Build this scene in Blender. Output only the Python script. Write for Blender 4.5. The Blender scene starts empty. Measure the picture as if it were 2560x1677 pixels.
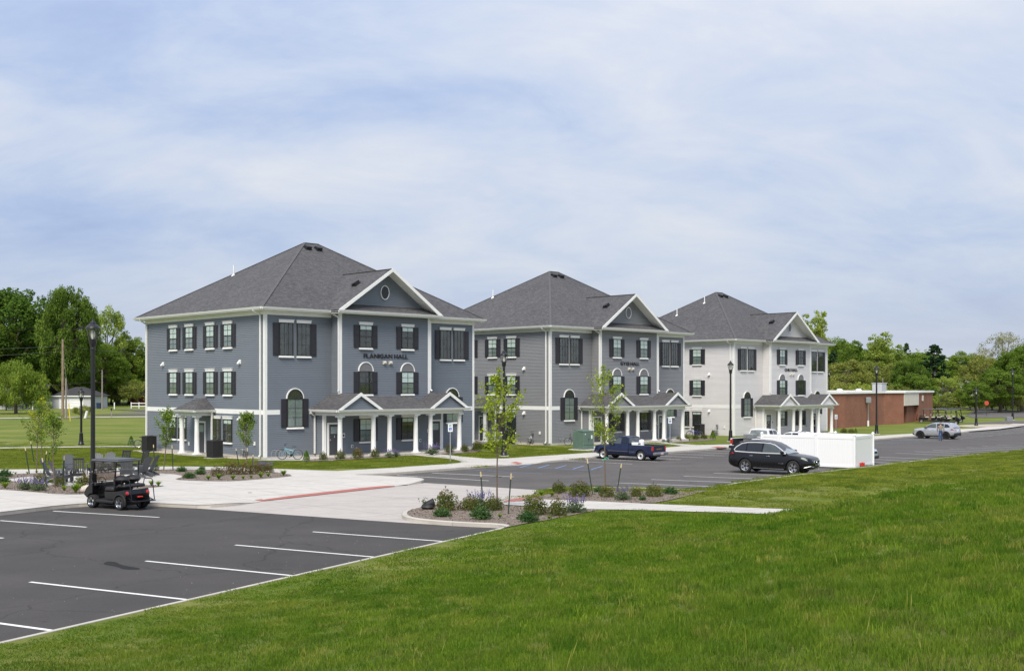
import bpy, bmesh, math, random
import numpy as np
from mathutils import Vector, Matrix
from mathutils.geometry import delaunay_2d_cdt
R = math.radians
S = bpy.context.scene
COL = S.collection
random.seed(7)

# ------------------------------------------------------------------ camera
F, HZ, CZ, IW, IH = 2755.0, 962.0, 5.16, 2560.0, 1677.0   # focal in photo pixels, horizon row, eye height
cam = bpy.data.cameras.new('camera'); cam_o = bpy.data.objects.new('camera', cam); COL.objects.link(cam_o)
cam_o.location = (0, 0, CZ); cam_o.rotation_euler = (R(90), 0, 0)
cam.sensor_width = 36; cam.lens = F / IW * 36; cam.shift_y = (HZ - IH / 2) / IW
cam.clip_start = .1; cam.clip_end = 6000
S.camera = cam_o
# ------------------------------------------------------------------ sky
SUN_EL, SUN_AZ = 50, 192           # degrees; azimuth clockwise from +Y: behind the camera, to the left
W = bpy.data.worlds.new('World'); S.world = W; W.use_nodes = True
nt = W.node_tree; nt.nodes.clear()
def N(t, tree=None, **kw):
    n = (tree or nt).nodes.new(t)
    for k, v in kw.items(): setattr(n, k, v)
    return n
def L(a, b, tree=None): (tree or nt).links.new(a, b)
sky = N('ShaderNodeTexSky'); sky.sky_type = 'NISHITA'; sky.sun_disc = False
sky.sun_elevation = R(SUN_EL); sky.sun_rotation = R(SUN_AZ); sky.air_density = 1; sky.dust_density = 1.2; sky.ozone_density = 2
skm = N('ShaderNodeVectorMath', operation='SCALE'); skm.inputs[3].default_value = .105; L(sky.outputs[0], skm.inputs[0])
tc = N('ShaderNodeTexCoord'); sp = N('ShaderNodeSeparateXYZ'); L(tc.outputs['Generated'], sp.inputs[0])
def math_(op, a, b=None, c=None, clamp=False):
    n = N('ShaderNodeMath', operation=op); n.use_clamp = clamp
    for i, v in enumerate((a, b, c)):
        if v is None: continue
        if isinstance(v, (int, float)): n.inputs[i].default_value = v
        else: L(v, n.inputs[i])
    return n.outputs[0]
zz = math_('ADD', math_('MAXIMUM', sp.outputs[2], 0.0), .42)
cx = N('ShaderNodeCombineXYZ'); L(math_('DIVIDE', sp.outputs[0], zz), cx.inputs[0]); L(math_('DIVIDE', sp.outputs[1], zz), cx.inputs[1])
def cloud(rot, sc, scale, det, rough, dist, off):
    m = N('ShaderNodeMapping'); m.inputs['Rotation'].default_value = (0, 0, R(rot)); m.inputs['Scale'].default_value = sc; m.inputs['Location'].default_value = off
    L(cx.outputs[0], m.inputs[0]); n = N('ShaderNodeTexNoise'); n.inputs['Scale'].default_value = scale
    n.inputs['Detail'].default_value = det; n.inputs['Roughness'].default_value = rough; n.inputs['Distortion'].default_value = dist
    L(m.outputs[0], n.inputs['Vector']); return n.outputs[0]
c1 = cloud(-58, (.75, 1.15, 1), 1.25, 4, .5, .5, (3.1, .7, 0))
c2 = cloud(-50, (.7, 1.3, 1), 4.4, 10, .62, .35, (1.3, 5.2, 0))
c3 = cloud(-40, (.7, 1.1, 1), .75, 3, .5, .2, (8.2, 2.4, 0))
cv = math_('ADD', math_('ADD', math_('MULTIPLY', c1, .42), math_('MULTIPLY', c2, .40)), math_('MULTIPLY', c3, .35))
rp = N('ShaderNodeValToRGB'); L(cv, rp.inputs[0])
e = rp.color_ramp.elements; e[0].position = .45; e[0].color = (.41, .52, .80, 1); e[1].position = .73; e[1].color = (.83, .86, .93, 1)
a = e.new(.53); a.color = (.50, .615, .865, 1); a = e.new(.61); a.color = (.64, .725, .90, 1)
hz = N('ShaderNodeMapRange'); hz.interpolation_type = 'SMOOTHSTEP'; L(sp.outputs[2], hz.inputs[0])
hz.inputs[1].default_value = -.02; hz.inputs[2].default_value = .16; hz.inputs[3].default_value = .7; hz.inputs[4].default_value = 0
mh = N('ShaderNodeMix', data_type='RGBA'); L(hz.outputs[0], mh.inputs[0]); L(rp.outputs[0], mh.inputs[6]); mh.inputs[7].default_value = (.77, .80, .88, 1)
mx = N('ShaderNodeMix', data_type='RGBA'); mx.inputs[0].default_value = .88; L(skm.outputs[0], mx.inputs[6]); L(mh.outputs[2], mx.inputs[7])
bg = N('ShaderNodeBackground'); L(math_('MULTIPLY_ADD', math_('MAXIMUM', sp.outputs[2], 0.0), .40, .66), bg.inputs[1]); L(mx.outputs[2], bg.inputs[0])   # an overcast sky brightens evenly towards the zenith
wo = N('ShaderNodeOutputWorld'); L(bg.outputs[0], wo.inputs[0])
# ------------------------------------------------------------------ sun (veiled by thin cloud)
sl = bpy.data.lights.new('sun', 'SUN'); sl.energy = 3.1; sl.angle = R(28); sl.color = (1, .925, .81)
so = bpy.data.objects.new('sun', sl); COL.objects.link(so)
az, el = R(SUN_AZ), R(SUN_EL); sd = Vector((math.sin(az) * math.cos(el), math.cos(az) * math.cos(el), math.sin(el)))
so.rotation_euler = sd.to_track_quat('Z', 'Y').to_euler(); so.location = (-30, -40, 60)
vs = S.view_settings; vs.view_transform = 'Standard'; vs.look = 'None'; vs.exposure = .40; vs.gamma = 1; vs.use_curve_mapping = False
S.render.engine = 'CYCLES'; S.cycles.max_bounces = 6; S.cycles.transparent_max_bounces = 12

# ------------------------------------------------------------------ ground heights and photo-to-ground conversion
GZ = [(-200, 2.61), (105, -.2875), (120, -.38), (135, -.40), (150, -.33), (165, -.15), (200, .1), (230, .2), (400, .6), (1000, 4), (3000, 8)]
def lerp_tab(t, x):
    if x <= t[0][0]: return t[0][1]
    for (a, b), (c, d) in zip(t, t[1:]):
        if x <= c: return b + (d - b) * (x - a) / (c - a)
    return t[-1][1]
def sstep(a, b, x):
    t = min(1, max(0, (x - a) / (b - a))); return t * t * (3 - 2 * t)
def gz(y): return lerp_tab(GZ, y)                       # paved level
HT = [(0, 0), (.3, .02), (3, .11), (6, .36), (9, .84), (11.4, 1.48), (14, 2.18), (17, 2.72), (25, 3.1), (45, 3.4)]
def hill(x, y):
    s1 = (x + 9) * .887 - (y - 19.34) * .46
    s2 = -(x - 3.37) * .27 - (y - 42.6) * .963
    h = lerp_tab(HT, max(0, min(s1, s2)))
    sb = (x - 11.6) * .75 - (y - 55.3) * .66; s3 = -s2 - 2.7
    if sb > 0 and s3 > 0: h = max(h, .055 * min(sb, 15) * sstep(0, 5, s3) * sstep(0, 2, sb))
    return h
def lawn_z(x, y):                                       # the turf stays below the ramped walk
    z = T(x, y); return z - (.14 if any(math.hypot(x - (a.x + b.x) / 2, y - (a.y + b.y) / 2) < (b - a).length / 2 + 2.4 and abs((x - a.x) * (b - a).y - (y - a.y) * (b - a).x) / (b - a).length < 2.2 for a, b in STRIP) else 0)
STRIP = []                                              # kerb-free crossings where the walk ramps down flush
def T(x, y):                                            # lawn level
    z = gz(y) + .12 + hill(x, y)
    dm = 9.0
    for a, b in STRIP:
        if abs(x - a.x) + abs(y - a.y) < 26:
            d = b - a; t = max(0, min(1, ((x - a.x) * d.x + (y - a.y) * d.y) / d.length_squared)); dm = min(dm, math.hypot(x - a.x - d.x * t, y - a.y - d.y * t))
    if dm < 2: z -= .125 * (1 - sstep(.15, 2, dm))
    if y > 95: z += (.85 * sstep(95, 150, y) - .3 * sstep(150, 210, y)) * sstep(-15, -45, x) * 1.0
    return z
def G(px, py, h=0, lawn=False):                         # pixel -> point on the paved level + h (or on the lawn)
    m = (py - HZ) / F; y = 60.0
    for _ in range(40): y = .5 * y + .5 * (CZ - (gz(y) if not lawn else T((px - 1280) / F * y, y)) - h) / m
    return Vector(((px - 1280) / F * y, y, CZ - m * y))
def AT(px, y, z=0): return Vector(((px - 1280) / F * y, y, z))  # direction of a pixel column at a known depth

# ------------------------------------------------------------------ materials
MATS = {}
def mat(name, col, rough=.6, metal=0, var=.1, scale=5, bump=0, bscale=60, coat=0, spec=.5, coord='Object'):
    if name in MATS: return MATS[name]
    m = bpy.data.materials.new(name); m.use_nodes = True; t = m.node_tree; b = t.nodes['Principled BSDF']
    b.inputs['Roughness'].default_value = rough; b.inputs['Metallic'].default_value = metal
    b.inputs['Specular IOR Level'].default_value = spec; b.inputs['Coat Weight'].default_value = coat; b.inputs['Coat Roughness'].default_value = .05
    b.inputs['Base Color'].default_value = (*col, 1)
    c = N('ShaderNodeTexCoord', t)
    if var:
        n = N('ShaderNodeTexNoise', t); n.inputs['Scale'].default_value = scale; n.inputs['Detail'].default_value = 5; L(c.outputs[coord], n.inputs['Vector'], t)
        r = N('ShaderNodeValToRGB', t); L(n.outputs[0], r.inputs[0], t)
        r.color_ramp.elements[0].position = .3; r.color_ramp.elements[1].position = .7
        r.color_ramp.elements[0].color = (*[v * (1 - var) for v in col], 1); r.color_ramp.elements[1].color = (*[min(1, v * (1 + var)) for v in col], 1)
        L(r.outputs[0], b.inputs['Base Color'], t)
    if bump:
        n = N('ShaderNodeTexNoise', t); n.inputs['Scale'].default_value = bscale; n.inputs['Detail'].default_value = 4; L(c.outputs[coord], n.inputs['Vector'], t)
        bp = N('ShaderNodeBump', t); bp.inputs['Strength'].default_value = bump; bp.inputs['Distance'].default_value = .02; L(n.outputs[0], bp.inputs['Height'], t); L(bp.outputs[0], b.inputs['Normal'], t)
    MATS[name] = m; return m
def newmat(name):
    m = bpy.data.materials.new(name); m.use_nodes = True; MATS[name] = m; return m, m.node_tree, m.node_tree.nodes['Principled BSDF']
def noise(t, vec, scale, det=5, rough=.55, dist=0):
    n = N('ShaderNodeTexNoise', t); n.inputs['Scale'].default_value = scale; n.inputs['Detail'].default_value = det
    n.inputs['Roughness'].default_value = rough; n.inputs['Distortion'].default_value = dist; L(vec, n.inputs['Vector'], t); return n.outputs[0]
def ramp(t, fac, *stops):
    r = N('ShaderNodeValToRGB', t); L(fac, r.inputs[0], t); e = r.color_ramp.elements
    while len(e) < len(stops): e.new(.5)
    for i, (p, c) in enumerate(stops): e[i].position = p; e[i].color = (*c, 1) if len(c) == 3 else c
    return r.outputs[0]
def mixc(t, f, a, b, mode='MIX'):
    n = N('ShaderNodeMix', t, data_type='RGBA', blend_type=mode)
    for s, v in ((0, f), (6, a), (7, b)):
        if isinstance(v, (int, float)): n.inputs[s].default_value = v
        elif isinstance(v, tuple): n.inputs[s].default_value = (*v, 1)
        else: L(v, n.inputs[s], t)
    return n.outputs[2]
def bumpn(t, b, h, st=.4, d=.02):
    n = N('ShaderNodeBump', t); n.inputs['Strength'].default_value = st; n.inputs['Distance'].default_value = d; L(h, n.inputs['Height'], t); L(n.outputs[0], b.inputs['Normal'], t)
def geo(t): return N('ShaderNodeNewGeometry', t).outputs['Position']
def uv(t): return N('ShaderNodeUVMap', t).outputs[0]

def siding_mat(name, col):
    m, t, b = newmat(name); u = uv(t); s = N('ShaderNodeSeparateXYZ', t); L(u, s.inputs[0], t)
    fl = N('ShaderNodeMath', t, operation='FLOOR'); d = N('ShaderNodeMath', t, operation='DIVIDE'); L(s.outputs[1], d.inputs[0], t); d.inputs[1].default_value = .127; L(d.outputs[0], fl.inputs[0], t)
    wn = N('ShaderNodeTexWhiteNoise', t, noise_dimensions='1D'); L(fl.outputs[0], wn.inputs[1], t)
    a = ramp(t, wn.outputs[0], (0, tuple(v * .94 for v in col)), (1, tuple(v * 1.05 for v in col)))
    n = noise(t, geo(t), .7, 6)
    L(mixc(t, .5, a, ramp(t, n, (.3, tuple(v * .95 for v in col)), (.7, tuple(v * 1.05 for v in col)))), b.inputs['Base Color'], t)
    lk = b.inputs['Base Color'].links[0].from_socket; mp = N('ShaderNodeMapping', t); mp.inputs['Scale'].default_value = (2.2, 2.2, .12); L(geo(t), mp.inputs[0], t); L(mixc(t, ramp(t, noise(t, mp.outputs[0], 1.0, 6, .65), (.55, (0, 0, 0)), (.75, (.08, .08, .08))), lk, tuple(v * .55 for v in col)), b.inputs['Base Color'], t)
    b.inputs['Roughness'].default_value = .45; b.inputs['Specular IOR Level'].default_value = .4; return m
siding_mat('siding_blue', (.170, .192, .222)); siding_mat('siding_grey', (.232, .236, .248)); siding_mat('siding_pale', (.66, .645, .645))
def shingle_mat():
    m, t, b = newmat('shingle'); br = N('ShaderNodeTexBrick', t); L(uv(t), br.inputs[0], t)
    br.offset = .37; br.squash = .7; br.squash_frequency = 3
    for k, v in (('Scale', 1), ('Mortar Size', .006), ('Mortar Smooth', .3), ('Bias', -.1), ('Brick Width', .26), ('Row Height', .14)): br.inputs[k].default_value = v
    br.inputs['Color1'].default_value = (.048, .048, .053, 1); br.inputs['Color2'].default_value = (.118, .114, .116, 1); br.inputs['Mortar'].default_value = (.03, .03, .032, 1)
    n = noise(t, geo(t), .35, 4); c = mixc(t, .35, br.outputs[0], ramp(t, n, (.3, (.062, .060, .064)), (.7, (.098, .094, .096))))
    f = noise(t, uv(t), 9, 3); c = mixc(t, ramp(t, f, (.60, (0, 0, 0)), (.70, (.6, .6, .6))), c, (.185, .178, .172))
    L(c, b.inputs['Base Color'], t); b.inputs['Roughness'].default_value = .9; bumpn(t, b, br.outputs[0], .5, .02)
shingle_mat()
def asphalt_mat(name, k=1):
    m, t, b = newmat(name); g = geo(t)
    mp = N('ShaderNodeMapping', t); mp.inputs['Rotation'].default_value = (0, 0, R(-58)); mp.inputs['Scale'].default_value = (.25, 1, 1); L(g, mp.inputs[0], t)
    a = ramp(t, noise(t, mp.outputs[0], .22, 4, .55), (.32, (.070 * k, .063 * k, .058 * k)), (.68, (.156 * k, .140 * k, .126 * k)))
    a = mixc(t, .45, a, ramp(t, noise(t, g, .55, 7, .6), (.3, (.064 * k, .058 * k, .054 * k)), (.72, (.158 * k, .142 * k, .130 * k))))
    f = noise(t, g, 55, 2); a = mixc(t, .35, a, ramp(t, f, (.3, (.05 * k, .05 * k, .05 * k)), (.7, (.17 * k, .165 * k, .165 * k))))
    a = mixc(t, ramp(t, noise(t, g, 9, 3, .6), (.70, (0, 0, 0)), (.78, (.5, .5, .5))), a, (.25 * k, .24 * k, .23 * k))
    a = mixc(t, ramp(t, noise(t, g, 1.1, 5, .6), (.66, (0, 0, 0)), (.74, (.5, .5, .5))), a, (.035 * k, .034 * k, .034 * k))
    vo = N('ShaderNodeTexVoronoi', t, feature='DISTANCE_TO_EDGE'); vo.inputs['Scale'].default_value = .16; dn = N('ShaderNodeVectorMath', t, operation='MULTIPLY_ADD'); nn = N('ShaderNodeTexNoise', t); nn.inputs['Scale'].default_value = .9; nn.inputs['Detail'].default_value = 6; L(g, nn.inputs['Vector'], t); L(nn.outputs['Color'], dn.inputs[0], t); dn.inputs[1].default_value = (1.6, 1.6, 0); L(g, dn.inputs[2], t); L(dn.outputs[0], vo.inputs['Vector'], t)
    a = mixc(t, ramp(t, vo.outputs['Distance'], (.0, (.55, .55, .55)), (.006, (0, 0, 0))), a, (.03 * k, .03 * k, .03 * k))
    L(a, b.inputs['Base Color'], t); b.inputs['Specular IOR Level'].default_value = .2; b.inputs['Roughness'].default_value = .92; bumpn(t, b, noise(t, g, 70, 3), .35, .01)
asphalt_mat('asphalt', .95); asphalt_mat('asphalt_dark', .64); asphalt_mat('asphalt_far', 1.15)
def concrete_mat(name, c, joint=0):
    m, t, b = newmat(name); g = geo(t)
    mp = N('ShaderNodeMapping', t); mp.inputs['Rotation'].default_value = (0, 0, R(38)); mp.inputs['Scale'].default_value = (.35, 2.2, 1); L(g, mp.inputs[0], t)
    lo, hi = tuple(v * .84 for v in c), tuple(min(.95, v * 1.10) for v in c)
    a = ramp(t, noise(t, mp.outputs[0], .6, 7, .62), (.32, lo), (.66, hi))
    a = mixc(t, .4, a, ramp(t, noise(t, g, 2.2, 6, .6), (.28, lo), (.6, hi)))
    a = mixc(t, ramp(t, noise(t, mp.outputs[0], 1.7, 4, .6, .6), (.66, (0, 0, 0)), (.8, (.5, .5, .5))), a, tuple(v * .72 for v in c))
    if joint:
        mj = N('ShaderNodeMapping', t); mj.inputs['Rotation'].default_value = (0, 0, R(-47)); L(g, mj.inputs[0], t)
        br = N('ShaderNodeTexBrick', t); L(mj.outputs[0], br.inputs[0], t); br.offset = 0
        for k, v in (('Scale', 1), ('Mortar Size', .018), ('Mortar Smooth', .2), ('Brick Width', joint), ('Row Height', joint)): br.inputs[k].default_value = v
        br.inputs['Color1'].default_value = br.inputs['Color2'].default_value = (1, 1, 1, 1); br.inputs['Mortar'].default_value = (.42, .42, .42, 1)
        a = mixc(t, 1, a, br.outputs[0], 'MULTIPLY')
    L(a, b.inputs['Base Color'], t); b.inputs['Roughness'].default_value = .85; bumpn(t, b, noise(t, g, 40, 4), .2, .01)
concrete_mat('concrete', (.50, .472, .43), 2.4); concrete_mat('concrete_drive', (.42, .385, .35), 4.5); concrete_mat('kerb', (.47, .435, .385))
def grass_mat():
    m, t, b = newmat('grass'); g = geo(t)
    mp = N('ShaderNodeMapping', t); mp.inputs['Rotation'].default_value = (0, 0, R(28)); mp.inputs['Scale'].default_value = (.3, 1, 1); L(g, mp.inputs[0], t)
    a = ramp(t, noise(t, g, .16, 5, .6), (.3, (.075, .125, .012)), (.5, (.118, .165, .018)), (.72, (.185, .205, .034)))
    a = mixc(t, .4, a, ramp(t, noise(t, mp.outputs[0], .5, 6, .65), (.3, (.065, .115, .011)), (.7, (.180, .210, .036))))
    a = mixc(t, .35, a, ramp(t, noise(t, g, 11, 6, .7), (.3, (.045, .080, .008)), (.7, (.200, .245, .052))))
    dry = ramp(t, noise(t, mp.outputs[0], .33, 7, .68, .4), (.45, (0, 0, 0)), (.66, (.75, .75, .75)))
    a = mixc(t, dry, a, (.255, .235, .075))
    L(a, b.inputs['Base Color'], t); b.inputs['Roughness'].default_value = .9; b.inputs['Specular IOR Level'].default_value = .15
    bumpn(t, b, noise(t, g, 22, 5, .7), .9, .05)
grass_mat()
def leafmat(name, lo, mid, hi, tr=.35, rnd=.5):
    m = bpy.data.materials.new(name); m.use_nodes = True; MATS[name] = m; t = m.node_tree; t.nodes.clear()
    at = N('ShaderNodeAttribute', t, attribute_name='lv'); oi = N('ShaderNodeObjectInfo', t)
    c = ramp(t, at.outputs['Fac'], (0, lo), (.5, mid), (1, hi))
    hs = N('ShaderNodeHueSaturation', t); L(c, hs.inputs['Color'], t)
    mr = N('ShaderNodeMapRange', t); L(oi.outputs['Random'], mr.inputs[0], t); mr.inputs[3].default_value = .5 - .02 * rnd; mr.inputs[4].default_value = .5 + .02 * rnd; L(mr.outputs[0], hs.inputs['Hue'], t)
    mv = N('ShaderNodeMapRange', t); L(oi.outputs['Random'], mv.inputs[0], t); mv.inputs[3].default_value = 1 + .25 * rnd; mv.inputs[4].default_value = 1 - .25 * rnd; L(mv.outputs[0], hs.inputs['Value'], t)
    d = N('ShaderNodeBsdfDiffuse', t); s = N('ShaderNodeBsdfTranslucent', t); x = N('ShaderNodeMixShader', t); x.inputs[0].default_value = tr
    L(hs.outputs[0], d.inputs[0], t); L(hs.outputs[0], s.inputs[0], t); L(d.outputs[0], x.inputs[1], t); L(s.outputs[0], x.inputs[2], t)
    o = N('ShaderNodeOutputMaterial', t); L(x.outputs[0], o.inputs[0], t)
def blade_noise(name):                                          # soft patches of fresher and drier turf across the slope
    t = MATS[name].node_tree; hs = [n for n in t.nodes if n.type == 'HUE_SAT'][0]; g = geo(t); mp = N('ShaderNodeMapping', t); mp.inputs['Rotation'].default_value = (0, 0, R(28)); mp.inputs['Scale'].default_value = (.35, 1, 1); L(g, mp.inputs[0], t)
    src = hs.inputs['Color'].links[0].from_socket; c = mixc(t, ramp(t, noise(t, mp.outputs[0], .35, 5, .6), (.42, (0, 0, 0)), (.68, (.5, .5, .5))), src, (.215, .250, .045)); c = mixc(t, ramp(t, noise(t, g, .8, 4, .6), (.50, (0, 0, 0)), (.68, (.55, .55, .55))), c, (.060, .135, .012)); L(c, hs.inputs['Color'], t)
leafmat('leaf_mid', (0.101, 0.162, 0.022), (0.182, 0.270, 0.041), (0.297, 0.392, 0.078), .5)
leafmat('leaf_dark', (0.058, 0.107, 0.018), (0.104, 0.179, 0.031), (0.189, 0.280, 0.055), .45)
leafmat('leaf_light', (0.150, 0.208, 0.031), (0.280, 0.364, 0.065), (0.455, 0.533, 0.130), .5)
leafmat('leaf_olive', (0.123, 0.152, 0.032), (0.225, 0.261, 0.058), (0.406, 0.435, 0.131), .45)
leafmat('leaf_pale', (0.143, 0.154, 0.066), (0.264, 0.270, 0.132), (0.440, 0.440, 0.253))
leafmat('leaf_pine', (0.015, 0.039, 0.018), (0.033, 0.069, 0.028), (0.072, 0.120, 0.045), .1)
leafmat('leaf_sapling', (.120, .190, .016), (.240, .330, .030), (.420, .490, .060))
leafmat('leaf_sapling2', (.060, .120, .016), (.130, .215, .026), (.260, .320, .055))
leafmat('leaf_yellow', (.170, .220, .016), (.360, .400, .030), (.560, .560, .060))
leafmat('leaf_rose', (0.062, 0.106, 0.019), (0.125, 0.156, 0.035), (0.250, 0.163, 0.081), .45)
leafmat('leaf_redbrown', (0.086, 0.081, 0.025), (0.155, 0.129, 0.048), (0.247, 0.167, 0.086), .45)
leafmat('leaf_juniper', (.030, .070, .022), (.070, .140, .045), (.140, .220, .080))
leafmat('leaf_mint', (.075, .110, .055), (.130, .175, .090), (.200, .250, .135))
leafmat('leaf_lily', (.090, .170, .012), (.180, .290, .022), (.320, .430, .050))
leafmat('petal_purple', (.150, .125, .250), (.220, .185, .350), (.310, .275, .450), .3)
leafmat('petal_pink', (.45, .06, .08), (.60, .13, .14), (.70, .30, .28), .3)
leafmat('leaf_arbor', (.040, .100, .010), (.090, .180, .018), (.170, .270, .035))
leafmat('blade', (0.071, 0.149, 0.010), (0.129, 0.224, 0.021), (0.236, 0.328, 0.046), .45, .8); leafmat('blade_lawn', (0.116, 0.165, 0.015), (0.193, 0.242, 0.029), (0.319, 0.347, 0.061), .4, 1.0)
leafmat('blade_dry', (.110, .160, .022), (.180, .225, .038), (.300, .330, .080), .4, 1)
def glass_mat(name, tint, refl=1.6, rough=.02):
    m = bpy.data.materials.new(name); m.use_nodes = True; MATS[name] = m; t = m.node_tree; t.nodes.clear()
    tr = N('ShaderNodeBsdfTransparent', t); tr.inputs[0].default_value = (*tint, 1); gl = N('ShaderNodeBsdfGlossy', t); gl.inputs['Roughness'].default_value = rough
    fr = N('ShaderNodeFresnel', t); fr.inputs[0].default_value = 1.6
    mu = N('ShaderNodeMath', t, operation='MULTIPLY_ADD'); mu.inputs[1].default_value = refl; mu.inputs[2].default_value = .03; L(fr.outputs[0], mu.inputs[0], t); gb = N('ShaderNodeNewGeometry', t); bf = N('ShaderNodeMath', t, operation='SUBTRACT'); bf.inputs[0].default_value = 1; L(gb.outputs['Backfacing'], bf.inputs[1], t)
    m2 = N('ShaderNodeMath', t, operation='MULTIPLY'); L(mu.outputs[0], m2.inputs[0], t); L(bf.outputs[0], m2.inputs[1], t); mu = m2
    x = N('ShaderNodeMixShader', t); L(mu.outputs[0], x.inputs[0], t); L(tr.outputs[0], x.inputs[1], t); L(gl.outputs[0], x.inputs[2], t)
    o = N('ShaderNodeOutputMaterial', t); L(x.outputs[0], o.inputs[0], t)
glass_mat('glass', (.93, .965, .95)); glass_mat('car_glass', (.45, .52, .50), 1.3); glass_mat('dark_glass', (.10, .11, .12), 1.4); glass_mat('lamp_glass', (.9, .9, .88), 1.5, .15)
mat('white_trim', (.80, .80, .785), .5, var=.03, scale=2); mat('white_vinyl', (.84, .845, .85), .35, var=.015, scale=1)
mat('shutter', (.022, .021, .029), .5, var=.08); mat('bronze', (.030, .029, .027), .45, var=.05); mat('interior', (.030, .034, .032), .9, var=.6, scale=1.7)
mat('interior_pale', (.060, .066, .058), .9, var=.5, scale=1.1)
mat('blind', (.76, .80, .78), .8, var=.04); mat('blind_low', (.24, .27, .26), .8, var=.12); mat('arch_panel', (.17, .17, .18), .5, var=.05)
mat('door', (.052, .054, .062), .45, var=.06); mat('grey_metal', (.35, .36, .36), .4, .6); mat('galv', (.50, .52, .53), .38, .8, var=.1, scale=20)
mat('black_paint', (.012, .012, .013), .35, var=.1); mat('black_plastic', (.016, .016, .017), .55, var=.15); mat('rubber', (.014, .014, .014), .8, var=.15, bump=.3)
mat('chrome', (.75, .75, .76), .15, 1, var=0); mat('alloy', (.55, .55, .57), .28, .9, var=0); mat('steel_wheel', (.60, .60, .61), .4, .3, var=.06)
mat('mulch', (.185, .148, .118), .95, var=.45, scale=18, bump=1, bscale=30, coord='Object'); mat('pebbles', (.42, .36, .29), .8, var=.35, scale=9)
mat('bark', (.105, .082, .062), .9, var=.3, scale=9, bump=.5); mat('sapling_bark', (.150, .112, .085), .85, var=.2, scale=20); mat('stake_green', (.025, .045, .030), .6, var=.1)
mat('stake_tip', (.55, .45, .25), .7, var=.1); mat('tie_green', (.08, .42, .26), .5); mat('wood_pole', (.25, .185, .13), .85, var=.25, scale=3)
mat('brick_red', (.37, .125, .10), .85, var=.15, scale=5)
mat('ac_metal', (.040, .040, .041), .5, .2); mat('grey_resin', (.075, .080, .090), .55, var=.08); mat('black_resin', (.018, .018, .020), .5, var=.1)
mat('transformer', (.105, .165, .130), .5, var=.08, scale=3); mat('sign_blue', (.01, .10, .42), .4, var=0); mat('sign_green', (.02, .25, .12), .4, var=0); mat('stop_red', (.50, .07, .04), .5)
mat('cream', (.62, .58, .50), .7, var=.06, scale=2); mat('stone', (.34, .27, .23), .9, var=.3, scale=6, bump=.4, bscale=12); mat('oil', (.034, .034, .035), .95, var=.1, spec=.05)
mat('lamp_white', (.80, .80, .76), .5, var=0)
mat('bike_teal', (.16, .42, .50), .35, .3, var=.05); mat('bike_blue', (.03, .07, .42), .3, .2, var=.05)
mat('pale_stone', (.50, .44, .38), .9, var=.2, scale=6, bump=.4, bscale=12)
mat('cart_red', (.55, .03, .02), .4, var=.05)
mat('glass_door', (.30, .36, .36), .1, var=.3, scale=6)
mat('sign_letter', (.020, .020, .028), .4); mat('arch_panel_b', (.17, .17, .20), .5, var=.05); mat('shingle_cap', (.088, .086, .090), .9, var=.2, scale=8); mat('dark_pane', (.012, .016, .015), .05, var=.3, scale=4)
leafmat('chip', (.105, .078, .060), (.200, .160, .130), (.330, .280, .235), .0, 0)
mat('roof_grey', (.25, .25, .25), .9); mat('ac_pale', (.50, .52, .53), .5, .1)
mat('house_wall', (.46, .47, .48), .8, var=.06, scale=3); mat('dark_roof', (.035, .034, .035), .9, var=.2, scale=6); mat('barn_red', (.12, .02, .015), .8); mat('yellow_paint', (.80, .58, .03), .5); mat('wire', (.12, .12, .12), .6); mat('bin_blue', (.012, .030, .075), .5)
mat('wood_grey', (.26, .23, .20), .9, var=.2)
mat('car_black', (.004, .004, .005), .25, .0, var=0, coat=.35, spec=.35); mat('car_silver', (.52, .53, .55), .3, .55, var=0, coat=.6); mat('car_navy', (.005, .011, .045), .28, .1, var=0, coat=.5); mat('car_white', (.78, .79, .80), .3, 0, var=0, coat=.5); mat('car_paleblue', (.50, .55, .62), .3, .4, var=0, coat=.6)
mat('headlamp', (.72, .75, .78), .12, .3, var=0, coat=1); mat('tail_red', (.45, .012, .01), .2, var=0, coat=1); mat('seat_pale', (.28, .29, .28), .8); mat('plate', (.62, .50, .50), .5); mat('gold', (.42, .30, .10), .4, .6)
mat('moulding', (.10, .11, .15), .4); mat('chrome_dull', (.32, .32, .33), .35, .7, var=.1, scale=8)
mat('cart_black', (.005, .005, .006), .28, var=0, coat=.3, spec=.3); mat('cart_roof', (.085, .088, .098), .5, var=.05); mat('cart_seat', (.020, .020, .022), .6, var=.1); mat('seat_tan', (.42, .40, .36), .6, var=.1); glass_mat('smoke_glass', (.55, .53, .50), .8)
mat('skin', (.50, .30, .22), .6, var=.05); mat('lip', (.35, .13, .11), .6); mat('jacket_tan', (.235, .205, .150), .85, var=.12); mat('jeans', (.035, .080, .200), .85, var=.2, scale=12); mat('shoe_dark', (.02, .025, .04), .7); mat('hair_grey', (.22, .19, .17), .8, var=.2); mat('shirt_black', (.012, .012, .014), .8); mat('hair_dark', (.03, .018, .012), .7); mat('bag_blue', (.20, .34, .50), .8, var=.15)
def paint_mat(name, c, wear):
    m, t, b = newmat(name); g = geo(t); w = ramp(t, noise(t, g, 6, 8, .75), (wear, (0, 0, 0)), (wear + .12, (1, 1, 1))); a = mixc(t, .5, c, ramp(t, noise(t, g, 1.5, 5), (.3, tuple(v * .8 for v in c)), (.7, c)))
    L(mixc(t, w, a, (.11, .105, .102)), b.inputs['Base Color'], t); b.inputs['Roughness'].default_value = .8
paint_mat('paint_line', (.74, .73, .70), .60); paint_mat('paint_blue', (.17, .28, .50), .52)
for b_ in ('blade', 'blade_lawn'): blade_noise(b_)
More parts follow.
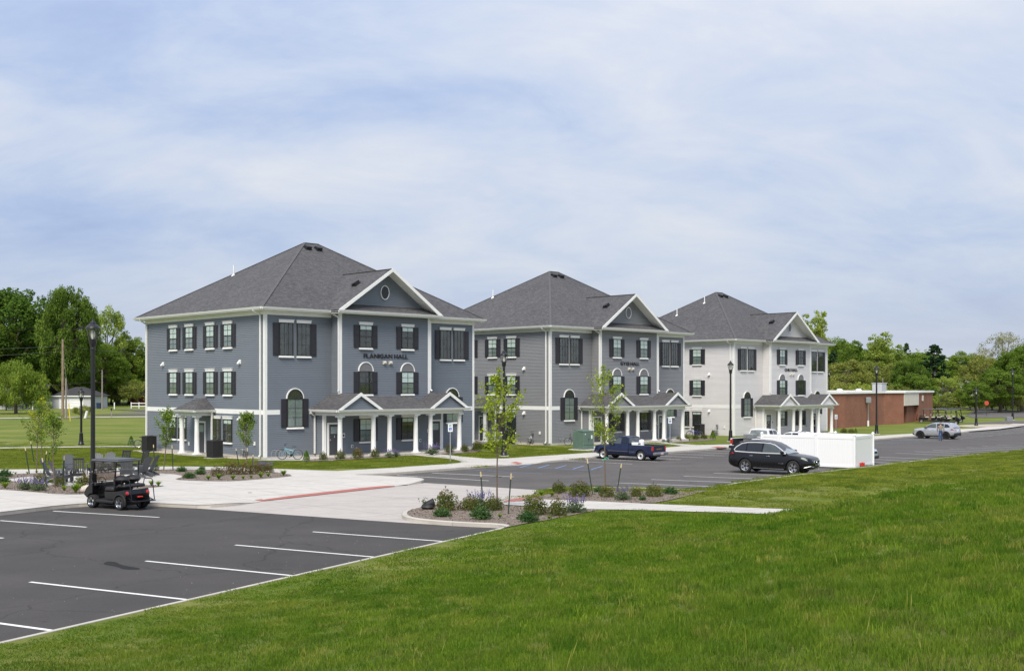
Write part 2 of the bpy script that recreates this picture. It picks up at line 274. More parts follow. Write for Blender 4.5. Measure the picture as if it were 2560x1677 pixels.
mat('windshield_glass', (.20, .235, .235), .06, var=.35, scale=2.5, coat=1); mat('side_glass', (.060, .072, .072), .05, var=.4, scale=2, coat=1); mat('bright_trim', (.80, .80, .81), .3, .4, var=0)

# ------------------------------------------------------------------ mesh building
def orient(d):
    d = Vector(d).normalized(); return d.to_track_quat('Z', 'Y').to_matrix().to_4x4()
class MB:
    def __init__(s): s.v = []; s.f = []; s.m = []; s.M = Matrix(); s.k = 0
    def add(s, vs, fs):
        b = len(s.v); s.v += [s.M @ Vector(p) for p in vs]; s.f += [tuple(b + i for i in f) for f in fs]; s.m += [s.k] * len(fs); return s
    def box(s, x0, x1, y0, y1, z0, z1, bev=0):
        if bev:
            h = [((x1 - x0) / 2), ((y1 - y0) / 2), ((z1 - z0) / 2)]; c = [(x0 + x1) / 2, (y0 + y1) / 2, (z0 + z1) / 2]; b = min(bev, *[q * .9 for q in h])
            bm = bmesh.new(); bmesh.ops.create_cube(bm, size=2)
            for w in bm.verts: w.co = Vector([w.co[i] * h[i] + c[i] for i in range(3)])
            bmesh.ops.bevel(bm, geom=bm.edges[:], offset=b, segments=1, affect='EDGES'); bm.verts.index_update()
            s.add([w.co[:] for w in bm.verts], [[w.index for w in f.verts] for f in bm.faces]); bm.free(); return s
        return s.add([(x, y, z) for z in (z0, z1) for y in (y0, y1) for x in (x0, x1)], [(0, 2, 3, 1), (4, 5, 7, 6), (0, 1, 5, 4), (2, 6, 7, 3), (0, 4, 6, 2), (1, 3, 7, 5)])
    def bar(s, a, b, w, h=None, up=(0, 0, 1)):                 # rectangular bar from a to b
        a, b = Vector(a), Vector(b); d = (b - a).normalized(); u = Vector(up); x = d.cross(u)
        x = x.normalized() if x.length > 1e-4 else Vector((1, 0, 0)); u = x.cross(d).normalized(); h = h or w
        vs = [p + x * (i * w / 2) + u * (j * h / 2) for p in (a, b) for i, j in ((-1, -1), (1, -1), (1, 1), (-1, 1))]
        return s.add(vs, [(3, 2, 1, 0), (4, 5, 6, 7), (0, 1, 5, 4), (1, 2, 6, 5), (2, 3, 7, 6), (3, 0, 4, 7)])
    def tube(s, pts, r, n=8, cap=True, closed=False):
        pts = [Vector(p) for p in pts]; rs = r if isinstance(r, (list, tuple)) else [r] * len(pts); vs = []; fs = []; prev = None; m = len(pts)
        for i, p in enumerate(pts):
            d = (pts[(i + 1) % m] - pts[i - 1]) if closed else (pts[min(i + 1, m - 1)] - pts[max(i - 1, 0)])
            d = d.normalized() if d.length > 1e-7 else Vector((0, 0, 1))
            if prev is None: u = d.orthogonal().normalized()
            else:
                u = prev - d * prev.dot(d); u = u.normalized() if u.length > 1e-6 else d.orthogonal().normalized()
            prev = u; w = d.cross(u)
            vs += [p + (u * math.cos(2 * math.pi * j / n) + w * math.sin(2 * math.pi * j / n)) * rs[i] for j in range(n)]
        for i in range(m if closed else m - 1):
            k = (i + 1) % m
            fs += [(i * n + j, i * n + (j + 1) % n, k * n + (j + 1) % n, k * n + j) for j in range(n)]
        if cap and not closed: fs += [tuple(range(n - 1, -1, -1)), tuple(range((m - 1) * n, m * n))]
        return s.add(vs, fs)
    def lathe(s, prof, n=16, cap=True):                        # prof [(r,z)]
        vs = [(r * math.cos(2 * math.pi * j / n), r * math.sin(2 * math.pi * j / n), z) for r, z in prof for j in range(n)]; m = len(prof)
        fs = [(i * n + j, i * n + (j + 1) % n, (i + 1) * n + (j + 1) % n, (i + 1) * n + j) for i in range(m - 1) for j in range(n)]
        if cap: fs += [tuple(range(n - 1, -1, -1)), tuple(range((m - 1) * n, m * n))]
        return s.add(vs, fs)
    def prism(s, poly, d):                                     # poly: 3d points (planar), extruded by vector d
        n = len(poly); d = Vector(d); a = [Vector(p) for p in poly]
        return s.add(a + [p + d for p in a], [tuple(range(n - 1, -1, -1)), tuple(range(n, 2 * n))] + [(i, (i + 1) % n, n + (i + 1) % n, n + i) for i in range(n)])
    def quad(s, *p): return s.add(p, [tuple(range(len(p)))])
    def mesh(s, name, mats, smooth=False, fix=True):
        me = bpy.data.meshes.new(name); me.from_pydata([tuple(p) for p in s.v], [], s.f)
        for m in ([mats] if isinstance(mats, str) else mats): me.materials.append(MATS[m])
        if any(s.m): me.polygons.foreach_set('material_index', s.m)
        if fix:
            bm = bmesh.new(); bm.from_mesh(me); bmesh.ops.recalc_face_normals(bm, faces=bm.faces[:]); bm.to_mesh(me); bm.free()
        autouv(me)
        if smooth: shade(me, smooth)
        return me
    def build(s, name, mats, parent=None, smooth=False, loc=None, rot=None, fix=True): return obj(name, s.mesh(name, mats, smooth, fix), parent, loc, rot)
def autouv(me):
    l = me.uv_layers.new(name='UVMap'); n = len(me.loops); arr = np.zeros((n, 2)); up = Vector((0, 0, 1)); vs = me.vertices
    for p in me.polygons:
        t = up.cross(p.normal)
        t = t.normalized() if t.length > 1e-3 else Vector((1, 0, 0))
        b = p.normal.cross(t)
        for li in p.loop_indices:
            c = vs[me.loops[li].vertex_index].co; arr[li] = (c.dot(t), c.dot(b))
    l.data.foreach_set('uv', arr.ravel())
def shade(me, ang=40):
    me.polygons.foreach_set('use_smooth', [True] * len(me.polygons))
    bm = bmesh.new(); bm.from_mesh(me); a = R(ang if ang is not True else 40)
    for e in bm.edges: e.smooth = not (len(e.link_faces) == 2 and e.calc_face_angle(0) > a)
    bm.to_mesh(me); bm.free()
def obj(name, me, parent=None, loc=None, rot=None, scale=None):
    o = bpy.data.objects.new(name, me); COL.objects.link(o)
    if parent is not None: o.parent = parent
    if loc is not None: o.location = loc
    if rot is not None: o.rotation_euler = rot if isinstance(rot, (tuple, list)) else (0, 0, rot)
    if scale is not None: o.scale = scale if isinstance(scale, (tuple, list)) else (scale,) * 3
    return o
def tag(o, label=None, cat=None, group=None, kind=None):
    for k, v in (('label', label), ('category', cat), ('group', group), ('kind', kind)):
        if v: o[k] = v
    return o
def thing(name, loc, rz, label, cat, group=None): return tag(obj(name, None, None, loc, rz), label, cat, group)
def copy_tree(o, parent=None, loc=None, rot=None, **kw):
    c = o.copy(); COL.objects.link(c); c.parent = parent
    if loc is not None: c.location = loc
    if rot is not None: c.rotation_euler = (0, 0, rot)
    for ch in list(o.children): copy_tree(ch, c)
    if kw: tag(c, **kw)
    return c
def letters(text, size, depth, gap=.06):                       # list of (mesh builder verts, faces, x) for each character
    out = []; x = 0
    for ch in text:
        if ch == ' ': x += size * .38; continue
        cu = bpy.data.curves.new('t', 'FONT'); cu.body = ch; cu.size = size / .73; cu.extrude = depth / 2; cu.offset = size * .018; cu.resolution_u = 3
        o = bpy.data.objects.new('t', cu); COL.objects.link(o); dg = bpy.context.evaluated_depsgraph_get(); me = bpy.data.meshes.new_from_object(o.evaluated_get(dg))
        xs = [v.co.x for v in me.vertices]; x0, x1 = min(xs), max(xs)
        for v in me.vertices: v.co.x -= x0
        out.append((me, x)); x += (x1 - x0) + size * gap * 2
        bpy.data.objects.remove(o); bpy.data.curves.remove(cu)
    return out, x
def sheet(name, poly, mat_name, zf, res=0, parent=None, kind='structure', holes=(), extra=None, smooth=True):
    """Constrained triangulation of a ground polygon; zf(x,y) gives the height; extra adds interior points."""
    pts = [Vector((p[0], p[1])) for p in poly]; n = len(pts); ed = [(i, (i + 1) % n) for i in range(n)]
    for h in holes:
        b = len(pts); pts += [Vector((p[0], p[1])) for p in h]; ed += [(b + i, b + (i + 1) % len(h)) for i in range(len(h))]
    if res:
        xs = [p.x for p in pts[:n]]; ys = [p.y for p in pts[:n]]
        x = min(xs) + res / 2
        while x < max(xs):
            y = min(ys) + res / 2
            while y < max(ys):
                pts.append(Vector((x, y))); y += res
            x += res
    if extra: pts += [Vector(p) for p in extra]
    v, e_, f, *_ = delaunay_2d_cdt(pts, ed, [], 0, 1e-4)
    P2 = [(p[0], p[1]) for p in poly]; H2 = [[(p[0], p[1]) for p in h] for h in holes]; fs = []
    for t in f:
        c = (sum(v[i].x for i in t) / 3, sum(v[i].y for i in t) / 3)
        if inside(c, P2) and not any(inside(c, h) for h in H2): fs.append(tuple(t))
    me = bpy.data.meshes.new(name); me.from_pydata([(p.x, p.y, zf(p.x, p.y)) for p in v], [], fs)
    bm = bmesh.new(); bm.from_mesh(me); bmesh.ops.delete(bm, geom=[w for w in bm.verts if not w.link_faces], context='VERTS')
    for q in bm.faces:
        q.normal_update()
        if q.normal.z < 0: q.normal_flip()
    bm.to_mesh(me); bm.free(); me.materials.append(MATS[mat_name]); autouv(me)
    if smooth: me.polygons.foreach_set('use_smooth', [True] * len(me.polygons))
    o = obj(name, me, parent); 
    if kind: o['kind'] = kind
    return o
def inside(p, poly):
    x, y = p; r = False; j = len(poly) - 1
    for i in range(len(poly)):
        xi, yi = poly[i]; xj, yj = poly[j]
        if (yi > y) != (yj > y) and x < (xj - xi) * (y - yi) / (yj - yi) + xi: r = not r
        j = i
    return r
def resample(pts, step):
    out = [Vector(pts[0][:2])]
    for a, b in zip(pts, pts[1:]):
        a, b = Vector(a[:2]), Vector(b[:2]); n = max(1, int((b - a).length / step)); out += [a.lerp(b, i / n) for i in range(1, n + 1)]
    return out
def smooth_poly(pts, it=2, closed=False):
    pts = [Vector(p[:2]) for p in pts]
    for _ in range(it):
        q = []; n = len(pts)
        for i in range(n if closed else n - 1):
            a, b = pts[i], pts[(i + 1) % n]; q += [a.lerp(b, .25), a.lerp(b, .75)]
        pts = q if closed else [pts[0]] + q + [pts[-1]]
    return pts
def g2(*pp, h=0): return [G(x, y, h).to_2d() for x, y in pp]

# ------------------------------------------------------------------ paved area outline (photo pixels -> ground)
near_kerb = [Vector((-18, 2))] + [Vector((-9 + .46 * d, 19.34 + .887 * d)) for d in (0, 5, 10, 14, 18.3)]
isl1 = smooth_poly([near_kerb[-1]] + g2((1275, 1320.5), (1141, 1315.4), (1048, 1307.8), (1012, 1301), (1002, 1293), (1010, 1284), (1056, 1272), (1150, 1263), (1257, 1254)), 2)
isl2a = g2((1312, 1240.5), (1371, 1227))
isl2b = smooth_poly(g2((1371, 1227), (1450, 1223.5), (1560, 1224), (1688, 1228.5), (1749, 1230.4), (1782, 1225)), 1)
right_kerb = [G(1838, 1213).to_2d(), Vector((13.65, 57.8)), Vector((15.5, 60.1)), Vector((20.6, 66.0)), Vector((26.5, 72.8)), Vector((33.6, 80.6)), Vector((46, 92.5)), Vector((62, 106)), Vector((92, 126)), Vector((115, 138))]
far_edge = [Vector((115, 150)), Vector((80, 149)), Vector((67, 146)), Vector((60, 137)), Vector((52.5, 128)), Vector((44.4, 119)), Vector((36.4, 109.8)), Vector((27, 101.5)), Vector((17.5, 91.4)), Vector((12.2, 85)), Vector((6, 77.9)), Vector((.9, 71)), Vector((-2.8, 66.6)), Vector((-6.5, 62))]
penin = g2((887, 1192.6), (927, 1193.9), (1038, 1199.3), (1056, 1202), (1061, 1204.8), (1052, 1208.6), (1021, 1212.6))
strip = g2((990, 1215), (800, 1234), (655, 1252.5))
STRIP += [(strip[i], strip[i + 1]) for i in range(2)] + [(strip[2], strip[2] + (strip[2] - strip[1]).normalized() * .5)] + [(Vector(G(1257, 1254).to_2d()), Vector(G(1312, 1241).to_2d())), (Vector(G(1279, 1162).to_2d()), Vector(G(1309, 1158.5).to_2d()))]
left_kerb = smooth_poly(g2((642, 1256), (581, 1265), (508, 1271), (440, 1268.2), (373, 1264.4), (295, 1264), (214, 1265.8), (147, 1271), (72, 1280), (0, 1288.7)), 1)
lk_end = [left_kerb[-1] + Vector((-.62, -.79)) * d for d in (10, 30)]
PAVED = near_kerb + isl1[1:] + isl2a + isl2b[1:] + right_kerb + far_edge + penin + strip + left_kerb + lk_end + [Vector((-45, 2))]
paved_z = lambda x, y: gz(y)
lot = sheet('parking_lot', PAVED, 'asphalt', paved_z, 6)
nl = near_kerb + isl1[1:22] + g2((1006, 1306), (900, 1299), (700, 1285), (509, 1271.6)) + left_kerb[5:] + lk_end + [Vector((-45, 2))]
sheet('near_lot', nl, 'asphalt_dark', lambda x, y: gz(y) + .003, 6, lot, None)
# concrete drive across the lot
drv = g2((509, 1271.6), (700, 1285), (900, 1299), (1006, 1306)) + [p for p in isl1[8:]] + isl2a + g2((1371, 1226.2), (1220, 1216.8), (1061, 1206.8)) + penin[5:] + strip + left_kerb[:6]
sheet('drive_apron', drv, 'concrete_drive', lambda x, y: gz(y) + .004, 4, lot, None)
# lawn / terrain: everything outside the paved area, one sheet to the horizon
ext = []
def ring(x0, x1, y0, y1, st):
    x = x0
    while x < x1:
        y = y0
        while y < y1: ext.append((x + random.uniform(-.1, .1) * st, y + random.uniform(-.1, .1) * st)); y += st
        x += st
ring(-22, 26, -14, 50, .8); ring(-60, 90, 50, 150, 3); ring(-60, 60, -60, -14, 8); ring(26, 60, -14, 50, 4); ring(-150, 160, 150, 260, 9); ring(-90, -60, 50, 150, 8); ring(-2800, 2800, -1500, 2800, 350)
BIG = [(-3000, -2000), (3000, -2000), (3000, 3000), (-3000, 3000)]
HOLE = [Vector(p) for p in PAVED]
ext = [p for p in ext if not inside(p, [(q.x, q.y) for q in HOLE])]
ground = sheet('lawn', BIG, 'grass', lawn_z, 0, holes=[HOLE], extra=ext)

# ------------------------------------------------------------------ kerbs
def kerb(name, line, side, h=.14, w=.16, parent=None, fade0=False, fade1=False):
    """Cast kerb segments about 3 m long with open joints; side=+1 puts the kerb left of the line's direction."""
    ln = resample(line, .8); acc = 0; seg = [ln[0]]; segs = []
    for a, b in zip(ln, ln[1:]):
        seg.append(b); acc += (b - a).length
        if acc > 3: segs.append(seg); seg = [b]; acc = 0
    if len(seg) > 1: segs.append(seg)
    root = tag(obj(name, None, parent), kind='structure' if parent is None else None); tot = len(segs)
    for si, sg in enumerate(segs):
        vs, fs = [], []; n = len(sg)
        for i, p in enumerate(sg):
            d = (sg[min(i + 1, n - 1)] - sg[max(i - 1, 0)]).normalized(); nn = Vector((-d.y, d.x)) * side; q = p + d * (.006 if i == 0 else -.006 if i == n - 1 else 0)
            z = gz(p.y); hh = min(h, max(.03, T(p.x + nn.x * w, p.y + nn.y * w) - z + .024))
            for o, zz in ((0, -.1), (.0, max(.006, hh - .03)), (.035, hh), (w, hh + .004), (w, -.1)): vs.append((*(q + nn * o), z + zz))
        for i in range(n - 1): fs += [(i * 5 + k, i * 5 + (k + 1) % 5, (i + 1) * 5 + (k + 1) % 5, (i + 1) * 5 + k) for k in range(5)]
        fs += [(4, 3, 2, 1, 0), tuple((n - 1) * 5 + k for k in range(5))]
        MB().add(vs, fs).build('kerb_segment', 'kerb', root)
    return root
kerb('near_kerb', near_kerb, -1); kerb('island_kerb', isl1, -1, w=.2, fade1=True); kerb('far_island_kerb', isl2b, -1, fade0=True)
kerb('slope_kerb', [isl2b[-1]] + right_kerb, -1); kerb('hall_kerb', far_edge + penin[:1], -1, w=.18); kerb('corner_kerb', penin, -1, fade1=True, w=.18)
kerb('plaza_kerb', left_kerb + lk_end, -1, w=.18, fade0=True)

# ------------------------------------------------------------------ painted markings
def stripe(name, p, q, w=.1, m='paint_line', z=.008, par=lot):
    p, q = Vector(p[:2]), Vector(q[:2]); d = (q - p).normalized(); n = Vector((-d.y, d.x)) * w / 2; k = 6
    vs = []; 
    for i in range(k + 1):
        c = p.lerp(q, i / k)
        for s in (-1, 1): vs.append((*(c + n * s), gz(c.y) + z))
    MB().add(vs, [(2 * i, 2 * i + 1, 2 * i + 3, 2 * i + 2) for i in range(k)]).build(name, m, par, fix=False)
def pl(a, b, w=.11): stripe('painted_line', G(*a), G(*b), w)
for a, b in (((0, 1558), (168, 1581)), ((75, 1454.5), (497, 1502)), ((364, 1402), (755, 1441)), ((588, 1362), (968, 1395)), ((782, 1329), (1135, 1355)), ((133, 1277.3), (398, 1293)), ((0, 1301), (216, 1317.5)), ((-200, 1328), (8, 1345)), ((-230, 1528), (0, 1558))): pl(a, b)
d0, dl = Vector((12.0, 56.0)), Vector((2.02, 2.25))
for i in range(-1, 17):                                        # slope-side row
    e_ = d0 + dl * i + Vector((0, .25 * max(0, i - 9) ** 1.05)) if i < 10 else Vector((33.3, 81.4)) + Vector((2.3, 2.25)) * (i - 10)
    if 3 < i < 7: continue
    dr = Vector((-4.6, 2.35)).lerp(Vector((-3.8, 3.7)), min(1, max(0, i / 10))); stripe('painted_line', e_ + Vector((-.1, .05)), e_ + dr.normalized() * 5.2, .1)
for a, b in (((992, 1188), (1222, 1201.5)), ((1080, 1182), (1285, 1191.5))): pl(a, b)
kd = Vector((18.7, 23)).normalized(); kn = Vector((kd.y, -kd.x))
for i in range(9):                                             # hall-side row (first stalls right of the hatch)
    p0 = Vector((3.7, 74.9)) + kd * 3.1 * i; stripe('painted_line', p0 + kn * .1, p0 + kn * 5.3, .1)
for i in range(14):
    p0 = Vector((37.6, 110.7)) + Vector((.66, .75)) * 3.1 * i; stripe('painted_line', p0 + kn * .4, p0 + kn * 5.3, .1)
stripe('accessible_line', G(1168, 1173.5), G(1355, 1184.5), .1, 'paint_blue'); stripe('accessible_line', G(1262, 1163.6), G(1480, 1176), .1, 'paint_blue')
for x in (1300, 1345, 1388, 1432, 1478): stripe('hatch_line', G(x + 28, 1160.5 + (x - 1300) * .026), G(x, 1168.5 + (x - 1300) * .028), .12, 'paint_blue')
for i in range(4): stripe('hatch_line', Vector((33.5, 103.5)) + Vector((1.5, 1.3)) * i, Vector((36, 102.5)) + Vector((1.5, 1.3)) * i, .12, 'paint_blue')
st = smooth_poly(g2((258, 1408), (268, 1403), (290, 1404), (300, 1411), (330, 1417), (352, 1420), (348, 1424), (310, 1424), (292, 1416), (262, 1412)), 2, True)
sheet('oil_stain', st, 'oil', lambda x, y: gz(y) + .006, 0, lot, None)

gr = MB()
for _ in range(110):                                            # loose grit on the near stalls
    u_, v_ = random.random(), random.random() ** 1.5; c = Vector((-9, 19.3)).lerp(Vector((-1, 35)), u_) + Vector((-.887, .46)) * (.3 + 7 * v_); s_ = random.uniform(.004, .010); gr.M = Matrix.Translation((c.x, c.y, gz(c.y) + .004)) @ Matrix.Rotation(random.uniform(0, 6), 4, 'Z'); gr.add([(-s_, -s_, 0), (s_, -s_ * .6, 0), (s_ * .8, s_, 0), (-s_ * .7, s_ * .8, 0), (0, 0, s_)], [(0, 1, 4), (1, 2, 4), (2, 3, 4), (3, 0, 4)])
tag(gr.build('grit', 'pebbles'), 'scattered pale grit on the near parking stalls', 'grit', kind='stuff')
# ------------------------------------------------------------------ sidewalks and plaza (sheets on the lawn level)
walk_z = lambda x, y: T(x, y) + .022
LW = g2((-250, 1178), (0, 1173.5), (230, 1171.5), (382, 1166), (547, 1166.3), (684, 1171.4), (841, 1177.3), (986, 1168.9), (1100, 1161), (1148, 1157), (1155, 1154), (1146, 1151), (1128, 1147), (1003, 1134.4), (975, 1131), h=.13)
LW += g2((1050, 1128), (1093, 1134.4), (1160, 1141.5), (1216, 1146.4), (1266, 1145.6), (1392, 1137), (1487, 1130.8), (1600, 1122.5), (1665, 1118.3), (1698, 1115.6), (1703, 1113.8), (1690, 1112), (1640, 1106), (1652, 1103.5), (1684, 1108), (1742, 1112.5), (1821, 1110.5), (1900, 1106.5), (2020, 1100), (2186, 1089.5), (2283, 1083.6), (2400, 1072.5), (2436, 1070.8), (2560, 1055.6), (2700, 1040), (2700, 1049), (2560, 1063.5), (2499, 1072), h=.13)
inner = [p + Vector((-.06, .07)) for p in far_edge[4:]] + penin + strip + left_kerb
walk = sheet('sidewalk', LW + inner + lk_end + [lk_end[-1] + Vector((-6, 4))], 'concrete', walk_z, 1.6)
path = smooth_poly(g2((1255, 1255.5), (1316, 1246), (1500, 1254), (1740, 1264.8), (2020, 1275.3), h=.13) , 1) + [Vector((19, 38.8)), Vector((18.4, 36.4))] + smooth_poly(g2((1740, 1283), (1498, 1275.6), (1340, 1266.5), (1262, 1262), h=.13), 1)
path_o = sheet('footpath', path, 'concrete', lambda x, y: T(x, y) + .03, 1.2)
def pad(name, a, b, c, d, h=.03, dz=.03): return sheet(name, g2(a, b, c, d, h=h), 'brick_red', lambda x, y: T(x, y) + dz, 0)
tactile = pad('tactile_strip', (636, 1249), (660, 1251), (990, 1214.6), (965, 1212.4)); pad('tactile_pad', (1257, 1255), (1268, 1249), (1318, 1242.5), (1300, 1254.5), dz=.04)
pad('ramp_pad', (1258, 1160.4), (1290, 1155.2), (1309, 1158), (1279, 1162.4)); pad('ramp_pad', (1776, 1121), (1795, 1119), (1818, 1121), (1800, 1123.5))
rr = np.array([0, 1.0])
a_, b_ = G(648, 1250, .03).to_2d(), G(977, 1213.4, .03).to_2d()
for i in range(60):                                            # rows of raised pavers on the tactile strip
    c = a_.lerp(b_, (i + .5) / 60); d = (b_ - a_).normalized(); z = T(c.x, c.y) + .03
    MB().box(-.15, .15, -.20, .20, -.02, .006).build('paver', 'brick_red', tactile, loc=(c.x, c.y, z), rot=math.atan2(d.y, d.x))
# far road and its drives at the left and right of the picture
def road(name, pts, w, m, dz=.03):
    c = [Vector(p) for p in pts]; Lr = []; Rr = []
    for i, p in enumerate(c):
        d = (c[min(i + 1, len(c) - 1)] - c[max(i - 1, 0)]).normalized(); n = Vector((-d.y, d.x)) * w / 2; Lr.append(p + n); Rr.append(p - n)
    return sheet(name, Lr + Rr[::-1], m, lambda x, y: T(x, y) + dz, 5)
road('street', [(-140, 128), (-90, 140), (-70, 148), (-45, 156), (-10, 168), (30, 184)], 3.2, 'concrete_drive', .05)
sheet('driveway', [(-62, 162), (-45, 158), (-34, 161), (-38, 172), (-52, 190), (-66, 196), (-72, 196), (-58, 178)], 'asphalt_far', lambda x, y: T(x, y) + .06, 4)
road('lawn_path', [(-60, 86), (-42, 90.5), (-34, 93), (-29.5, 93.5)], 1.5, 'concrete', .03)
sheet('campus_road', [(62, 152), (72, 160), (100, 166), (100, 158), (78, 151)], 'asphalt_far', lambda x, y: T(x, y) + .05, 5)
sheet('campus_drive', [(72, 172), (74, 180), (86, 205), (92, 225), (97, 225), (96, 205), (90, 185), (82, 172)], 'asphalt_far', lambda x, y: T(x, y) + .05, 5)
sheet('gravel_patch', smooth_poly([(58, 139), (64, 144), (70, 148.5), (66, 151), (58, 146)], 2, True), 'pebbles', lambda x, y: T(x, y) + .035, 3)

# ------------------------------------------------------------------ the three residence halls (local x along the front, y into the building)
BW, BD, EV = 19.4, 17.1, 10.2                                   # width, depth, eave height above base + .0
CRS = .127
def siding(mb, p0, p1, z0, z1, clip=None):
    """Lapped boards on the wall from p0 to p1 (outside is on the right of p0->p1); clip(z) -> (t0,t1) trims the ends."""
    p0, p1 = Vector(p0), Vector(p1); d = p1 - p0; n = Vector((d.y, -d.x)).normalized(); z = z0
    while z < z1 - .005:
        t = min(z + CRS, z1); a, b = (0, 1) if clip is None else clip(z); c, e = (0, 1) if clip is None else clip(t)
        if b > a:
            P = lambda s, o, q: (*(p0 + d * s + n * o), q)
            g = z + .02; mb.add([P(a, .034, g), P(b, .034, g), P(e, .012, t), P(c, .012, t), P(a, -.012, g), P(b, -.012, g), P(a, -.012, z), P(b, -.012, z), P(b, .012, z), P(a, .012, z)], [(0, 1, 2, 3), (4, 5, 1, 0), (6, 7, 5, 4), (9, 8, 7, 6)])
        z = t
    return mb
def fr_rect(mb, w, z0, z1, t, y0, y1):                          # rectangular frame of bars
    mb.box(-w / 2, -w / 2 + t, y0, y1, z0, z1); mb.box(w / 2 - t, w / 2, y0, y1, z0, z1); mb.box(-w / 2 + t, w / 2 - t, y0, y1, z0, z0 + t); mb.box(-w / 2 + t, w / 2 - t, y0, y1, z1 - t, z1)
def arc(r, z, n=14, a0=0, a1=math.pi): return [(r * math.cos(a0 + (a1 - a0) * i / n), z + r * math.sin(a0 + (a1 - a0) * i / n)) for i in range(n + 1)]
def win_meshes():
    D = {}
    def frame(w, h, mid=None):
        m = MB(); fr_rect(m, w, 0, h, .06, -.075, 0)
        if mid: m.box(-w / 2 + .06, w / 2 - .06, -.07, 0, mid - .035, mid + .035)
        return m
    def back(w, h, m_='interior'): return MB().box(-w / 2 + .05, w / 2 - .05, -.032, -.004, .04, h - .04).mesh('interior', m_)
    def grille(w, z0, z1, nc, nr, y=-.062):
        m = MB()
        for i in range(1, nc): x = -w / 2 + w * i / nc; m.box(x - .011, x + .011, y - .006, y + .006, z0, z1)
        for j in range(1, nr): z = z0 + (z1 - z0) * j / nr; m.box(-w / 2, w / 2, y - .005, y + .005, z - .011, z + .011)
        return m
    pane = lambda w, z0, z1: MB().box(-w / 2, w / 2, -.052, -.047, z0, z1).mesh('pane', 'glass')
    blind = lambda w, z0, z1, m_: MB().box(-w / 2, w / 2, -.042, -.036, z0, z1).mesh('blind', m_)
    w, h = 1.14, 1.65; D['dh'] = dict(w=w, h=h, frame=frame(w, h, .82).mesh('window', 'bronze'), interior=back(w, h), pane=[pane(w - .1, .05, .80), pane(w - .1, .84, h - .05)],
        muntin=[grille(w - .12, .06, .79, 2, 2).mesh('muntin', 'bronze'), grille(w - .12, .85, h - .06, 2, 2).mesh('muntin', 'bronze')],
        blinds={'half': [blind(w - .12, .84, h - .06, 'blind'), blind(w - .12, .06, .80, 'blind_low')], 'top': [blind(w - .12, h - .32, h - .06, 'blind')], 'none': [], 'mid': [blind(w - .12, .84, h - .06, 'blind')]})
    w, h = 1.12, 2.30; D['tall'] = dict(w=w, h=h, frame=frame(w, h).mesh('window', 'bronze'), interior=back(w, h), pane=[pane(w - .1, .05, h - .05)], muntin=[grille(w - .12, .06, h - .06, 3, 3).mesh('muntin', 'bronze')],
        blinds={'none': [], 'side': [MB().box(-w / 2 + .07, -.02, -.042, -.036, .06, h - .1).mesh('curtain', 'interior_pale')], 'stair': [MB().prism([(w / 2 - .07, -.04, h - .3), (-w / 2 + .07, -.04, h - .3), (-w / 2 + .07, -.04, .1), (-w / 2 + .3, -.04, .1), (w / 2 - .07, -.04, .85)], (0, -.004, 0)).mesh('curtain', 'interior_pale')]})
    w, h = 1.30, 2.0; r = w / 2
    f = frame(w, h); A = arc(r, h); B = arc(r - .06, h)
    f.add([(x, -.075, z) for x, z in A] + [(x, -.075, z) for x, z in B] + [(x, 0, z) for x, z in A], [(i, i + 1, 15 + i + 1, 15 + i) for i in range(14)] + [(i, 30 + i, 31 + i, i + 1) for i in range(14)])
    fan = MB().prism([(x, -.032, z) for x, z in arc(r - .05, h)], (0, .028, 0)).mesh('interior', 'interior')
    fm = MB()
    for k in range(1, 5): a = math.pi * k / 5; fm.bar((.12 * math.cos(a), -.06, h + .12 * math.sin(a)), ((r - .05) * math.cos(a), -.06, h + (r - .05) * math.sin(a)), .022, .012, (0, 1, 0))
    fm.tube([(x, -.06, z) for x, z in arc(.13, h)], .011, 5)
    tr = MB(); o1 = [(r + .075, 0)] + [(x, z - h) for x, z in arc(r + .075, h)] + [(-r - .075, 0)]; i1 = [(r + .005, 0)] + [(x, z - h) for x, z in arc(r + .005, h)] + [(-r - .005, 0)]; n = len(o1)
    def arch_trim(dz): 
        t = MB(); vs = [(x, -.085, z + dz) for x, z in o1] + [(x, -.085, z + dz) for x, z in i1] + [(x, 0, z + dz) for x, z in o1] + [(x, 0, z + dz) for x, z in i1]
        t.add(vs, [(i, i + 1, n + i + 1, n + i) for i in range(n - 1)] + [(2 * n + i, 2 * n + i + 1, i + 1, i) for i in range(n - 1)] + [(n + i, n + i + 1, 3 * n + i + 1, 3 * n + i) for i in range(n - 1)]); return t.mesh('arch_trim', 'white_trim')
    D['archw'] = dict(w=w, h=h, frame=f.mesh('window', 'bronze'), interior=back(w, h, 'interior_pale'), pane=[pane(w - .1, .05, h - .05), MB().prism([(x, -.052, z) for x, z in arc(r - .05, h + .02)], (0, .005, 0)).mesh('pane', 'glass')],
        muntin=[grille(w - .12, .06, h - .06, 2, 3).mesh('muntin', 'bronze'), fm.mesh('muntin', 'bronze')], fan=fan, trim=arch_trim(h), blinds={'half': [blind(w - .12, .06, h - .06, 'blind_low')]})
    w, h = 1.22, 1.67; r = w / 2; f = frame(w, h, .83); A = arc(r, h, 14)
    f.k = 1; f.prism([(x, -.045, z) for x, z in A], (0, .045, 0)); f.k = 0
    o1 = [(x, z - h) for x, z in arc(r + .075, h)]; i1 = [(x, z - h) for x, z in arc(r + .005, h)]; n = len(o1)
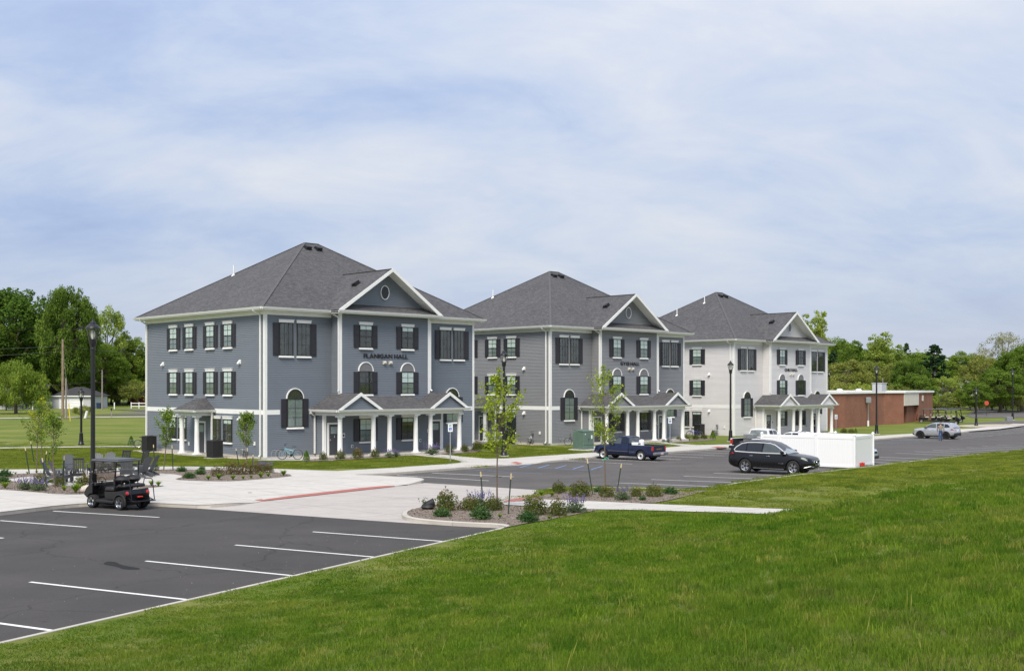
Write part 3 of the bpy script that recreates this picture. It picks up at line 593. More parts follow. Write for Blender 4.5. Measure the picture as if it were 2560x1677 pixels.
    D['archb'] = dict(w=w, h=h, frame=f.mesh('window', ['bronze', 'arch_panel']), interior=back(w, h), pane=[pane(w - .1, .05, .80), pane(w - .1, .84, h - .05)], trim=arch_trim(h),
        muntin=[grille(w - .12, .06, .79, 2, 2).mesh('muntin', 'bronze'), grille(w - .12, .85, h - .06, 2, 2).mesh('muntin', 'bronze')], blinds={'half': [blind(w - .12, .84, h - .06, 'blind'), blind(w - .12, .06, .80, 'blind_low')], 'none': [], 'mid': [blind(w - .12, 1.2, h - .06, 'blind')]})
    D['bay'] = dict(D['dh']); 
    for k in ('dh', 'tall', 'archw', 'archb'):
        q = D[k]; ww = q['w'] + .08
        q['sill'] = MB().box(-ww / 2, ww / 2, -.13, 0, -.13, -.045, .01).box(-ww / 2 + .02, ww / 2 - .02, -.09, 0, -.045, 0).mesh('sill', 'white_trim')
        q['lintel'] = MB().box(-ww / 2, ww / 2, -.10, 0, q['h'] + .0, q['h'] + .17, .01).box(-ww / 2 - .02, ww / 2 + .02, -.13, 0, q['h'] + .17, q['h'] + .215).mesh('lintel', 'white_trim')
    return D
WM = win_meshes()
SH = {}
def shutter_mesh(w, h):
    k = (round(w, 2), round(h, 2))
    if k not in SH:
        m = MB(); m.box(-w / 2, w / 2, -.05, 0, 0, h, .006)
        for z0, z1 in ((.09, h * .52 - .05), (h * .52 + .05, h - .09)): m.box(-w / 2 + .075, w / 2 - .075, -.066, -.05, z0, z1, .014)
        SH[k] = m.mesh('shutter', 'shutter')
    return SH[k]
def window(hall, kind, blind, x, y, z, rz=0, lintel=True):
    q = WM[kind]; w = obj('window', q['frame'], hall, (x, y, z), rz); obj('interior', q['interior'], w)
    for p in q['pane']: obj('pane', p, w)
    for p in q['muntin']: obj('muntin', p, w)
    for p in q['blinds'][blind]: obj('blind', p, w)
    obj('sill', q['sill'], w)
    if 'trim' in q: obj('arch_trim', q['trim'], w)
    elif lintel: obj('lintel', q['lintel'], w)
    if 'fan' in q: obj('interior', q['fan'], w)
    return w
col_prof = [(.24, 0), (.24, .05), (.235, .06), (.235, .10), (.20, .12), (.21, .15), (.175, .20), (.172, 1.2), (.15, 2.42), (.165, 2.44), (.165, 2.48), (.15, 2.50), (.15, 2.58), (.20, 2.66), (.20, 2.68)]
def col_mesh(h): 
    s = h / 2.78; m = MB(); m.lathe([(r, z * s) for r, z in col_prof], 18); m.box(-.24, .24, -.24, .24, 2.68 * s, h); m.box(-.25, .25, -.25, .25, -.02, 0.045); return m.mesh('column', 'white_trim', 35)
COLM, COLS_ = col_mesh(2.80), col_mesh(2.74)
def downspout(hall, pts, n='downspout'):
    m = MB()
    for a, b in zip(pts, pts[1:]): m.bar(a, b, .10, .085, (0, 1, .001))
    m.build(n, 'white_trim', hall)
def gutter(hall, a, b, out):                                    # gutter along the eave, out = outward direction
    a, b, o = Vector(a), Vector(b), Vector(out); m = MB()
    prof = [(0, -.16), (.07, -.16), (.12, -.05), (.135, 0), (.115, 0), (.10, -.04), (0, -.04)]
    m.prism([a + o * x + Vector((0, 0, z)) for x, z in prof], b - a); m.build('gutter', 'white_trim', hall)
def door_mesh(hall, x, y, z, rz, num=None):
    d = obj('door', MB().box(-.46, .46, -.05, 0, 0, 2.16).box(-.36, -.03, -.058, -.05, .25, .95, .006).box(.03, .36, -.058, -.05, .25, .95, .006).mesh('door', 'door'), hall, (x, y, z), rz)
    f = MB(); f.box(-.58, -.46, -.08, 0, 0, 2.28); f.box(.46, .58, -.08, 0, 0, 2.28); f.box(-.46, .46, -.08, 0, 2.16, 2.28); obj('door_frame', f.mesh('door_frame', 'white_trim'), d)
    obj('glass', MB().box(-.30, .30, -.06, -.051, 1.50, 1.98).mesh('glass', 'glass_door'), d)
    obj('handle', MB().box(-.40, -.36, -.10, -.05, 1.0, 1.14, .01).tube([(-.38, -.09, 1.07), (-.28, -.09, 1.07)], .012, 6).mesh('handle', 'galv'), d)
    if num:
        me, _ = letters(num, .16, .01)[0][0]; me.materials.append(MATS['white_trim']); obj('door_number', me, d, (0, -.055, 1.22), (R(90), 0, 0))
    return d
def strip_roof(hall, name, polys, m='shingle', th=.05):
    b = MB()
    for p in polys:
        p = [Vector(q) for q in p]; n = (p[1] - p[0]).cross(p[2] - p[0]).normalized()
        if n.z < 0: n = -n
        b.prism([q for q in p], -n * th)
    return b.build(name, m, hall)
def hall(cx, cy, cz, smat, label, text, arrangement, seed, circ_dark=False):
    rnd = random.Random(seed); H = thing('residence_hall', (cx, cy, cz), R(45), label, 'building', 'three-storey residence halls in a row')
    ZT = 9.97
    core = MB(); core.box(.05, BW - .05, .05, BD - .05, -.3, ZT); core.box(5.55, 13.80, -.95, .1, 2.9, ZT); core.box(4.20, 15.13, -.95, .1, -.3, 3.3); core.build('wall_core', smat, H)
    def wall(n, *args): m = MB(); [siding(m, *a) for a in args]; return tag(m.build(n, smat, H, fix=False), kind='stuff')
    wall('front_siding', ((0, 0), (5.5, 0), .02, ZT), ((13.85, 0), (BW, 0), .02, ZT))
    wall('bay_siding', ((5.5, 0), (5.5, -1), 3.2, ZT), ((5.5, -1), (13.85, -1), 3.2, ZT), ((13.85, -1), (13.85, 0), 3.2, ZT))
    wall('porch_siding', ((4.15, 0), (4.15, -1), .02, 3.25), ((4.15, -1), (15.18, -1), .02, 3.25), ((15.18, -1), (15.18, 0), .02, 3.25))
    wall('side_siding', ((0, BD), (0, 0), .02, ZT)); wall('rear_siding', ((BW, 0), (BW, BD), .02, ZT), ((BW, BD), (0, BD), .02, ZT))
    MB().box(-.04, BW + .04, -.04, BD + .04, -.35, .02).box(4.11, 15.22, -1.04, -.04, -.35, .02).build('foundation', 'concrete', H)
    # trim: corner boards, belt course, frieze
    c = .035
    def cb(x, y, sx, sy, z0, z1):                               # L-shaped corner board
        m = MB(); m.box(min(x - sx * c, x + sx * .17), max(x - sx * c, x + sx * .17), min(y - sy * c, y), max(y - sy * c, y), z0, z1); m.box(min(x - sx * c, x), max(x - sx * c, x), min(y, y + sy * .17), max(y, y + sy * .17), z0, z1); m.build('corner_board', 'white_trim', H)
    cb(0, 0, 1, 1, 0, 9.74); cb(BW, 0, -1, 1, 0, 9.74); cb(0, BD, 1, -1, 0, 9.74); cb(5.5, -1, 1, 1, 3.35, ZT); cb(13.85, -1, -1, 1, 3.35, ZT); cb(4.15, -1, 1, 1, 0, 3.05); cb(15.18, -1, -1, 1, 0, 3.05)
    for a, b in ((.17, 1.18), (3.58, 4.15), (15.18, 15.9), (18.3, BW - .17)): MB().box(a, b, -.04, 0, 2.9, 3.22).build('belt_course', 'white_trim', H)
    MB().box(-.04, 0, .17, BD - .17, 2.9, 3.22).build('belt_course', 'white_trim', H)
    fz = 9.72
    MB().box(-.05, 5.46, -.05, 0, fz, ZT).build('frieze', 'white_trim', H); MB().box(13.89, BW + .05, -.05, 0, fz, ZT).build('frieze', 'white_trim', H); MB().box(-.05, 0, 0, BD + .05, fz, ZT).build('frieze', 'white_trim', H)
    # main hip roof
    o = .62; ez = EV; rz_ = 16.18; rv = BD / 2; r0, r1 = 9.05, 10.35
    A, B, C, D = (-o, -o, ez), (BW + o, -o, ez), (BW + o, BD + o, ez), (-o, BD + o, ez); P, Q = (r0, rv, rz_), (r1, rv, rz_)
    roof = strip_roof(H, 'roof', [(A, B, Q, P), (B, C, Q), (C, D, P, Q), (D, A, P)])
    cap = MB()
    for a, b in ((A, P), (B, Q), (P, Q), (D, P)): cap.bar(Vector(a) + Vector((0, 0, .008)), Vector(b) + Vector((0, 0, .008)), .20, .03)
    cap.build('ridge_cap', 'shingle_cap', roof)
    sl = (rz_ - ez) / (rv + o)
    gx, gh, gf = 9.70, 13.40, -1.72; gl, gr = 4.92, 14.48; vb = (gh - ez) / sl - o
    gable = strip_roof(H, 'gable_roof', [((gl, gf, ez), (gl, -o + .3, ez + .02), (gx, vb + .1, gh), (gx, gf, gh)), ((gr, gf, ez), (gx, gf, gh), (gx, vb + .1, gh), (gr, -o + .3, ez + .02))])
    MB().bar((gx, gf, gh + .008), (gx, vb, gh + .008), .20, .03).build('ridge_cap', 'shingle_cap', gable)
    for s, xe in ((1, gl), (-1, gr)):                           # rakes and their soffits
        d = (Vector((gx, 0, gh)) - Vector((xe, 0, ez))); n = Vector((-d.z, 0, d.x)).normalized(); n = n if n.z > 0 else -n
        a = Vector((xe - s * .05, gf - .02, ez + .02)); b = Vector((gx, gf - .02, gh + .04))
        MB().prism([a, b, b - Vector((0, 0, .25)), a - n * .20 + Vector((s * .10, 0, 0))], (0, -.05, 0)).build('rake_board', 'white_trim', gable)
        q = -n * .10; MB().prism([Vector((xe, gf, ez)) + q, Vector((gx, gf, gh)) + q, Vector((gx, -.74, gh)) + q, Vector((xe, -.74, ez)) + q], -n * .03).build('rake_soffit', 'white_trim', gable)
    gw = MB(); W2 = gr - gl
    def clip(z):
        f = (z - ez + .16) / (gh - ez) * .5; return (min(.5, f), max(.5, 1 - f))
    siding(gw, (gl, -.76), (gr, -.76), 10.45, 13.2, clip); tag(gw.build('gable_siding', smat, H, fix=False), kind='stuff')
    MB().prism([(gl + .5, -.73, ez), (gr - .5, -.73, ez), (gx, -.73, gh - .3)], (0, .1, 0)).build('gable_core', smat, H)
    strip_roof(H, 'pent_roof', [((gl + .1, gf, ez + .01), (gr - .1, gf, ez + .01), (gr - .75, -.74, ez + .52), (gl + .75, -.74, ez + .52))])
    rw = obj('round_window', MB().add([(.36 * math.cos(a * math.pi / 12), -.05, .48 * math.sin(a * math.pi / 12)) for a in range(24)] + [(0, -.05, 0)], [(i, (i + 1) % 24, 24) for i in range(24)]).mesh('round_window', 'dark_pane' if circ_dark else 'arch_panel_b'), H, (gx, -.78, 11.72))
    MB().tube([(.385 * math.cos(a * math.pi / 16), -.05, .505 * math.sin(a * math.pi / 16)) for a in range(32)], .04, 6, closed=True).build('window_ring', 'white_trim', rw)
    # soffits and gutters
    MB().box(-o, BW + o, -o, 0, 9.975, 10.0).box(-o, 0, 0, BD + o, 9.975, 10.0).box(gl, gr, gf, -o, 9.975, 10.0).box(BW, BW + o, 0, BD + o, 9.975, 10.0).box(0, BW, BD, BD + o, 9.975, 10.0).build('soffit', 'white_trim', H)
    MB().box(-o + .01, -o + .04, -o + .04, BD + o, 10.0, 10.13).box(-o + .01, gl, -o + .01, -o + .04, 10.0, 10.13).box(gr, BW + o, -o + .01, -o + .04, 10.0, 10.13).box(gl, gr, gf + .01, gf + .04, 10.0, 10.13).build('fascia', 'white_trim', H)
    gzz = ez + .0
    gutter(H, (-o - .13, -o, gzz), (gl + .05, -o, gzz), (0, -1, 0)); gutter(H, (gr - .05, -o, gzz), (BW + o + .13, -o, gzz), (0, -1, 0)); gutter(H, (-o, -o - .13, gzz), (-o, BD + o + .1, gzz), (-1, 0, 0)); gutter(H, (gl - .06, gf, gzz), (gr + .06, gf, gzz), (0, -1, 0))
    downspout(H, [(-.66, .42, 10.05), (-.62, .42, 9.95), (-.10, .42, 9.68), (-.10, .42, .15), (-.22, .42, .02)]); downspout(H, [(-.66, BD - .3, 10.05), (-.62, BD - .3, 9.95), (-.10, BD - .3, 9.68), (-.10, BD - .3, .1)])
    downspout(H, [(5.2, -.62, 10.05), (5.2, -.60, 9.95), (5.4, -1.0, 9.7), (5.4, -1.0, 4.55), (5.28, -1.1, 4.5)]); downspout(H, [(14.2, -.62, 10.05), (14.2, -.60, 9.95), (13.95, -1.0, 9.75), (13.95, -1.0, 4.55), (14.05, -1.1, 4.5)])
    # windows, front
    for i, x in enumerate((1.66, 3.10, BW - 3.10, BW - 1.66)): window(H, 'tall', ('side', 'stair', 'side', 'none')[i], x, -.036, 6.93)
    for x in (.84, 3.93, BW - 3.93, BW - .84): obj('shutter', shutter_mesh(.46, 2.24), H, (x, -.036, 6.96))
    for x in (2.38, BW - 2.38):
        window(H, 'archw', 'half', x, -.036, 1.99)
        for s in (-1, 1): obj('shutter', shutter_mesh(.42, 1.96), H, (x + s * .90, -.036, 2.0))
    for j, x in enumerate((7.75, 11.65)):
        for k, (kd_, z) in enumerate((('dh', .86), ('archb', 4.25), ('dh', 7.60))):
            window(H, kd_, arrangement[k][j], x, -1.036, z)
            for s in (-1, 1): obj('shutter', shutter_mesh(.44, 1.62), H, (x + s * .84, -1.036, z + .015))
    # windows, left side
    for r, z in enumerate((4.25, 7.60)):
        for s in (4.68, 7.12, 10.15, 12.57):
            if seed == 3 and s > 6 and s < 8: s = 7.4
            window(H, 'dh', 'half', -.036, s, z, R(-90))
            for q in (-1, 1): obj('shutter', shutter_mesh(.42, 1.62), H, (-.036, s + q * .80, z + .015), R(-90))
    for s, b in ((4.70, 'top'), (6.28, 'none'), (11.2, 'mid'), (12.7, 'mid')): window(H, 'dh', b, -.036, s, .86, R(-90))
    # doors
    door_mesh(H, 4.98, -1.02, .0, 0, '1'); door_mesh(H, 14.40, -1.02, .0, 0); door_mesh(H, -.02, 8.35, .0, R(-90))
    # front porch
    MB().box(3.75, 15.65, -3.3, -1.04, -.35, -.01).build('porch_floor', 'concrete', H)
    for x in (4.17, 7.06, 8.51, 10.95, 12.37, 15.25): obj('column', COLM, H, (x, -2.85, 0))
    bm_ = MB(); bm_.box(3.98, 15.44, -3.02, -2.66, 2.80, 3.08); bm_.box(3.98, 4.3, -2.66, 0, 2.80, 3.08); bm_.box(15.12, 15.44, -2.66, 0, 2.80, 3.08); bm_.build('porch_beam', 'white_trim', H)
    MB().box(4.3, 15.12, -2.66, -1.03, 3.02, 3.06).box(4.05, 5.5, -1.03, -.03, 3.02, 3.06).box(13.85, 15.4, -1.03, -.03, 3.02, 3.06).build('porch_ceiling', 'white_trim', H)
    pe = 3.20; pf = -3.34; pt = 4.12
    pr = strip_roof(H, 'porch_roof', [((7.2, pf, pe), (12.2, pf, pe), (12.2, -1, pt), (7.2, -1, pt)),
        ((3.62, pf, pe), (5.58, pf, 4.34), (5.58, -.03, 4.34), (3.62, -.03, pe)), ((5.58, pf, 4.34), (7.52, pf, pe), (7.52, -1.03, pe), (5.58, -1.03, 4.34)),
        ((15.80, pf, pe), (15.80, -.03, pe), (13.84, -.03, 4.34), (13.84, pf, 4.34)), ((13.84, pf, 4.34), (13.84, -1.03, 4.34), (11.90, -1.03, pe), (11.90, pf, pe))])
    for gxc in (5.58, 13.84):
        for s in (-1, 1):
            a = Vector((gxc + s * 2.0, pf - .02, pe - .02)); b = Vector((gxc, pf - .02, 4.40)); MB().prism([a, b, b - Vector((0, 0, .25)), a - Vector((s * .36, 0, 0))], (0, -.05, 0)).build('rake_board', 'white_trim', pr)
        g = MB(); siding(g, (gxc - 1.9, pf + .12), (gxc + 1.9, pf + .12), 3.16, 4.2, lambda z: ((lambda f: (min(.5, f), max(.5, 1 - f)))((z - 3.12) / 1.2 * .5))); tag(g.build('gable_siding', smat, H, fix=False), kind='stuff')
        MB().prism([(gxc - 1.85, pf + .14, 3.12), (gxc + 1.85, pf + .14, 3.12), (gxc, pf + .14, 4.26)], (0, .06, 0)).build('gable_core', smat, H)
    MB().box(3.66, 15.76, pf + .01, pf + .04, 3.04, 3.17).box(3.66, 3.69, pf + .04, 0, 3.04, 3.17).box(15.73, 15.76, pf + .04, 0, 3.04, 3.17).box(3.69, 15.73, pf + .04, -2.98, 3.05, 3.07).build('fascia', 'white_trim', pr)
    gutter(H, (3.5, pf, 3.22), (15.92, pf, 3.22), (0, -1, 0)); gutter(H, (3.64, pf - .13, 3.22), (3.64, 0, 3.22), (-1, 0, 0))
    downspout(H, [(3.60, -.2, 3.1), (3.62, -.2, 2.95), (3.98, -.12, 2.75), (3.98, -.12, .1)])
    # side porch
    MB().box(-1.6, -.04, 6.5, 9.6, -.35, -.03).build('porch_floor', 'concrete', H)
    for s in (6.9, 9.05): obj('column', COLS_, H, (-1.25, s, -.02))
    MB().box(-1.42, -1.1, 6.7, 9.3, 2.72, 2.98).box(-1.1, 0, 6.7, 6.98, 2.72, 2.98).box(-1.1, 0, 9.02, 9.3, 2.72, 2.98).box(-1.1, 0, 6.98, 9.02, 2.9, 2.95).build('porch_beam', 'white_trim', H)
    sp_ = strip_roof(H, 'porch_roof', [((-1.7, 6.4, 3.12), (-1.7, 9.6, 3.12), (-.5, 8.2, 3.98), (-.5, 7.8, 3.98)), ((-1.7, 9.6, 3.12), (-.02, 9.6, 3.12), (-.02, 8.2, 3.98), (-.5, 8.2, 3.98)), ((-.02, 6.4, 3.12), (-1.7, 6.4, 3.12), (-.5, 7.8, 3.98), (-.02, 7.8, 3.98)), ((-.5, 7.8, 3.98), (-.5, 8.2, 3.98), (-.02, 8.2, 3.98), (-.02, 7.8, 3.98))])
    MB().box(-1.68, -1.65, 6.42, 9.58, 2.98, 3.1).box(-1.65, 0, 6.42, 6.45, 2.98, 3.1).box(-1.65, 0, 9.55, 9.58, 2.98, 3.1).build('fascia', 'white_trim', sp_)
    gutter(H, (-1.7, 6.28, 3.14), (-1.7, 9.72, 3.14), (-1, 0, 0)); gutter(H, (-1.83, 6.4, 3.14), (0, 6.4, 3.14), (0, -1, 0))
    downspout(H, [(-.3, 6.5, 3.02), (-.3, 6.52, .1), (-.45, 6.7, .03)])
    # roof and wall fittings
    for u, v in ((8.75, 7.9), (9.75, 7.9)): obj('roof_vent', VENT, H, (u, v - .2, ez + (v - .2 + o) * sl + .02), (math.atan(sl), 0, 0))
    obj('roof_vent', VENT, H, (8.0, .4, ez + (8.0 - gl) * (gh - ez) / (gx - gl) + .03), (0, -math.atan((gh - ez) / (gx - gl)), 0))
    for k, v in enumerate(((4.9, 12.2),) if seed < 3 else ((4.6, 10.8), (6.9, 8.6))):
        z = ez + (v[0] + o) * ((rz_ - ez) / (r0 + o)); obj('vent_pipe', MB().lathe([(.055, -.1), (.055, .75), (.05, .75), (.05, .3)], 10).lathe([(.25, -.16), (.08, .05)], 10, False).mesh('vent_pipe', 'white_trim', 40), H, (v[0], v[1], z))
    for s, z in ((3.1, 6.55), (14.2, 6.55), (3.1, 2.62), (14.2, 2.62)): obj('wall_vent', WVENT, H, (-.03, s, z), R(-90))
    for x in (9.45, 10.0):
        fl = obj('flood_light', MB().tube([(-.11, -.06, 0), (.11, -.06, 0)], .13, 12).mesh('flood_light', 'cream', 50), H, (x, -1.02, 6.55)); obj('lens', MB().tube([(.03, -.19, 0), (.03, -.2, 0)], .03, 8).mesh('lens', 'grey_metal'), fl)
    for x, z, s in ((5.78, 1.35, .13), (6.55, .55, .09), (12.9, .75, .09), (13.72, 1.45, .11)):
        w_ = obj('wall_box', MB().box(-s, s, -.05, 0, -s * 1.2, s * 1.2, .01).mesh('wall_box', 'white_trim'), H, (x, -1.02, z)); obj('cover', MB().box(-s * .5, s * .5, -.065, -.05, -s * .7, s * .7).mesh('cover', 'black_plastic'), w_)
    for s_, z in ((1.2, .9), (2.2, .45), (10.2, .55)): obj('wall_box', MB().box(-.1, .1, -.06, 0, -.13, .13, .01).mesh('wall_box', 'white_trim'), H, (-.03, s_, z), R(-90))
    # name on the bay
    ls, wd = letters(text, .31, .05); sx = 1.25
    for me, x in ls: me.materials.append(MATS['sign_letter']); obj('letter', me, H, (gx - .05 + sx * (x - wd / 2), -1.06, 6.90), (R(90), 0, 0), (sx, 1, 1))
    return H
VENT = MB().prism([(-.26, -.28, 0), (.26, -.28, 0), (.26, .28, 0), (-.26, .28, 0)], (0, 0, .06)).prism([(-.22, -.24, .06), (-.22, .24, .06), (-.22, .24, .16), (-.22, -.24, .26)], (.44, 0, 0)).mesh('roof_vent', 'black_plastic')
WVENT = MB().box(-.12, .12, -.03, 0, -.16, .14).prism([(-.10, -.03, .12), (-.10, -.22, -.10), (-.10, -.22, -.16), (-.10, -.03, -.13)], (.2, 0, 0)).mesh('wall_vent', 'white_trim')
HALLS = [hall(-16.8, 74.9, .23, 'siding_blue', 'blue-grey clapboard hall with FLANIGAN HALL lettering, nearest of the three', 'FLANIGAN HALL', (('half', 'top'), ('none', 'half'), ('top', 'top')), 1, True),
    hall(3.31, 95.4, .08, 'siding_grey', 'mid-grey clapboard hall with GYGI HALL lettering, between its two neighbours', 'GYGI HALL', (('top', 'none'), ('half', 'half'), ('half', 'half')), 2),
    hall(23.4, 116.1, -.22, 'siding_pale', 'pale grey clapboard hall with CHIU HALL lettering, farthest of the three', 'CHIU HALL', (('half', 'none'), ('half', 'none'), ('half', 'none')), 3)]
def HL(i, u, v, z=0):                                           # point in a hall's own axes
    b = HALLS[i].location; k = math.sqrt(.5); return Vector((b[0] + k * (u - v), b[1] + k * (u + v), b[2] + z))

# ------------------------------------------------------------------ foliage
rg = np.random.default_rng(11)
def unit(a): return a / np.maximum(np.linalg.norm(a, axis=1, keepdims=True), 1e-9)
def leaf_mesh(name, P, nrm, size, asp, lv, m, tdir=None, tri=False):
    """Many leaf-shaped faces at points P, facing roughly nrm."""
    P = np.asarray(P, float); n = len(P); nrm = unit(nrm + 1e-6); r = rg.normal(size=(n, 3)) if tdir is None else tdir + rg.normal(size=(n, 3)) * .25
    t = unit(r - nrm * np.sum(r * nrm, axis=1, keepdims=True)); b = np.cross(nrm, t)
    s = (np.asarray(size) * np.ones(n))[:, None]; w = s * asp
    V = np.stack([P - t * s * .5, P + b * w * .5 + t * s * .05, P + t * s * .5, P - b * w * .5 + t * s * .05], 1).reshape(-1, 3)
    me = bpy.data.meshes.new(name); me.vertices.add(4 * n); me.vertices.foreach_set('co', V.ravel()); me.loops.add(4 * n); me.polygons.add(n)
    me.loops.foreach_set('vertex_index', np.arange(4 * n, dtype=np.int32)); me.polygons.foreach_set('loop_start', np.arange(0, 4 * n, 4, dtype=np.int32)); me.polygons.foreach_set('loop_total', np.full(n, 4, dtype=np.int32))
    me.update(calc_edges=True); a = me.attributes.new('lv', 'FLOAT', 'FACE'); a.data.foreach_set('value', np.clip(lv, 0, 1).astype(np.float32))
    for q in ([m] if isinstance(m, str) else m): me.materials.append(MATS[q])
    return me
def set_mats(me, idx): me.polygons.foreach_set('material_index', np.asarray(idx, np.int32))
def clump_leaves(cl, per, size, flat=1.0, up=.5):
    """cl: (centre, radius) list -> points, normals, colour value."""
    Ps, Ns, Ls, Ss = [], [], [], []
    for c, r in cl:
        n = max(4, int(per * r * r)); d = unit(rg.normal(size=(n, 3))); rad = r * rg.uniform(.35, 1.08, (n, 1)) ** .6
        p = np.array(c) + d * rad * np.array([1, 1, flat]); Ps.append(p); Ns.append(d + np.array([0, 0, up]) + rg.normal(size=(n, 3)) * .55)
        Ls.append(np.clip(rg.normal(.5 + rg.normal() * .17, .18, n), 0, 1)); Ss.append(size * rg.uniform(.6, 1.3, n))
    return np.concatenate(Ps), np.concatenate(Ns), np.concatenate(Ls), np.concatenate(Ss)
def limbs(mb, base_pts, rads, cl, k, r0):
    mb.tube(base_pts, rads, 8); zs = [p[2] for p in base_pts]
    for c, r in random.sample(cl, min(k, len(cl))):
        f = random.uniform(.35, .95); i = min(len(base_pts) - 2, int(f * (len(base_pts) - 1))); a = Vector(base_pts[i]).lerp(Vector(base_pts[i + 1]), random.random())
        c = Vector(c); a.z = min(a.z, c.z - .15 * (c - a).length) if c.z > zs[0] + 1 else a.z
        mid = a.lerp(c, .5) + Vector((0, 0, -.06 * (c - a).length)); mb.tube([a, mid, c], [r0, r0 * .6, r0 * .2], 5)
def crown(shape, h, w, seed, n):
    rnd = random.Random(seed); cl = []
    if shape == 'round':
        lobes = [(rnd.uniform(0, 6.28), rnd.uniform(.6, 1.1)) for _ in range(5)]
        for _ in range(n):
            a = rnd.uniform(0, 6.28); z = rnd.uniform(-1, 1); s = math.sqrt(1 - z * z); k = rnd.uniform(.45, 1) ** .45
            lob = .78 + .30 * max(math.cos(a - b) * q for b, q in lobes); k *= lob
            cl.append(((w / 2 * s * k * math.cos(a), w / 2 * s * k * math.sin(a), h * .60 + h * .40 * z * (k if z > 0 else k * .95)), w * rnd.uniform(.035, .12)))
    elif shape == 'poplar':
        for q in range(4):
            ox, oy, hh = rnd.uniform(-.3, .3) * w, rnd.uniform(-.3, .3) * w, h * rnd.uniform(.78, 1)
            for _ in range(n // 4):
                f = rnd.random(); z = hh * (.15 + .85 * f); rr = w * .30 * (1 - .8 * f) ** .8; a = rnd.uniform(0, 6.28); k = rnd.random() ** .5
                cl.append(((ox * (.4 + .8 * f) + rr * k * math.cos(a), oy + rr * k * math.sin(a), z - .3), w * rnd.uniform(.05, .10) * (1.2 - .6 * f)))
    elif shape == 'pine':
        for _ in range(n):
            f = rnd.random() ** .8; z = h * (.16 + .84 * f); rr = w / 2 * (1 - f) ** .75 * rnd.uniform(.55, 1.12) + .2; a = rnd.uniform(0, 6.28)
            cl.append(((rr * math.cos(a), rr * math.sin(a), z - rr * .12), w * rnd.uniform(.05, .10) * (1.15 - .6 * f)))
    elif shape == 'willow':
        for _ in range(n):
            a = rnd.uniform(0, 6.28); k = rnd.uniform(.3, 1); f = rnd.random()
            cl.append(((w / 2 * k * math.cos(a), w / 2 * k * math.sin(a), h * (.25 + .70 * f * math.sqrt(max(0, 1.05 - k * k)))), w * rnd.uniform(.06, .11)))
    return cl
TREES = {}
def tree_kind(key, shape, h, w, seed, n, per, ls, m, flat=.8, up=.5, tdir=None, gap=None):
    random.seed(seed); cl = crown(shape, h, w, seed, n); P, Nn, lv, sz = clump_leaves(cl, per, ls, flat, up)
    td = None if tdir is None else np.tile(np.array(tdir, float), (len(P), 1))
    cm = leaf_mesh('crown', P, Nn, sz, .62 if tdir is None else .22, lv, m, td)
    tb = MB(); tw = .028 * h if shape != 'pine' else .02 * h; b = Vector((0, 0, 0)); pts = [(0, 0, -.25)]
    top = h * (.78 if shape != 'pine' else .97)
    for i in range(1, 7): pts.append((random.uniform(-.02, .02) * h * (i < 6), random.uniform(-.02, .02) * h * (i < 6), top * i / 6))
    limbs(tb, pts, [tw * (1.25, .95, .85, .7, .5, .35, .15)[i] for i in range(7)], cl, 26 if shape == 'round' else 14, tw * .38)
    TREES[key] = (tb.mesh('trunk', 'bark', 60), cm, float(np.percentile(P[:, 2], 99.7)), float(np.percentile(np.abs(P[:, :2]), 98.5)) * 2)
tree_kind('oak', 'round', 18, 15, 1, 230, 105, .44, 'leaf_mid'); tree_kind('oak2', 'round', 17, 12, 2, 190, 110, .42, 'leaf_mid'); tree_kind('dark', 'round', 18, 16, 3, 250, 100, .46, 'leaf_dark')
tree_kind('light', 'round', 15, 11, 4, 120, 95, .38, 'leaf_light'); tree_kind('olive', 'round', 15, 12, 5, 170, 100, .36, 'leaf_olive'); tree_kind('pale', 'round', 20, 15, 6, 150, 42, .36, 'leaf_pale')
tree_kind('poplar', 'poplar', 17, 10, 7, 260, 150, .34, 'leaf_light'); tree_kind('poplar2', 'poplar', 16, 11, 8, 260, 150, .36, 'leaf_mid'); tree_kind('pine', 'pine', 16, 9, 9, 190, 130, .50, 'leaf_pine', .35, .2)
tree_kind('willow', 'willow', 10, 11, 10, 130, 130, .60, 'leaf_mid', 1.3, .1, (0, 0, -1)); tree_kind('bush', 'round', 5, 6, 12, 70, 110, .34, 'leaf_light', .9); tree_kind('bush2', 'round', 5, 7, 13, 80, 110, .34, 'leaf_olive', .9)
def tree(key, px, y, topy, wpx, label, name='tree', group=None, base=None, rz=None, k=0, cat='tree'):
    tm, cm, h, w = TREES[key]; p = AT(px, y); z0 = T(p.x, p.y) if base is None else base; hh = CZ + (HZ - topy) / F * y - z0; ww = wpx * 1.1 / F * y
    t = thing(name, (p.x, p.y, z0), random.uniform(0, 6.28) if rz is None else rz, label, cat, group); t.scale = (ww / w, ww / w, hh / h)
    obj('trunk', tm, t); c = obj('crown', cm, t); return t
BT = 'trees standing beyond the campus buildings'
LT = 'trees around the houses at the left'
random.seed(5); ORD = ('first', 'second', 'third', 'fourth', 'fifth', 'sixth', 'seventh', 'eighth', 'ninth', 'tenth', 'eleventh', 'twelfth')
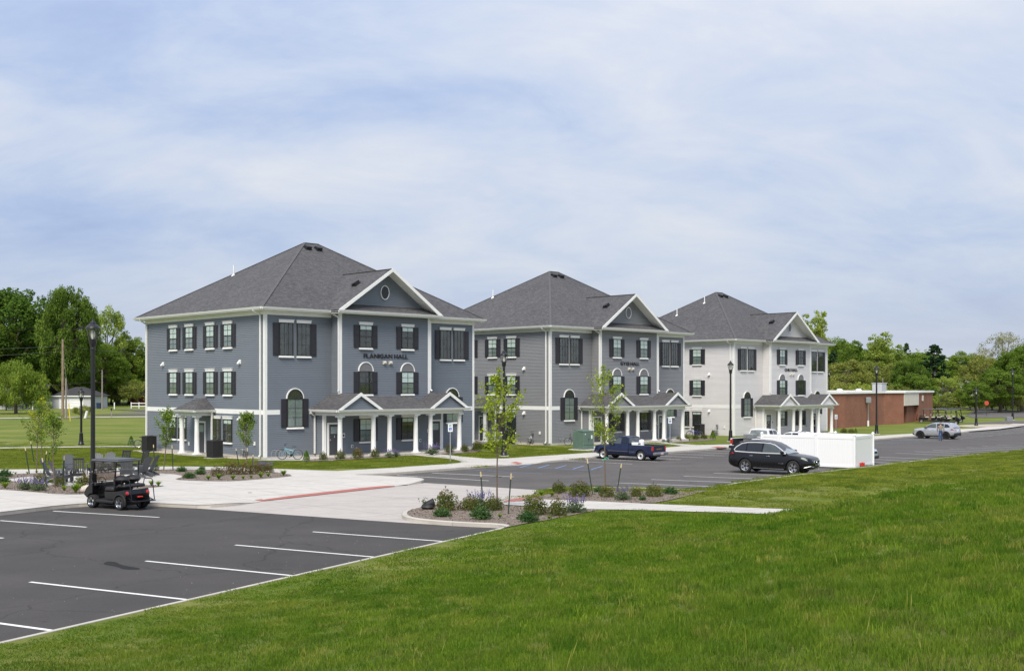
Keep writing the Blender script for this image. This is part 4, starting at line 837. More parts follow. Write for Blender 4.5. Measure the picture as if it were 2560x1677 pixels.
for a in (('dark', 28, 232, 728, 250, 'huge dark green broadleaf tree at the left edge of the picture'), ('dark', 168, 214, 722, 125, 'tall forked tree with leaning trunk behind the wooden utility pole'),
    ('light', 266, 236, 768, 92, 'sparse yellow-green tree rising beside the big lamp post lantern'), ('oak2', 322, 242, 838, 100, 'rounded bright green tree just left of the blue-grey hall'),
    ('oak2', 262, 226, 862, 130, 'low broad green tree behind the white garage'), ('dark', 345, 252, 905, 110, 'dark tree mass beside the rail fence near the blue-grey hall'), ('dark', 95, 252, 800, 190, 'dark tree filling the gap behind the house roof'), ('dark', 205, 262, 845, 150, 'shadowy tree behind the garage roof'), ('oak', -55, 225, 800, 150, 'broad tree cut by the left frame edge behind the drooping tree')):
    tree(*a, group=LT)
tree('willow', 40, 168, 903, 140, 'drooping willow-like tree in front of the porch house at far left', 'willow_tree', LT)
for a in (('poplar', 2040, 238, 780, 100, 'airy yellow-green tree rising behind the pale hall gable'), ('oak2', 2098, 262, 848, 120, 'rounded green tree right beside the pale hall eave'), ('pine', 2084, 222, 880, 64, 'dark pine close behind the pale hall corner'),
    ('poplar2', 2134, 246, 856, 96, 'green tree with two peaks above the flat brick roof'), ('poplar', 2188, 236, 836, 110, 'tallest yellow-green poplar cluster above the brick building'), ('poplar', 2222, 244, 866, 90, 'smaller yellow-green poplar right of the tallest cluster'),
    ('olive', 2160, 214, 905, 130, 'olive tree low behind the rooftop vent box'), ('olive', 2236, 220, 902, 110, 'olive-green tree above the entrance panel of the brick building'), ('pine', 2266, 282, 860, 46, 'dark pine with ragged top poking over the tree line'),
    ('oak', 2300, 262, 884, 120, 'green tree between the ragged pine and the broad pine'), ('dark', 2272, 206, 905, 84, 'dark green round tree right above the carts'), ('pine', 2336, 240, 864, 104, 'broad dark pine behind the tall lamp by the carts'),
    ('oak2', 2412, 274, 880, 96, 'dense mid-green tree with a bare trunk, centre of the right tree line'), ('pine', 2414, 262, 905, 40, 'slim dark spruce in front of the dense mid-green tree'), ('olive', 2468, 224, 888, 104, 'brownish olive tree left of the pale sycamore'),
    ('pale', 2508, 262, 832, 118, 'pale silvery sycamore standing above all its neighbours at right'), ('oak', 2556, 204, 872, 130, 'big dense green tree at the right frame edge'), ('oak2', 2498, 196, 925, 110, 'leafy green tree below the pale sycamore'),
    ('light', 2366, 214, 942, 74, 'bright lime-green tree between two far lamp posts'), ('light', 2396, 226, 940, 60, 'lime-green tree partly hiding the grey house roof'), ('oak2', 2286, 192, 934, 90, 'leafy green tree right of the brick building roof'),
    ('oak2', 2438, 190, 954, 70, 'compact dark green tree behind the short lamp post'), ('olive', 2105, 205, 900, 120, 'olive tree tucked behind the brick building and pale hall'), ('dark', 2120, 275, 870, 120, 'dark tree deep in the woods behind the pale hall'), ('dark', 2250, 285, 900, 140, 'dark tree deep in the woods behind the brick building'), ('oak', 2380, 292, 905, 130, 'tree deep in the woods behind the lime-green tree'), ('oak', 2470, 296, 900, 150, 'tree deep in the woods behind the olive tree'), ('oak', 2620, 222, 850, 160, 'tree mostly outside the right frame edge')):
    tree(*a, group=BT)
n_ = 0
for px, y, ty, w in ((2065, 200, 950, 90), (2110, 196, 958, 90), (2155, 194, 955, 90), (2200, 196, 960, 90), (2245, 192, 962, 90), (2300, 190, 968, 80), (2345, 196, 985, 70), (2370, 214, 992, 60), (2398, 222, 985, 60), (2425, 212, 990, 60), (2450, 216, 985, 60), (2480, 210, 985, 70), (2515, 212, 990, 70), (2545, 200, 985, 70), (2330, 215, 1002, 60), (2385, 232, 1002, 70), (2470, 226, 1003, 70), (2530, 222, 1000, 70)):
    o_ = ('first', 'second', 'third', 'fourth', 'fifth', 'sixth', 'seventh', 'eighth', 'ninth', 'tenth', 'eleventh', 'twelfth', 'thirteenth', 'fourteenth', 'fifteenth', 'sixteenth', 'seventeenth', 'eighteenth')[n_]; n_ += 1
    tree(('bush', 'bush2', 'bush2')[n_ % 3], px, y, ty, w, ('low scrub bush, %s of the thicket row below the right tree line' % o_), 'scrub_bush', 'scrub bushes below the right tree line', cat='bush')
for i, (px, y, ty, w) in enumerate(((15, 188, 985, 60), (120, 215, 960, 60), (255, 238, 960, 70), (300, 232, 950, 90), (345, 225, 955, 80), (232, 246, 940, 90), (278, 244, 935, 100), (325, 240, 940, 100), (90, 240, 945, 110), (150, 240, 940, 100), (200, 242, 938, 100))):
    tree('bush' if i > 4 else 'bush2', px, y, ty, w, ('low scrub bush beside the porch house', 'scrub bush between house and garage', 'scrub bush right of the garage', 'scrub bush by the rail fence', 'scrub bush touching the blue-grey hall corner', 'undergrowth right behind the garage corner', 'undergrowth behind the lone white post', 'undergrowth behind the rail fence', 'undergrowth behind the porch house roof', 'undergrowth behind the tall utility pole', 'undergrowth behind the garage roof')[i], 'scrub_bush', 'scrub bushes at the left', cat='bush')
for i, (px, y, ty, w, k_) in enumerate(((62, 250, 850, 150, 'oak2'), (128, 258, 862, 120, 'oak2'), (225, 250, 872, 130, 'oak2'), (296, 256, 880, 120, 'oak'), (352, 246, 880, 90, 'oak2'), (190, 236, 925, 110, 'oak2'), (285, 240, 925, 110, 'oak2'))):
    tree(k_, px, y, ty, w, 'green tree filling the mass behind the left houses, %s from left' % ORD[i], group=LT)
# far wood closing the horizon
cl = []
for i in range(900):
    a = random.uniform(-1.0, 1.0); d = random.uniform(330, 380); x, y = d * math.sin(a), d * math.cos(a); hgt = 9 + 5 * math.sin(a * 23) + 3 * math.sin(a * 61); cl.append(((x, y, T(x, y) + random.uniform(0, 1) ** .7 * hgt), random.uniform(2, 4)))
P, Nn, lv, sz = clump_leaves(cl, 6, 1.7); o = obj('far_wood', leaf_mesh('far_wood', P, Nn, sz, .7, lv, 'leaf_mid')); tag(o, 'far-off wood closing the view behind the tree line', 'wood', kind='stuff')

# ------------------------------------------------------------------ garden plants
PL = {}
def shrub_mesh(key, w, h, n, ls, m, seed, extra=None):
    global rg; rg = np.random.default_rng(seed); d = unit(rg.normal(size=(n, 3))); d[:, 2] = np.abs(d[:, 2]); rad = rg.uniform(.25, 1, (n, 1)) ** .5
    bump = 1 + .18 * np.sin(d[:, :1] * 7 + seed) * np.cos(d[:, 1:2] * 6)
    P = d * rad * bump * np.array([w / 2, w / 2, h]) + np.array([0, 0, .03]); lv = np.clip(rg.normal(.42, .2, n) + .25 * (P[:, 2] / h > .75), 0, 1)
    me = leaf_mesh('foliage', P, d + rg.normal(size=(n, 3)) * .7, ls * rg.uniform(.6, 1.3, n), .55, lv, m); tw = MB()
    for i in range(9): a = rg.uniform(0, 6.28); tw.tube([(0, 0, -.04), (w * .2 * math.cos(a), w * .2 * math.sin(a), h * .4), (w * .38 * math.cos(a), w * .38 * math.sin(a), h * .8)], [.012, .008, .004], 4)
    PL[key] = [('stem', tw.mesh('stem', 'bark')), ('foliage', me)]; PL[key + 'd'] = (w, h)
shrub_mesh('rose', 1.0, .62, 950, .085, 'leaf_rose', 1); shrub_mesh('redbrown', 1.1, .75, 950, .08, 'leaf_redbrown', 2); shrub_mesh('boxwood', .8, .7, 800, .07, 'leaf_juniper', 3)
rg = np.random.default_rng(4)
n = 90; PL['rose'].append(('blossom', leaf_mesh('blossom', unit(rg.normal(size=(n, 3)) + [0, 0, .5]) * [.5, .5, .60] + [0, 0, .06], rg.normal(size=(n, 3)), .05, .9, rg.random(n), 'leaf_redbrown')))
PL['flower_rose'] = PL['rose'][:2] + [('blossom', leaf_mesh('blossom', unit(rg.normal(size=(40, 3)) + [0, 0, .6]) * [.48, .48, .6] + [0, 0, .05], rg.normal(size=(40, 3)) + [0, -1, 1], .085, 1, rg.random(40), 'petal_pink'))]; PL['flower_rosed'] = (1, .62)
def spray(key, w, h, nst, per, ls, m, droop, seed, tip=None):   # arching sprays (juniper) or upright spikes
    rg2 = np.random.default_rng(seed); P, D = [], []; tb = MB()
    for i in range(nst):
        a = rg2.uniform(0, 6.28); r = w / 2 * rg2.uniform(.75, 1); hh = h * rg2.uniform(.75, 1); el_ = math.asin(rg2.uniform(.05, 1))
        for f in np.linspace(.1, 1, per): P.append((r * f * math.cos(el_) * math.cos(a) + rg2.normal() * .03, r * f * math.cos(el_) * math.sin(a) + rg2.normal() * .03, hh * f * math.sin(el_) + .04 - droop * .1 * f)); D.append((math.cos(a) * math.cos(el_), math.sin(a) * math.cos(el_), math.sin(el_) + .2))
        if i % 3 == 0: tb.tube([(0, 0, -.04), (r * .5 * math.cos(a) * math.cos(el_), r * .5 * math.sin(a) * math.cos(el_), hh * .5 * math.sin(el_))], [.012, .005], 4)
    P = np.array(P); n = len(P); PL[key] = [('stem', tb.mesh('stem', 'bark')), ('foliage', leaf_mesh('foliage', P, rg2.normal(size=(n, 3)) + [0, 0, .6], ls * rg2.uniform(.6, 1.3, n), .4, np.clip(rg2.normal(.5, .22, n), 0, 1), m, np.array(D)))]; PL[key + 'd'] = (w, h)
spray('juniper', 1.2, .55, 190, 8, .13, 'leaf_juniper', .25, 5); spray('catmint', .9, .45, 190, 7, .09, 'leaf_mint', .15, 6)
rg3 = np.random.default_rng(8); P = []
for i in range(34):
    a = rg3.uniform(0, 6.28); r = .45 * rg3.random() ** .5; b = np.array([r * math.cos(a), r * math.sin(a), .32]); d = np.array([math.cos(a) * r * .5, math.sin(a) * r * .5, 1]); hh = rg3.uniform(.14, .38)
    for f in np.linspace(.25, 1, 9): P.append(b + d * hh * f + rg3.normal(size=3) * .012)
P = np.array(P); PL['catmint'].append(('flower_spike', leaf_mesh('flower_spike', P, rg3.normal(size=(len(P), 3)), .055, .8, rg3.random(len(P)), 'petal_purple')))
rg4 = np.random.default_rng(9); m_ = MB(); lvv = []
for i in range(95):                                             # daylily: arching strap leaves
    a = rg4.uniform(0, 6.28); r = rg4.uniform(.15, .42); h = rg4.uniform(.28, .55); w = .016; sx, sy = -math.sin(a) * w, math.cos(a) * w; q = []
    for f in (0, .35, .7, 1): x, y, z = r * f ** 1.3 * math.cos(a), r * f ** 1.3 * math.sin(a), h * (1.5 * f - .75 * f * f) - .02; k = (1 - f) ** .5 + .08; q += [(x + sx * k, y + sy * k, z), (x - sx * k, y - sy * k, z)]
    m_.add(q, [(0, 1, 3, 2), (2, 3, 5, 4), (4, 5, 7, 6)]); lvv += [rg4.random()] * 3
me = m_.mesh('foliage', 'leaf_lily', fix=False); at = me.attributes.new('lv', 'FLOAT', 'FACE'); at.data.foreach_set('value', lvv)
PL['daylily'] = [('foliage', me)]; PL['daylilyd'] = (.8, .45)
rg = np.random.default_rng(10); n = 1300; f = rg.random(n) ** .8; a = rg.uniform(0, 6.28, n); rr = .34 * (1 - f) ** .7 * (1 + .12 * np.sin(a * 5 + f * 9)) + .03
P = np.stack([rr * np.cos(a), rr * np.sin(a), f * 1.0], 1); PL['arbor'] = [('stem', MB().tube([(0, 0, -.05), (0, 0, .9)], [.03, .01], 5).mesh('stem', 'bark')), ('foliage', leaf_mesh('foliage', P, np.stack([np.cos(a), np.sin(a), .4 * np.ones(n)], 1) + rg.normal(size=(n, 3)) * .5, .09 * rg.uniform(.6, 1.3, n), .6, rg.random(n), 'leaf_arbor', np.tile([0, 0, 1.], (n, 1))))]; PL['arbord'] = (.72, 1.0)
NAME = dict(rose='rose_bush', flower_rose='rose_bush', redbrown='spirea_bush', boxwood='round_shrub', juniper='juniper_shrub', catmint='catmint_plant', daylily='daylily_plant', arbor='conical_evergreen')
LOOK = dict(rose='red-tipped rose bush', flower_rose='pink-blooming rose bush', redbrown='reddish-brown spirea bush', boxwood='round green shrub', juniper='spreading blue-green juniper', catmint='purple-spiked catmint', daylily='bright green daylily', arbor='small conical evergreen')
ORD = ('first', 'second', 'third', 'fourth', 'fifth', 'sixth', 'seventh', 'eighth', 'ninth', 'tenth', 'eleventh', 'twelfth')
def plants(where, lst, h=.16, group=None, lawn=False):
    cnt = {}; tot = {}
    for a in lst: tot[a[0]] = tot.get(a[0], 0) + 1
    for a in sorted(lst, key=lambda q: q[1]):
        k, px, py, wpx = a[:4]; hs = a[4] if len(a) > 4 else 1; p = G(px, py, h); p.z = max(p.z, T(p.x, p.y) + .02); w, hh = PL[k + 'd']; s = 1.05 * wpx / F * p.y / w; i = cnt[k] = cnt.get(k, 0) + 1
        lab = LOOK[k] + (', %s such from left, ' % ORD[i - 1] if tot[k] > 1 else ' ') + where
        t = thing(NAME[k], p, random.uniform(0, 6.28), lab, 'plant', group); t.scale = (s, s, s * hs)
        for nm, me in PL[k]: tag(obj(nm, me, t), kind=None if nm in ('stem', 'foliage') else 'stuff')
plants('on the kerbed island at the grass slope', [('rose', 1116, 1275, 58, 1.3), ('juniper', 1105, 1290, 48), ('rose', 1174, 1274, 52), ('catmint', 1197, 1268, 56), ('rose', 1233, 1274, 52), ('juniper', 1203, 1296, 62, 1.2), ('rose', 1338, 1285, 68), ('juniper', 1321, 1303, 60), ('rose', 1394, 1289, 50, 1.3), ('catmint', 1437, 1281, 60), ('daylily', 1250, 1294, 22), ('daylily', 1373, 1297, 18)], group='plants on the kerbed island')
plants('on the mulch bed across the footpath', [('rose', 1397, 1230, 40), ('daylily', 1353, 1238, 24), ('daylily', 1380, 1240, 24), ('rose', 1449, 1240, 56), ('juniper', 1498, 1229, 32), ('rose', 1518, 1241, 42), ('catmint', 1556, 1248, 46), ('rose', 1591, 1240, 34), ('rose', 1635, 1241, 46), ('juniper', 1676, 1236, 42), ('juniper', 1606, 1249, 22)], group='plants on the mulch bed across the footpath')
plants('in the leaf-shaped bed before the blue-grey hall', [('daylily', 400 + .21 * x, 1080 + .21 * y, w * .21) for x, y, w in ((575, 565, 110), (700, 560, 140), (870, 563, 120), (990, 558, 90), (1085, 548, 80), (1200, 540, 130), (1290, 530, 100), (1470, 516, 140))] + [('redbrown', 400 + .21 * x, 1080 + .21 * y, w * .21) for x, y, w in ((680, 520, 170), (850, 500, 220), (1010, 500, 210), (1150, 495, 200), (1290, 480, 150))] + [('catmint', 400 + .21 * x, 1080 + .21 * y, w * .21) for x, y, w in ((1180, 455, 150), (1270, 450, 130))] + [('juniper', 400 + .21 * x, 1080 + .21 * y, w * .21) for x, y, w in ((350, 545, 160), (480, 500, 150), (255, 468, 140), (500, 445, 90))], group='plants in the leaf-shaped bed')
plants('in the left plaza bed', [('juniper', 12, 1190, 40), ('juniper', 9, 1206, 36), ('daylily', 13, 1220, 34), ('catmint', 63, 1223, 42), ('catmint', 97, 1226, 42), ('rose', 100, 1211, 42), ('rose', 149, 1214, 34), ('daylily', 127, 1206, 20), ('rose', 208, 1217, 46), ('daylily', 190, 1231, 48), ('daylily', 160, 1226, 26), ('daylily', 39, 1185, 12), ('daylily', 68, 1184, 12), ('daylily', 92, 1182, 14), ('daylily', 396, 1215, 28), ('daylily', 378, 1213, 26), ('boxwood', 388, 1176, 22)], group='plants in the left plaza bed')
FB = 'plants along the hall porches'
plants('along the porch of the blue-grey hall', [('arbor', 766, 1151, 17), ('rose', 808, 1149, 22, 1.3), ('rose', 851, 1147, 28, 1.2), ('flower_rose', 894, 1145, 30, 1.3), ('rose', 937, 1142.5, 25, 1.3), ('catmint', 973, 1141, 26), ('catmint', 991, 1140, 22), ('catmint', 1080, 1135, 36), ('rose', 1123, 1130.5, 24, 1.3), ('rose', 1161, 1128.5, 22, 1.2), ('rose', 1192, 1125, 28, 1.2), ('arbor', 328, 1113, 16)], .2, FB)
plants('along the porch of the mid-grey hall', [('rose', 1161, 1128, 18, 1.2), ('rose', 1223, 1122.5, 26), ('arbor', 1253, 1122, 18), ('boxwood', 1659, 1105, 10), ('catmint', 1672, 1105, 16), ('rose', 1697, 1101.5, 14, 1.3), ('rose', 1717, 1100, 16)], .2, FB)
plants('beside the pale hall', [('rose', 1740, 1098, 18), ('rose', 1760, 1096.5, 18), ('arbor', 1782, 1096, 14), ('rose', 2110, 1082, 18), ('rose', 2128, 1082, 16), ('arbor', 2139.4, 1082, 8)], .2, FB)

# mulch beds: gently mounded sheets with bark chips
BEDS = []
def offs(ln, d): return [p + Vector(((ln[min(i + 1, len(ln) - 1)] - ln[max(i - 1, 0)]).y, -(ln[min(i + 1, len(ln) - 1)] - ln[max(i - 1, 0)]).x)).normalized() * d for i, p in enumerate(ln)]
def bed(name, pts, label, h=.15, it=2, dz=.03, chips=0, raw=None):
    pl_ = raw or smooth_poly(g2(*pts, h=h), it, True); P2 = [(p.x, p.y) for p in pl_]; BEDS.append(P2)
    o = sheet(name, pl_, 'mulch', lambda x, y: T(x, y) + dz, .8, kind='structure')
    xs = [p.x for p in pl_]; ys = [p.y for p in pl_]; pts_ = []; k = 0
    while len(pts_) < chips and k < chips * 6:
        k += 1; x, y = random.uniform(min(xs), max(xs)), random.uniform(min(ys), max(ys))
        if inside((x, y), P2): pts_.append((x, y, T(x, y) + dz + random.uniform(.002, .02)))
    if pts_:
        n = len(pts_); tag(obj('bark_chips', leaf_mesh('bark_chips', np.array(pts_), rg.normal(size=(n, 3)) * .5 + [0, 0, 1], .075 * rg.uniform(.5, 1.4, n), .45, rg.random(n), 'chip'), o), kind='stuff')
    return o
bed('mulch_bed', None, '', it=1, chips=2600, raw=offs(isl1[1:-2], .19) + g2((1262, 1263), (1345, 1268.5), (1490, 1277), (1440, 1287), (1360, 1302), (1310, 1309), h=.15))
bed('mulch_bed', ((1314, 1243), (1375, 1229), (1450, 1225.5), (1560, 1226), (1690, 1230), (1749, 1232), (1775, 1232), (1690, 1247), (1622, 1258), (1500, 1252.5), (1330, 1245)), '', it=1, chips=2200)
bed('mulch_bed', ((352, 1173), (470, 1172.5), (560, 1174), (670, 1177), (742, 1187.6), (694, 1193.4), (589, 1201.9), (536, 1202.3), (484, 1200.8), (431, 1198), (459, 1191), (448, 1186), (421, 1183), (362, 1181.5)), '', it=1, chips=2000)
bed('mulch_bed', ((-60, 1218), (0, 1222.5), (65, 1227), (153, 1235), (218, 1234.5), (284, 1225), (420, 1214.9), (375, 1211), (320, 1214), (250, 1215.5), (180, 1214.5), (110, 1211.5), (60, 1207), (30, 1201), (-60, 1196)), '', it=1, chips=2600)
bed('mulch_bed', ((-60, 1187.5), (0, 1185), (116, 1181.5), (180, 1180), (172, 1184), (109, 1188.6), (55, 1191.5), (30, 1196), (-60, 1200)), '', it=1, chips=900)
bed('mulch_bed', ((744, 1152.5), (837, 1149.2), (964, 1141.5), (1000, 1139), (985, 1134), (900, 1139), (790, 1144.5)), '', h=.18, it=1, chips=500)
bed('mulch_bed', ((1075, 1134.5), (1130, 1133), (1205, 1127.5), (1190, 1120), (1120, 1127)), '', h=.18, it=1, chips=200); bed('mulch_bed', ((1680, 1106), (1740, 1102), (1795, 1097.5), (1785, 1094), (1720, 1097)), '', h=.18, it=1)
# rounded pebbles along the blue-grey hall's side
def pebbles(i, u0, u1, v0, v1, n):
    m = MB()
    for _ in range(n):
        p = HL(i, random.uniform(u0, u1), random.uniform(v0, v1)); r = random.uniform(.03, .07); m.M = Matrix.Translation((p.x, p.y, T(p.x, p.y) + .03)) @ Matrix.Rotation(random.uniform(0, 6), 4, 'Z') @ Matrix.Diagonal((r * 1.3, r, r * .7, 1)); m.lathe([(.5, -.8), (1, -.2), (.8, .6), (.3, .95)], 6)
    tag(m.build('pebble_strip', 'pebbles', None, 60), 'pale rounded pebbles in the strip along the %s' % ('blue-grey hall side wall', 'mid-grey hall side wall')[i], 'pebbles', kind='stuff')
pebbles(0, -1.3, -.1, 1.0, 6.3, 520); pebbles(0, -1.3, -.1, 9.8, 16.8, 460); pebbles(1, -1.0, -.1, 1, 6, 150)

# ------------------------------------------------------------------ saplings, stakes
def sapling(base, top, wpx, m, label, seed, low=.35, h=.16, n=700, ls=.11, sparse=1.0):
    rnd = random.Random(seed); rgl = np.random.default_rng(seed); p = G(*base, h); p.z = T(p.x, p.y) + .02; hh = (base[1] - top[1]) / F * p.y; w = wpx / F * p.y
    lean = (top[0] - base[0]) / F * p.y; t = thing('young_tree', p, 0, label, 'tree', 'staked young trees'); tb = MB()
    ax = lambda f: Vector((lean * f + .02 * math.sin(f * 9 + seed), .02 * math.cos(f * 7 + seed), hh * f)); tb.tube([ax(i / 8) - Vector((0, 0, .05 if i == 0 else 0)) for i in range(9)], [.032 * (1 - i / 8 * .85) + .004 for i in range(9)], 7); P = []
    for i in range(int(30 * sparse)):
        f = low + (1 - low) * rnd.random(); a = rnd.uniform(0, 6.28); g = (f - low) / (1 - low); L_ = w / 2 * (1.15 * max(.12, math.sin(math.pi * (.10 + .86 * max(0, min(1, g))))) ** .8) * rnd.uniform(.55, 1.05)
        b = ax(max(low * .92, f - .10)); e_ = b + Vector((L_ * math.cos(a), L_ * math.sin(a), L_ * rnd.uniform(.7, 1.5))); e_.z = min(e_.z, hh); mid = b.lerp(e_, .5) + Vector((L_ * .12 * math.cos(a), L_ * .12 * math.sin(a), -.03)); tb.tube([b, mid, e_], [.011, .007, .003], 4)
        for q in range(int(n / 30)): s = rnd.uniform(.35, 1.05); c = b.lerp(mid, s * 2) if s < .5 else mid.lerp(e_, s * 2 - 1); P.append(c + Vector((rnd.gauss(0, .09), rnd.gauss(0, .09), rnd.gauss(-.02, .08))))
    for q in range(int(n * .12)): P.append(ax(rnd.uniform(.75, 1.0)) + Vector((rnd.gauss(0, .07), rnd.gauss(0, .07), rnd.gauss(0, .05))))
    P = np.array(P); obj('trunk', tb.mesh('trunk', 'sapling_bark', 60), t); k = len(P); obj('crown', leaf_mesh('crown', P, rgl.normal(size=(k, 3)) + [0, -.3, .5], ls * rgl.uniform(.6, 1.25, k), .7, np.clip(rgl.normal(.5, .22, k), 0, 1), m), t); return t
def stake(base, top, label, h=.16, tie=None):
    p = G(*base, h); p.z = T(p.x, p.y); d = Vector(((top[0] - base[0]) / F * p.y, 0, (base[1] - top[1]) / F * p.y)); t = thing('tree_stake', p, 0, label, 'stake', 'green metal tree stakes')
    m = MB(); m.bar((0, 0, -.1), d * .86, .045, .035, (0, 1, 0)); m.bar((-.02, 0, -.1), (d * .86) + Vector((-.02, 0, 0)), .012, .06, (0, 1, 0)); m.build('post', 'stake_green', t); MB().bar(d * .86, d, .05, .04, (0, 1, 0)).build('tip', 'stake_tip', t); return t
sapling((1242, 1273), (1248, 916), 112, 'leaf_sapling', 'slender staked young tree with lime leaves on the kerbed island', 21, .42, n=1350, ls=.11, sparse=1.2); sapling((1514, 1222), (1508, 910), 100, 'leaf_sapling', 'thin staked young tree with green ties, in front of the blue pickup', 22, .40, n=1250, ls=.10, sparse=1.2)
sapling((410, 1175), (421, 1016), 50, 'leaf_sapling2', 'staked young tree before the side porch of the blue-grey hall', 23, .42, n=1100, ls=.10, sparse=1.4); sapling((616, 1167), (615, 1026), 50, 'leaf_sapling2', 'staked young tree with teardrop crown at the blue-grey hall corner', 24, .42, n=1300, ls=.10, sparse=1.5)
sapling((90, 1181), (100, 1000), 72, 'leaf_sapling2', 'leftmost young tree, bare lower twigs, in the plaza bed', 25, .45, n=800, ls=.10, sparse=1.3); sapling((104, 1155), (103, 992), 56, 'leaf_yellow', 'yellow-topped young tree behind the leftmost one', 26, .45, n=900, ls=.11); sapling((136, 1217), (131, 1024), 58, 'leaf_sapling2', 'young tree directly behind the rocking chair in the plaza bed', 27, .45, n=900, ls=.09, sparse=1.3)
for a, b, l in (((119, 1217), (105.5, 1142), 'left stake leaning beside the rocking-chair tree'), ((157, 1213), (161, 1137), 'right stake by the rocking-chair tree'), ((74.5, 1183), (62.7, 1115), 'left stake of the leftmost young tree'), ((107.6, 1184), (117, 1125), 'right stake of the leftmost young tree'), ((85.5, 1152), (76.7, 1101), 'left stake of the yellow-topped young tree'), ((121, 1152), (124, 1125), 'right stake of the yellow-topped young tree'),
    ((387, 1161), (383.7, 1109.5), 'left stake of the tree by the side porch'), ((433, 1175), (430, 1110.5), 'right stake of the tree by the side porch'), ((598, 1161), (590, 1119), 'left stake of the teardrop tree at the hall corner'), ((631.7, 1169.6), (632.8, 1134.6), 'right stake of the teardrop tree at the hall corner'),
    ((1209.5, 1268), (1201.4, 1176), 'left stake on the kerbed island'), ((1270, 1283), (1278, 1180), 'right stake on the kerbed island'), ((1483, 1235), (1467.5, 1143), 'left stake of the tree in front of the pickup'), ((1542, 1228), (1553.6, 1157), 'right stake of the tree in front of the pickup')): stake(a, b, l)
p = G(1514, 1222, .16); tg = thing('tree_tie', (p.x, p.y, CZ - (1147 - HZ) / F * p.y), 0, 'green tie straps knotted round the trunk before the blue pickup', 'tie')
MB().bar((-.16, 0, -.04), (0, -.05, .0), .045, .02, (0, 1, 0)).bar((.01, -.05, .10), (.16, .03, .0), .045, .02, (0, 1, 0)).build('strap', 'tie_green', tg); MB().tube([(.045 * math.cos(a), .045 * math.sin(a), .02) for a in np.linspace(0, 6.28, 13)], .012, 5).build('loop', 'tie_green', tg)
p = G(1242, 1273, .16); tg = thing('tree_tie', (p.x, p.y, CZ - (1190 - HZ) / F * p.y), 0, 'dark tie strap round the island tree trunk', 'tie'); MB().bar((-.12, -.04, 0), (.18, -.02, -.02), .03, .02, (0, 1, 0)).build('strap', 'stake_green', tg); MB().tube([(.045 * math.cos(a), .045 * math.sin(a), 0) for a in np.linspace(0, 6.28, 13)], .01, 5).build('loop', 'stake_green', tg)

# ------------------------------------------------------------------ grass blades on the slope (instanced tufts)
def tuft(name, size, n, hmin, hmax, bw, m, seed):
    r_ = np.random.default_rng(seed); x, y = r_.uniform(-size / 2, size / 2, n), r_.uniform(-size / 2, size / 2, n); h = r_.uniform(hmin, hmax, n) * r_.uniform(.7, 1.15, n); a = r_.uniform(0, 6.28, n); la = r_.uniform(0, 6.28, n); ln = h * r_.uniform(.15, .75, n); w = bw * r_.uniform(.6, 1.3, n)
    dx, dy = np.cos(a) * w, np.sin(a) * w; lx, ly = np.cos(la) * ln, np.sin(la) * ln; z = np.zeros(n) - .02
    V = np.stack([np.stack([x - dx, y - dy, z], 1), np.stack([x + dx, y + dy, z], 1), np.stack([x + lx * .35 + dx * .8, y + ly * .35 + dy * .8, h * .6], 1), np.stack([x + lx * .35 - dx * .8, y + ly * .35 - dy * .8, h * .6], 1), np.stack([x + lx, y + ly, h * .98], 1)], 1).reshape(-1, 3)
    me = bpy.data.meshes.new(name); b = np.arange(n) * 5; L_ = np.stack([b, b + 1, b + 2, b + 3, b + 3, b + 2, b + 4], 1).astype(np.int32).ravel()
    me.vertices.add(5 * n); me.vertices.foreach_set('co', V.ravel()); me.loops.add(7 * n); me.loops.foreach_set('vertex_index', L_); me.polygons.add(2 * n)
    ls_ = np.stack([np.arange(n) * 7, np.arange(n) * 7 + 4], 1).astype(np.int32).ravel(); me.polygons.foreach_set('loop_start', ls_); me.polygons.foreach_set('loop_total', np.tile(np.array([4, 3], np.int32), n)); me.update(calc_edges=True)
    at = me.attributes.new('lv', 'FLOAT', 'FACE'); at.data.foreach_set('value', np.repeat(np.clip(r_.normal(.45, .22, n), 0, 1), 2).astype(np.float32)); me.materials.append(MATS[m]); return bpy.data.objects.new(name, me)
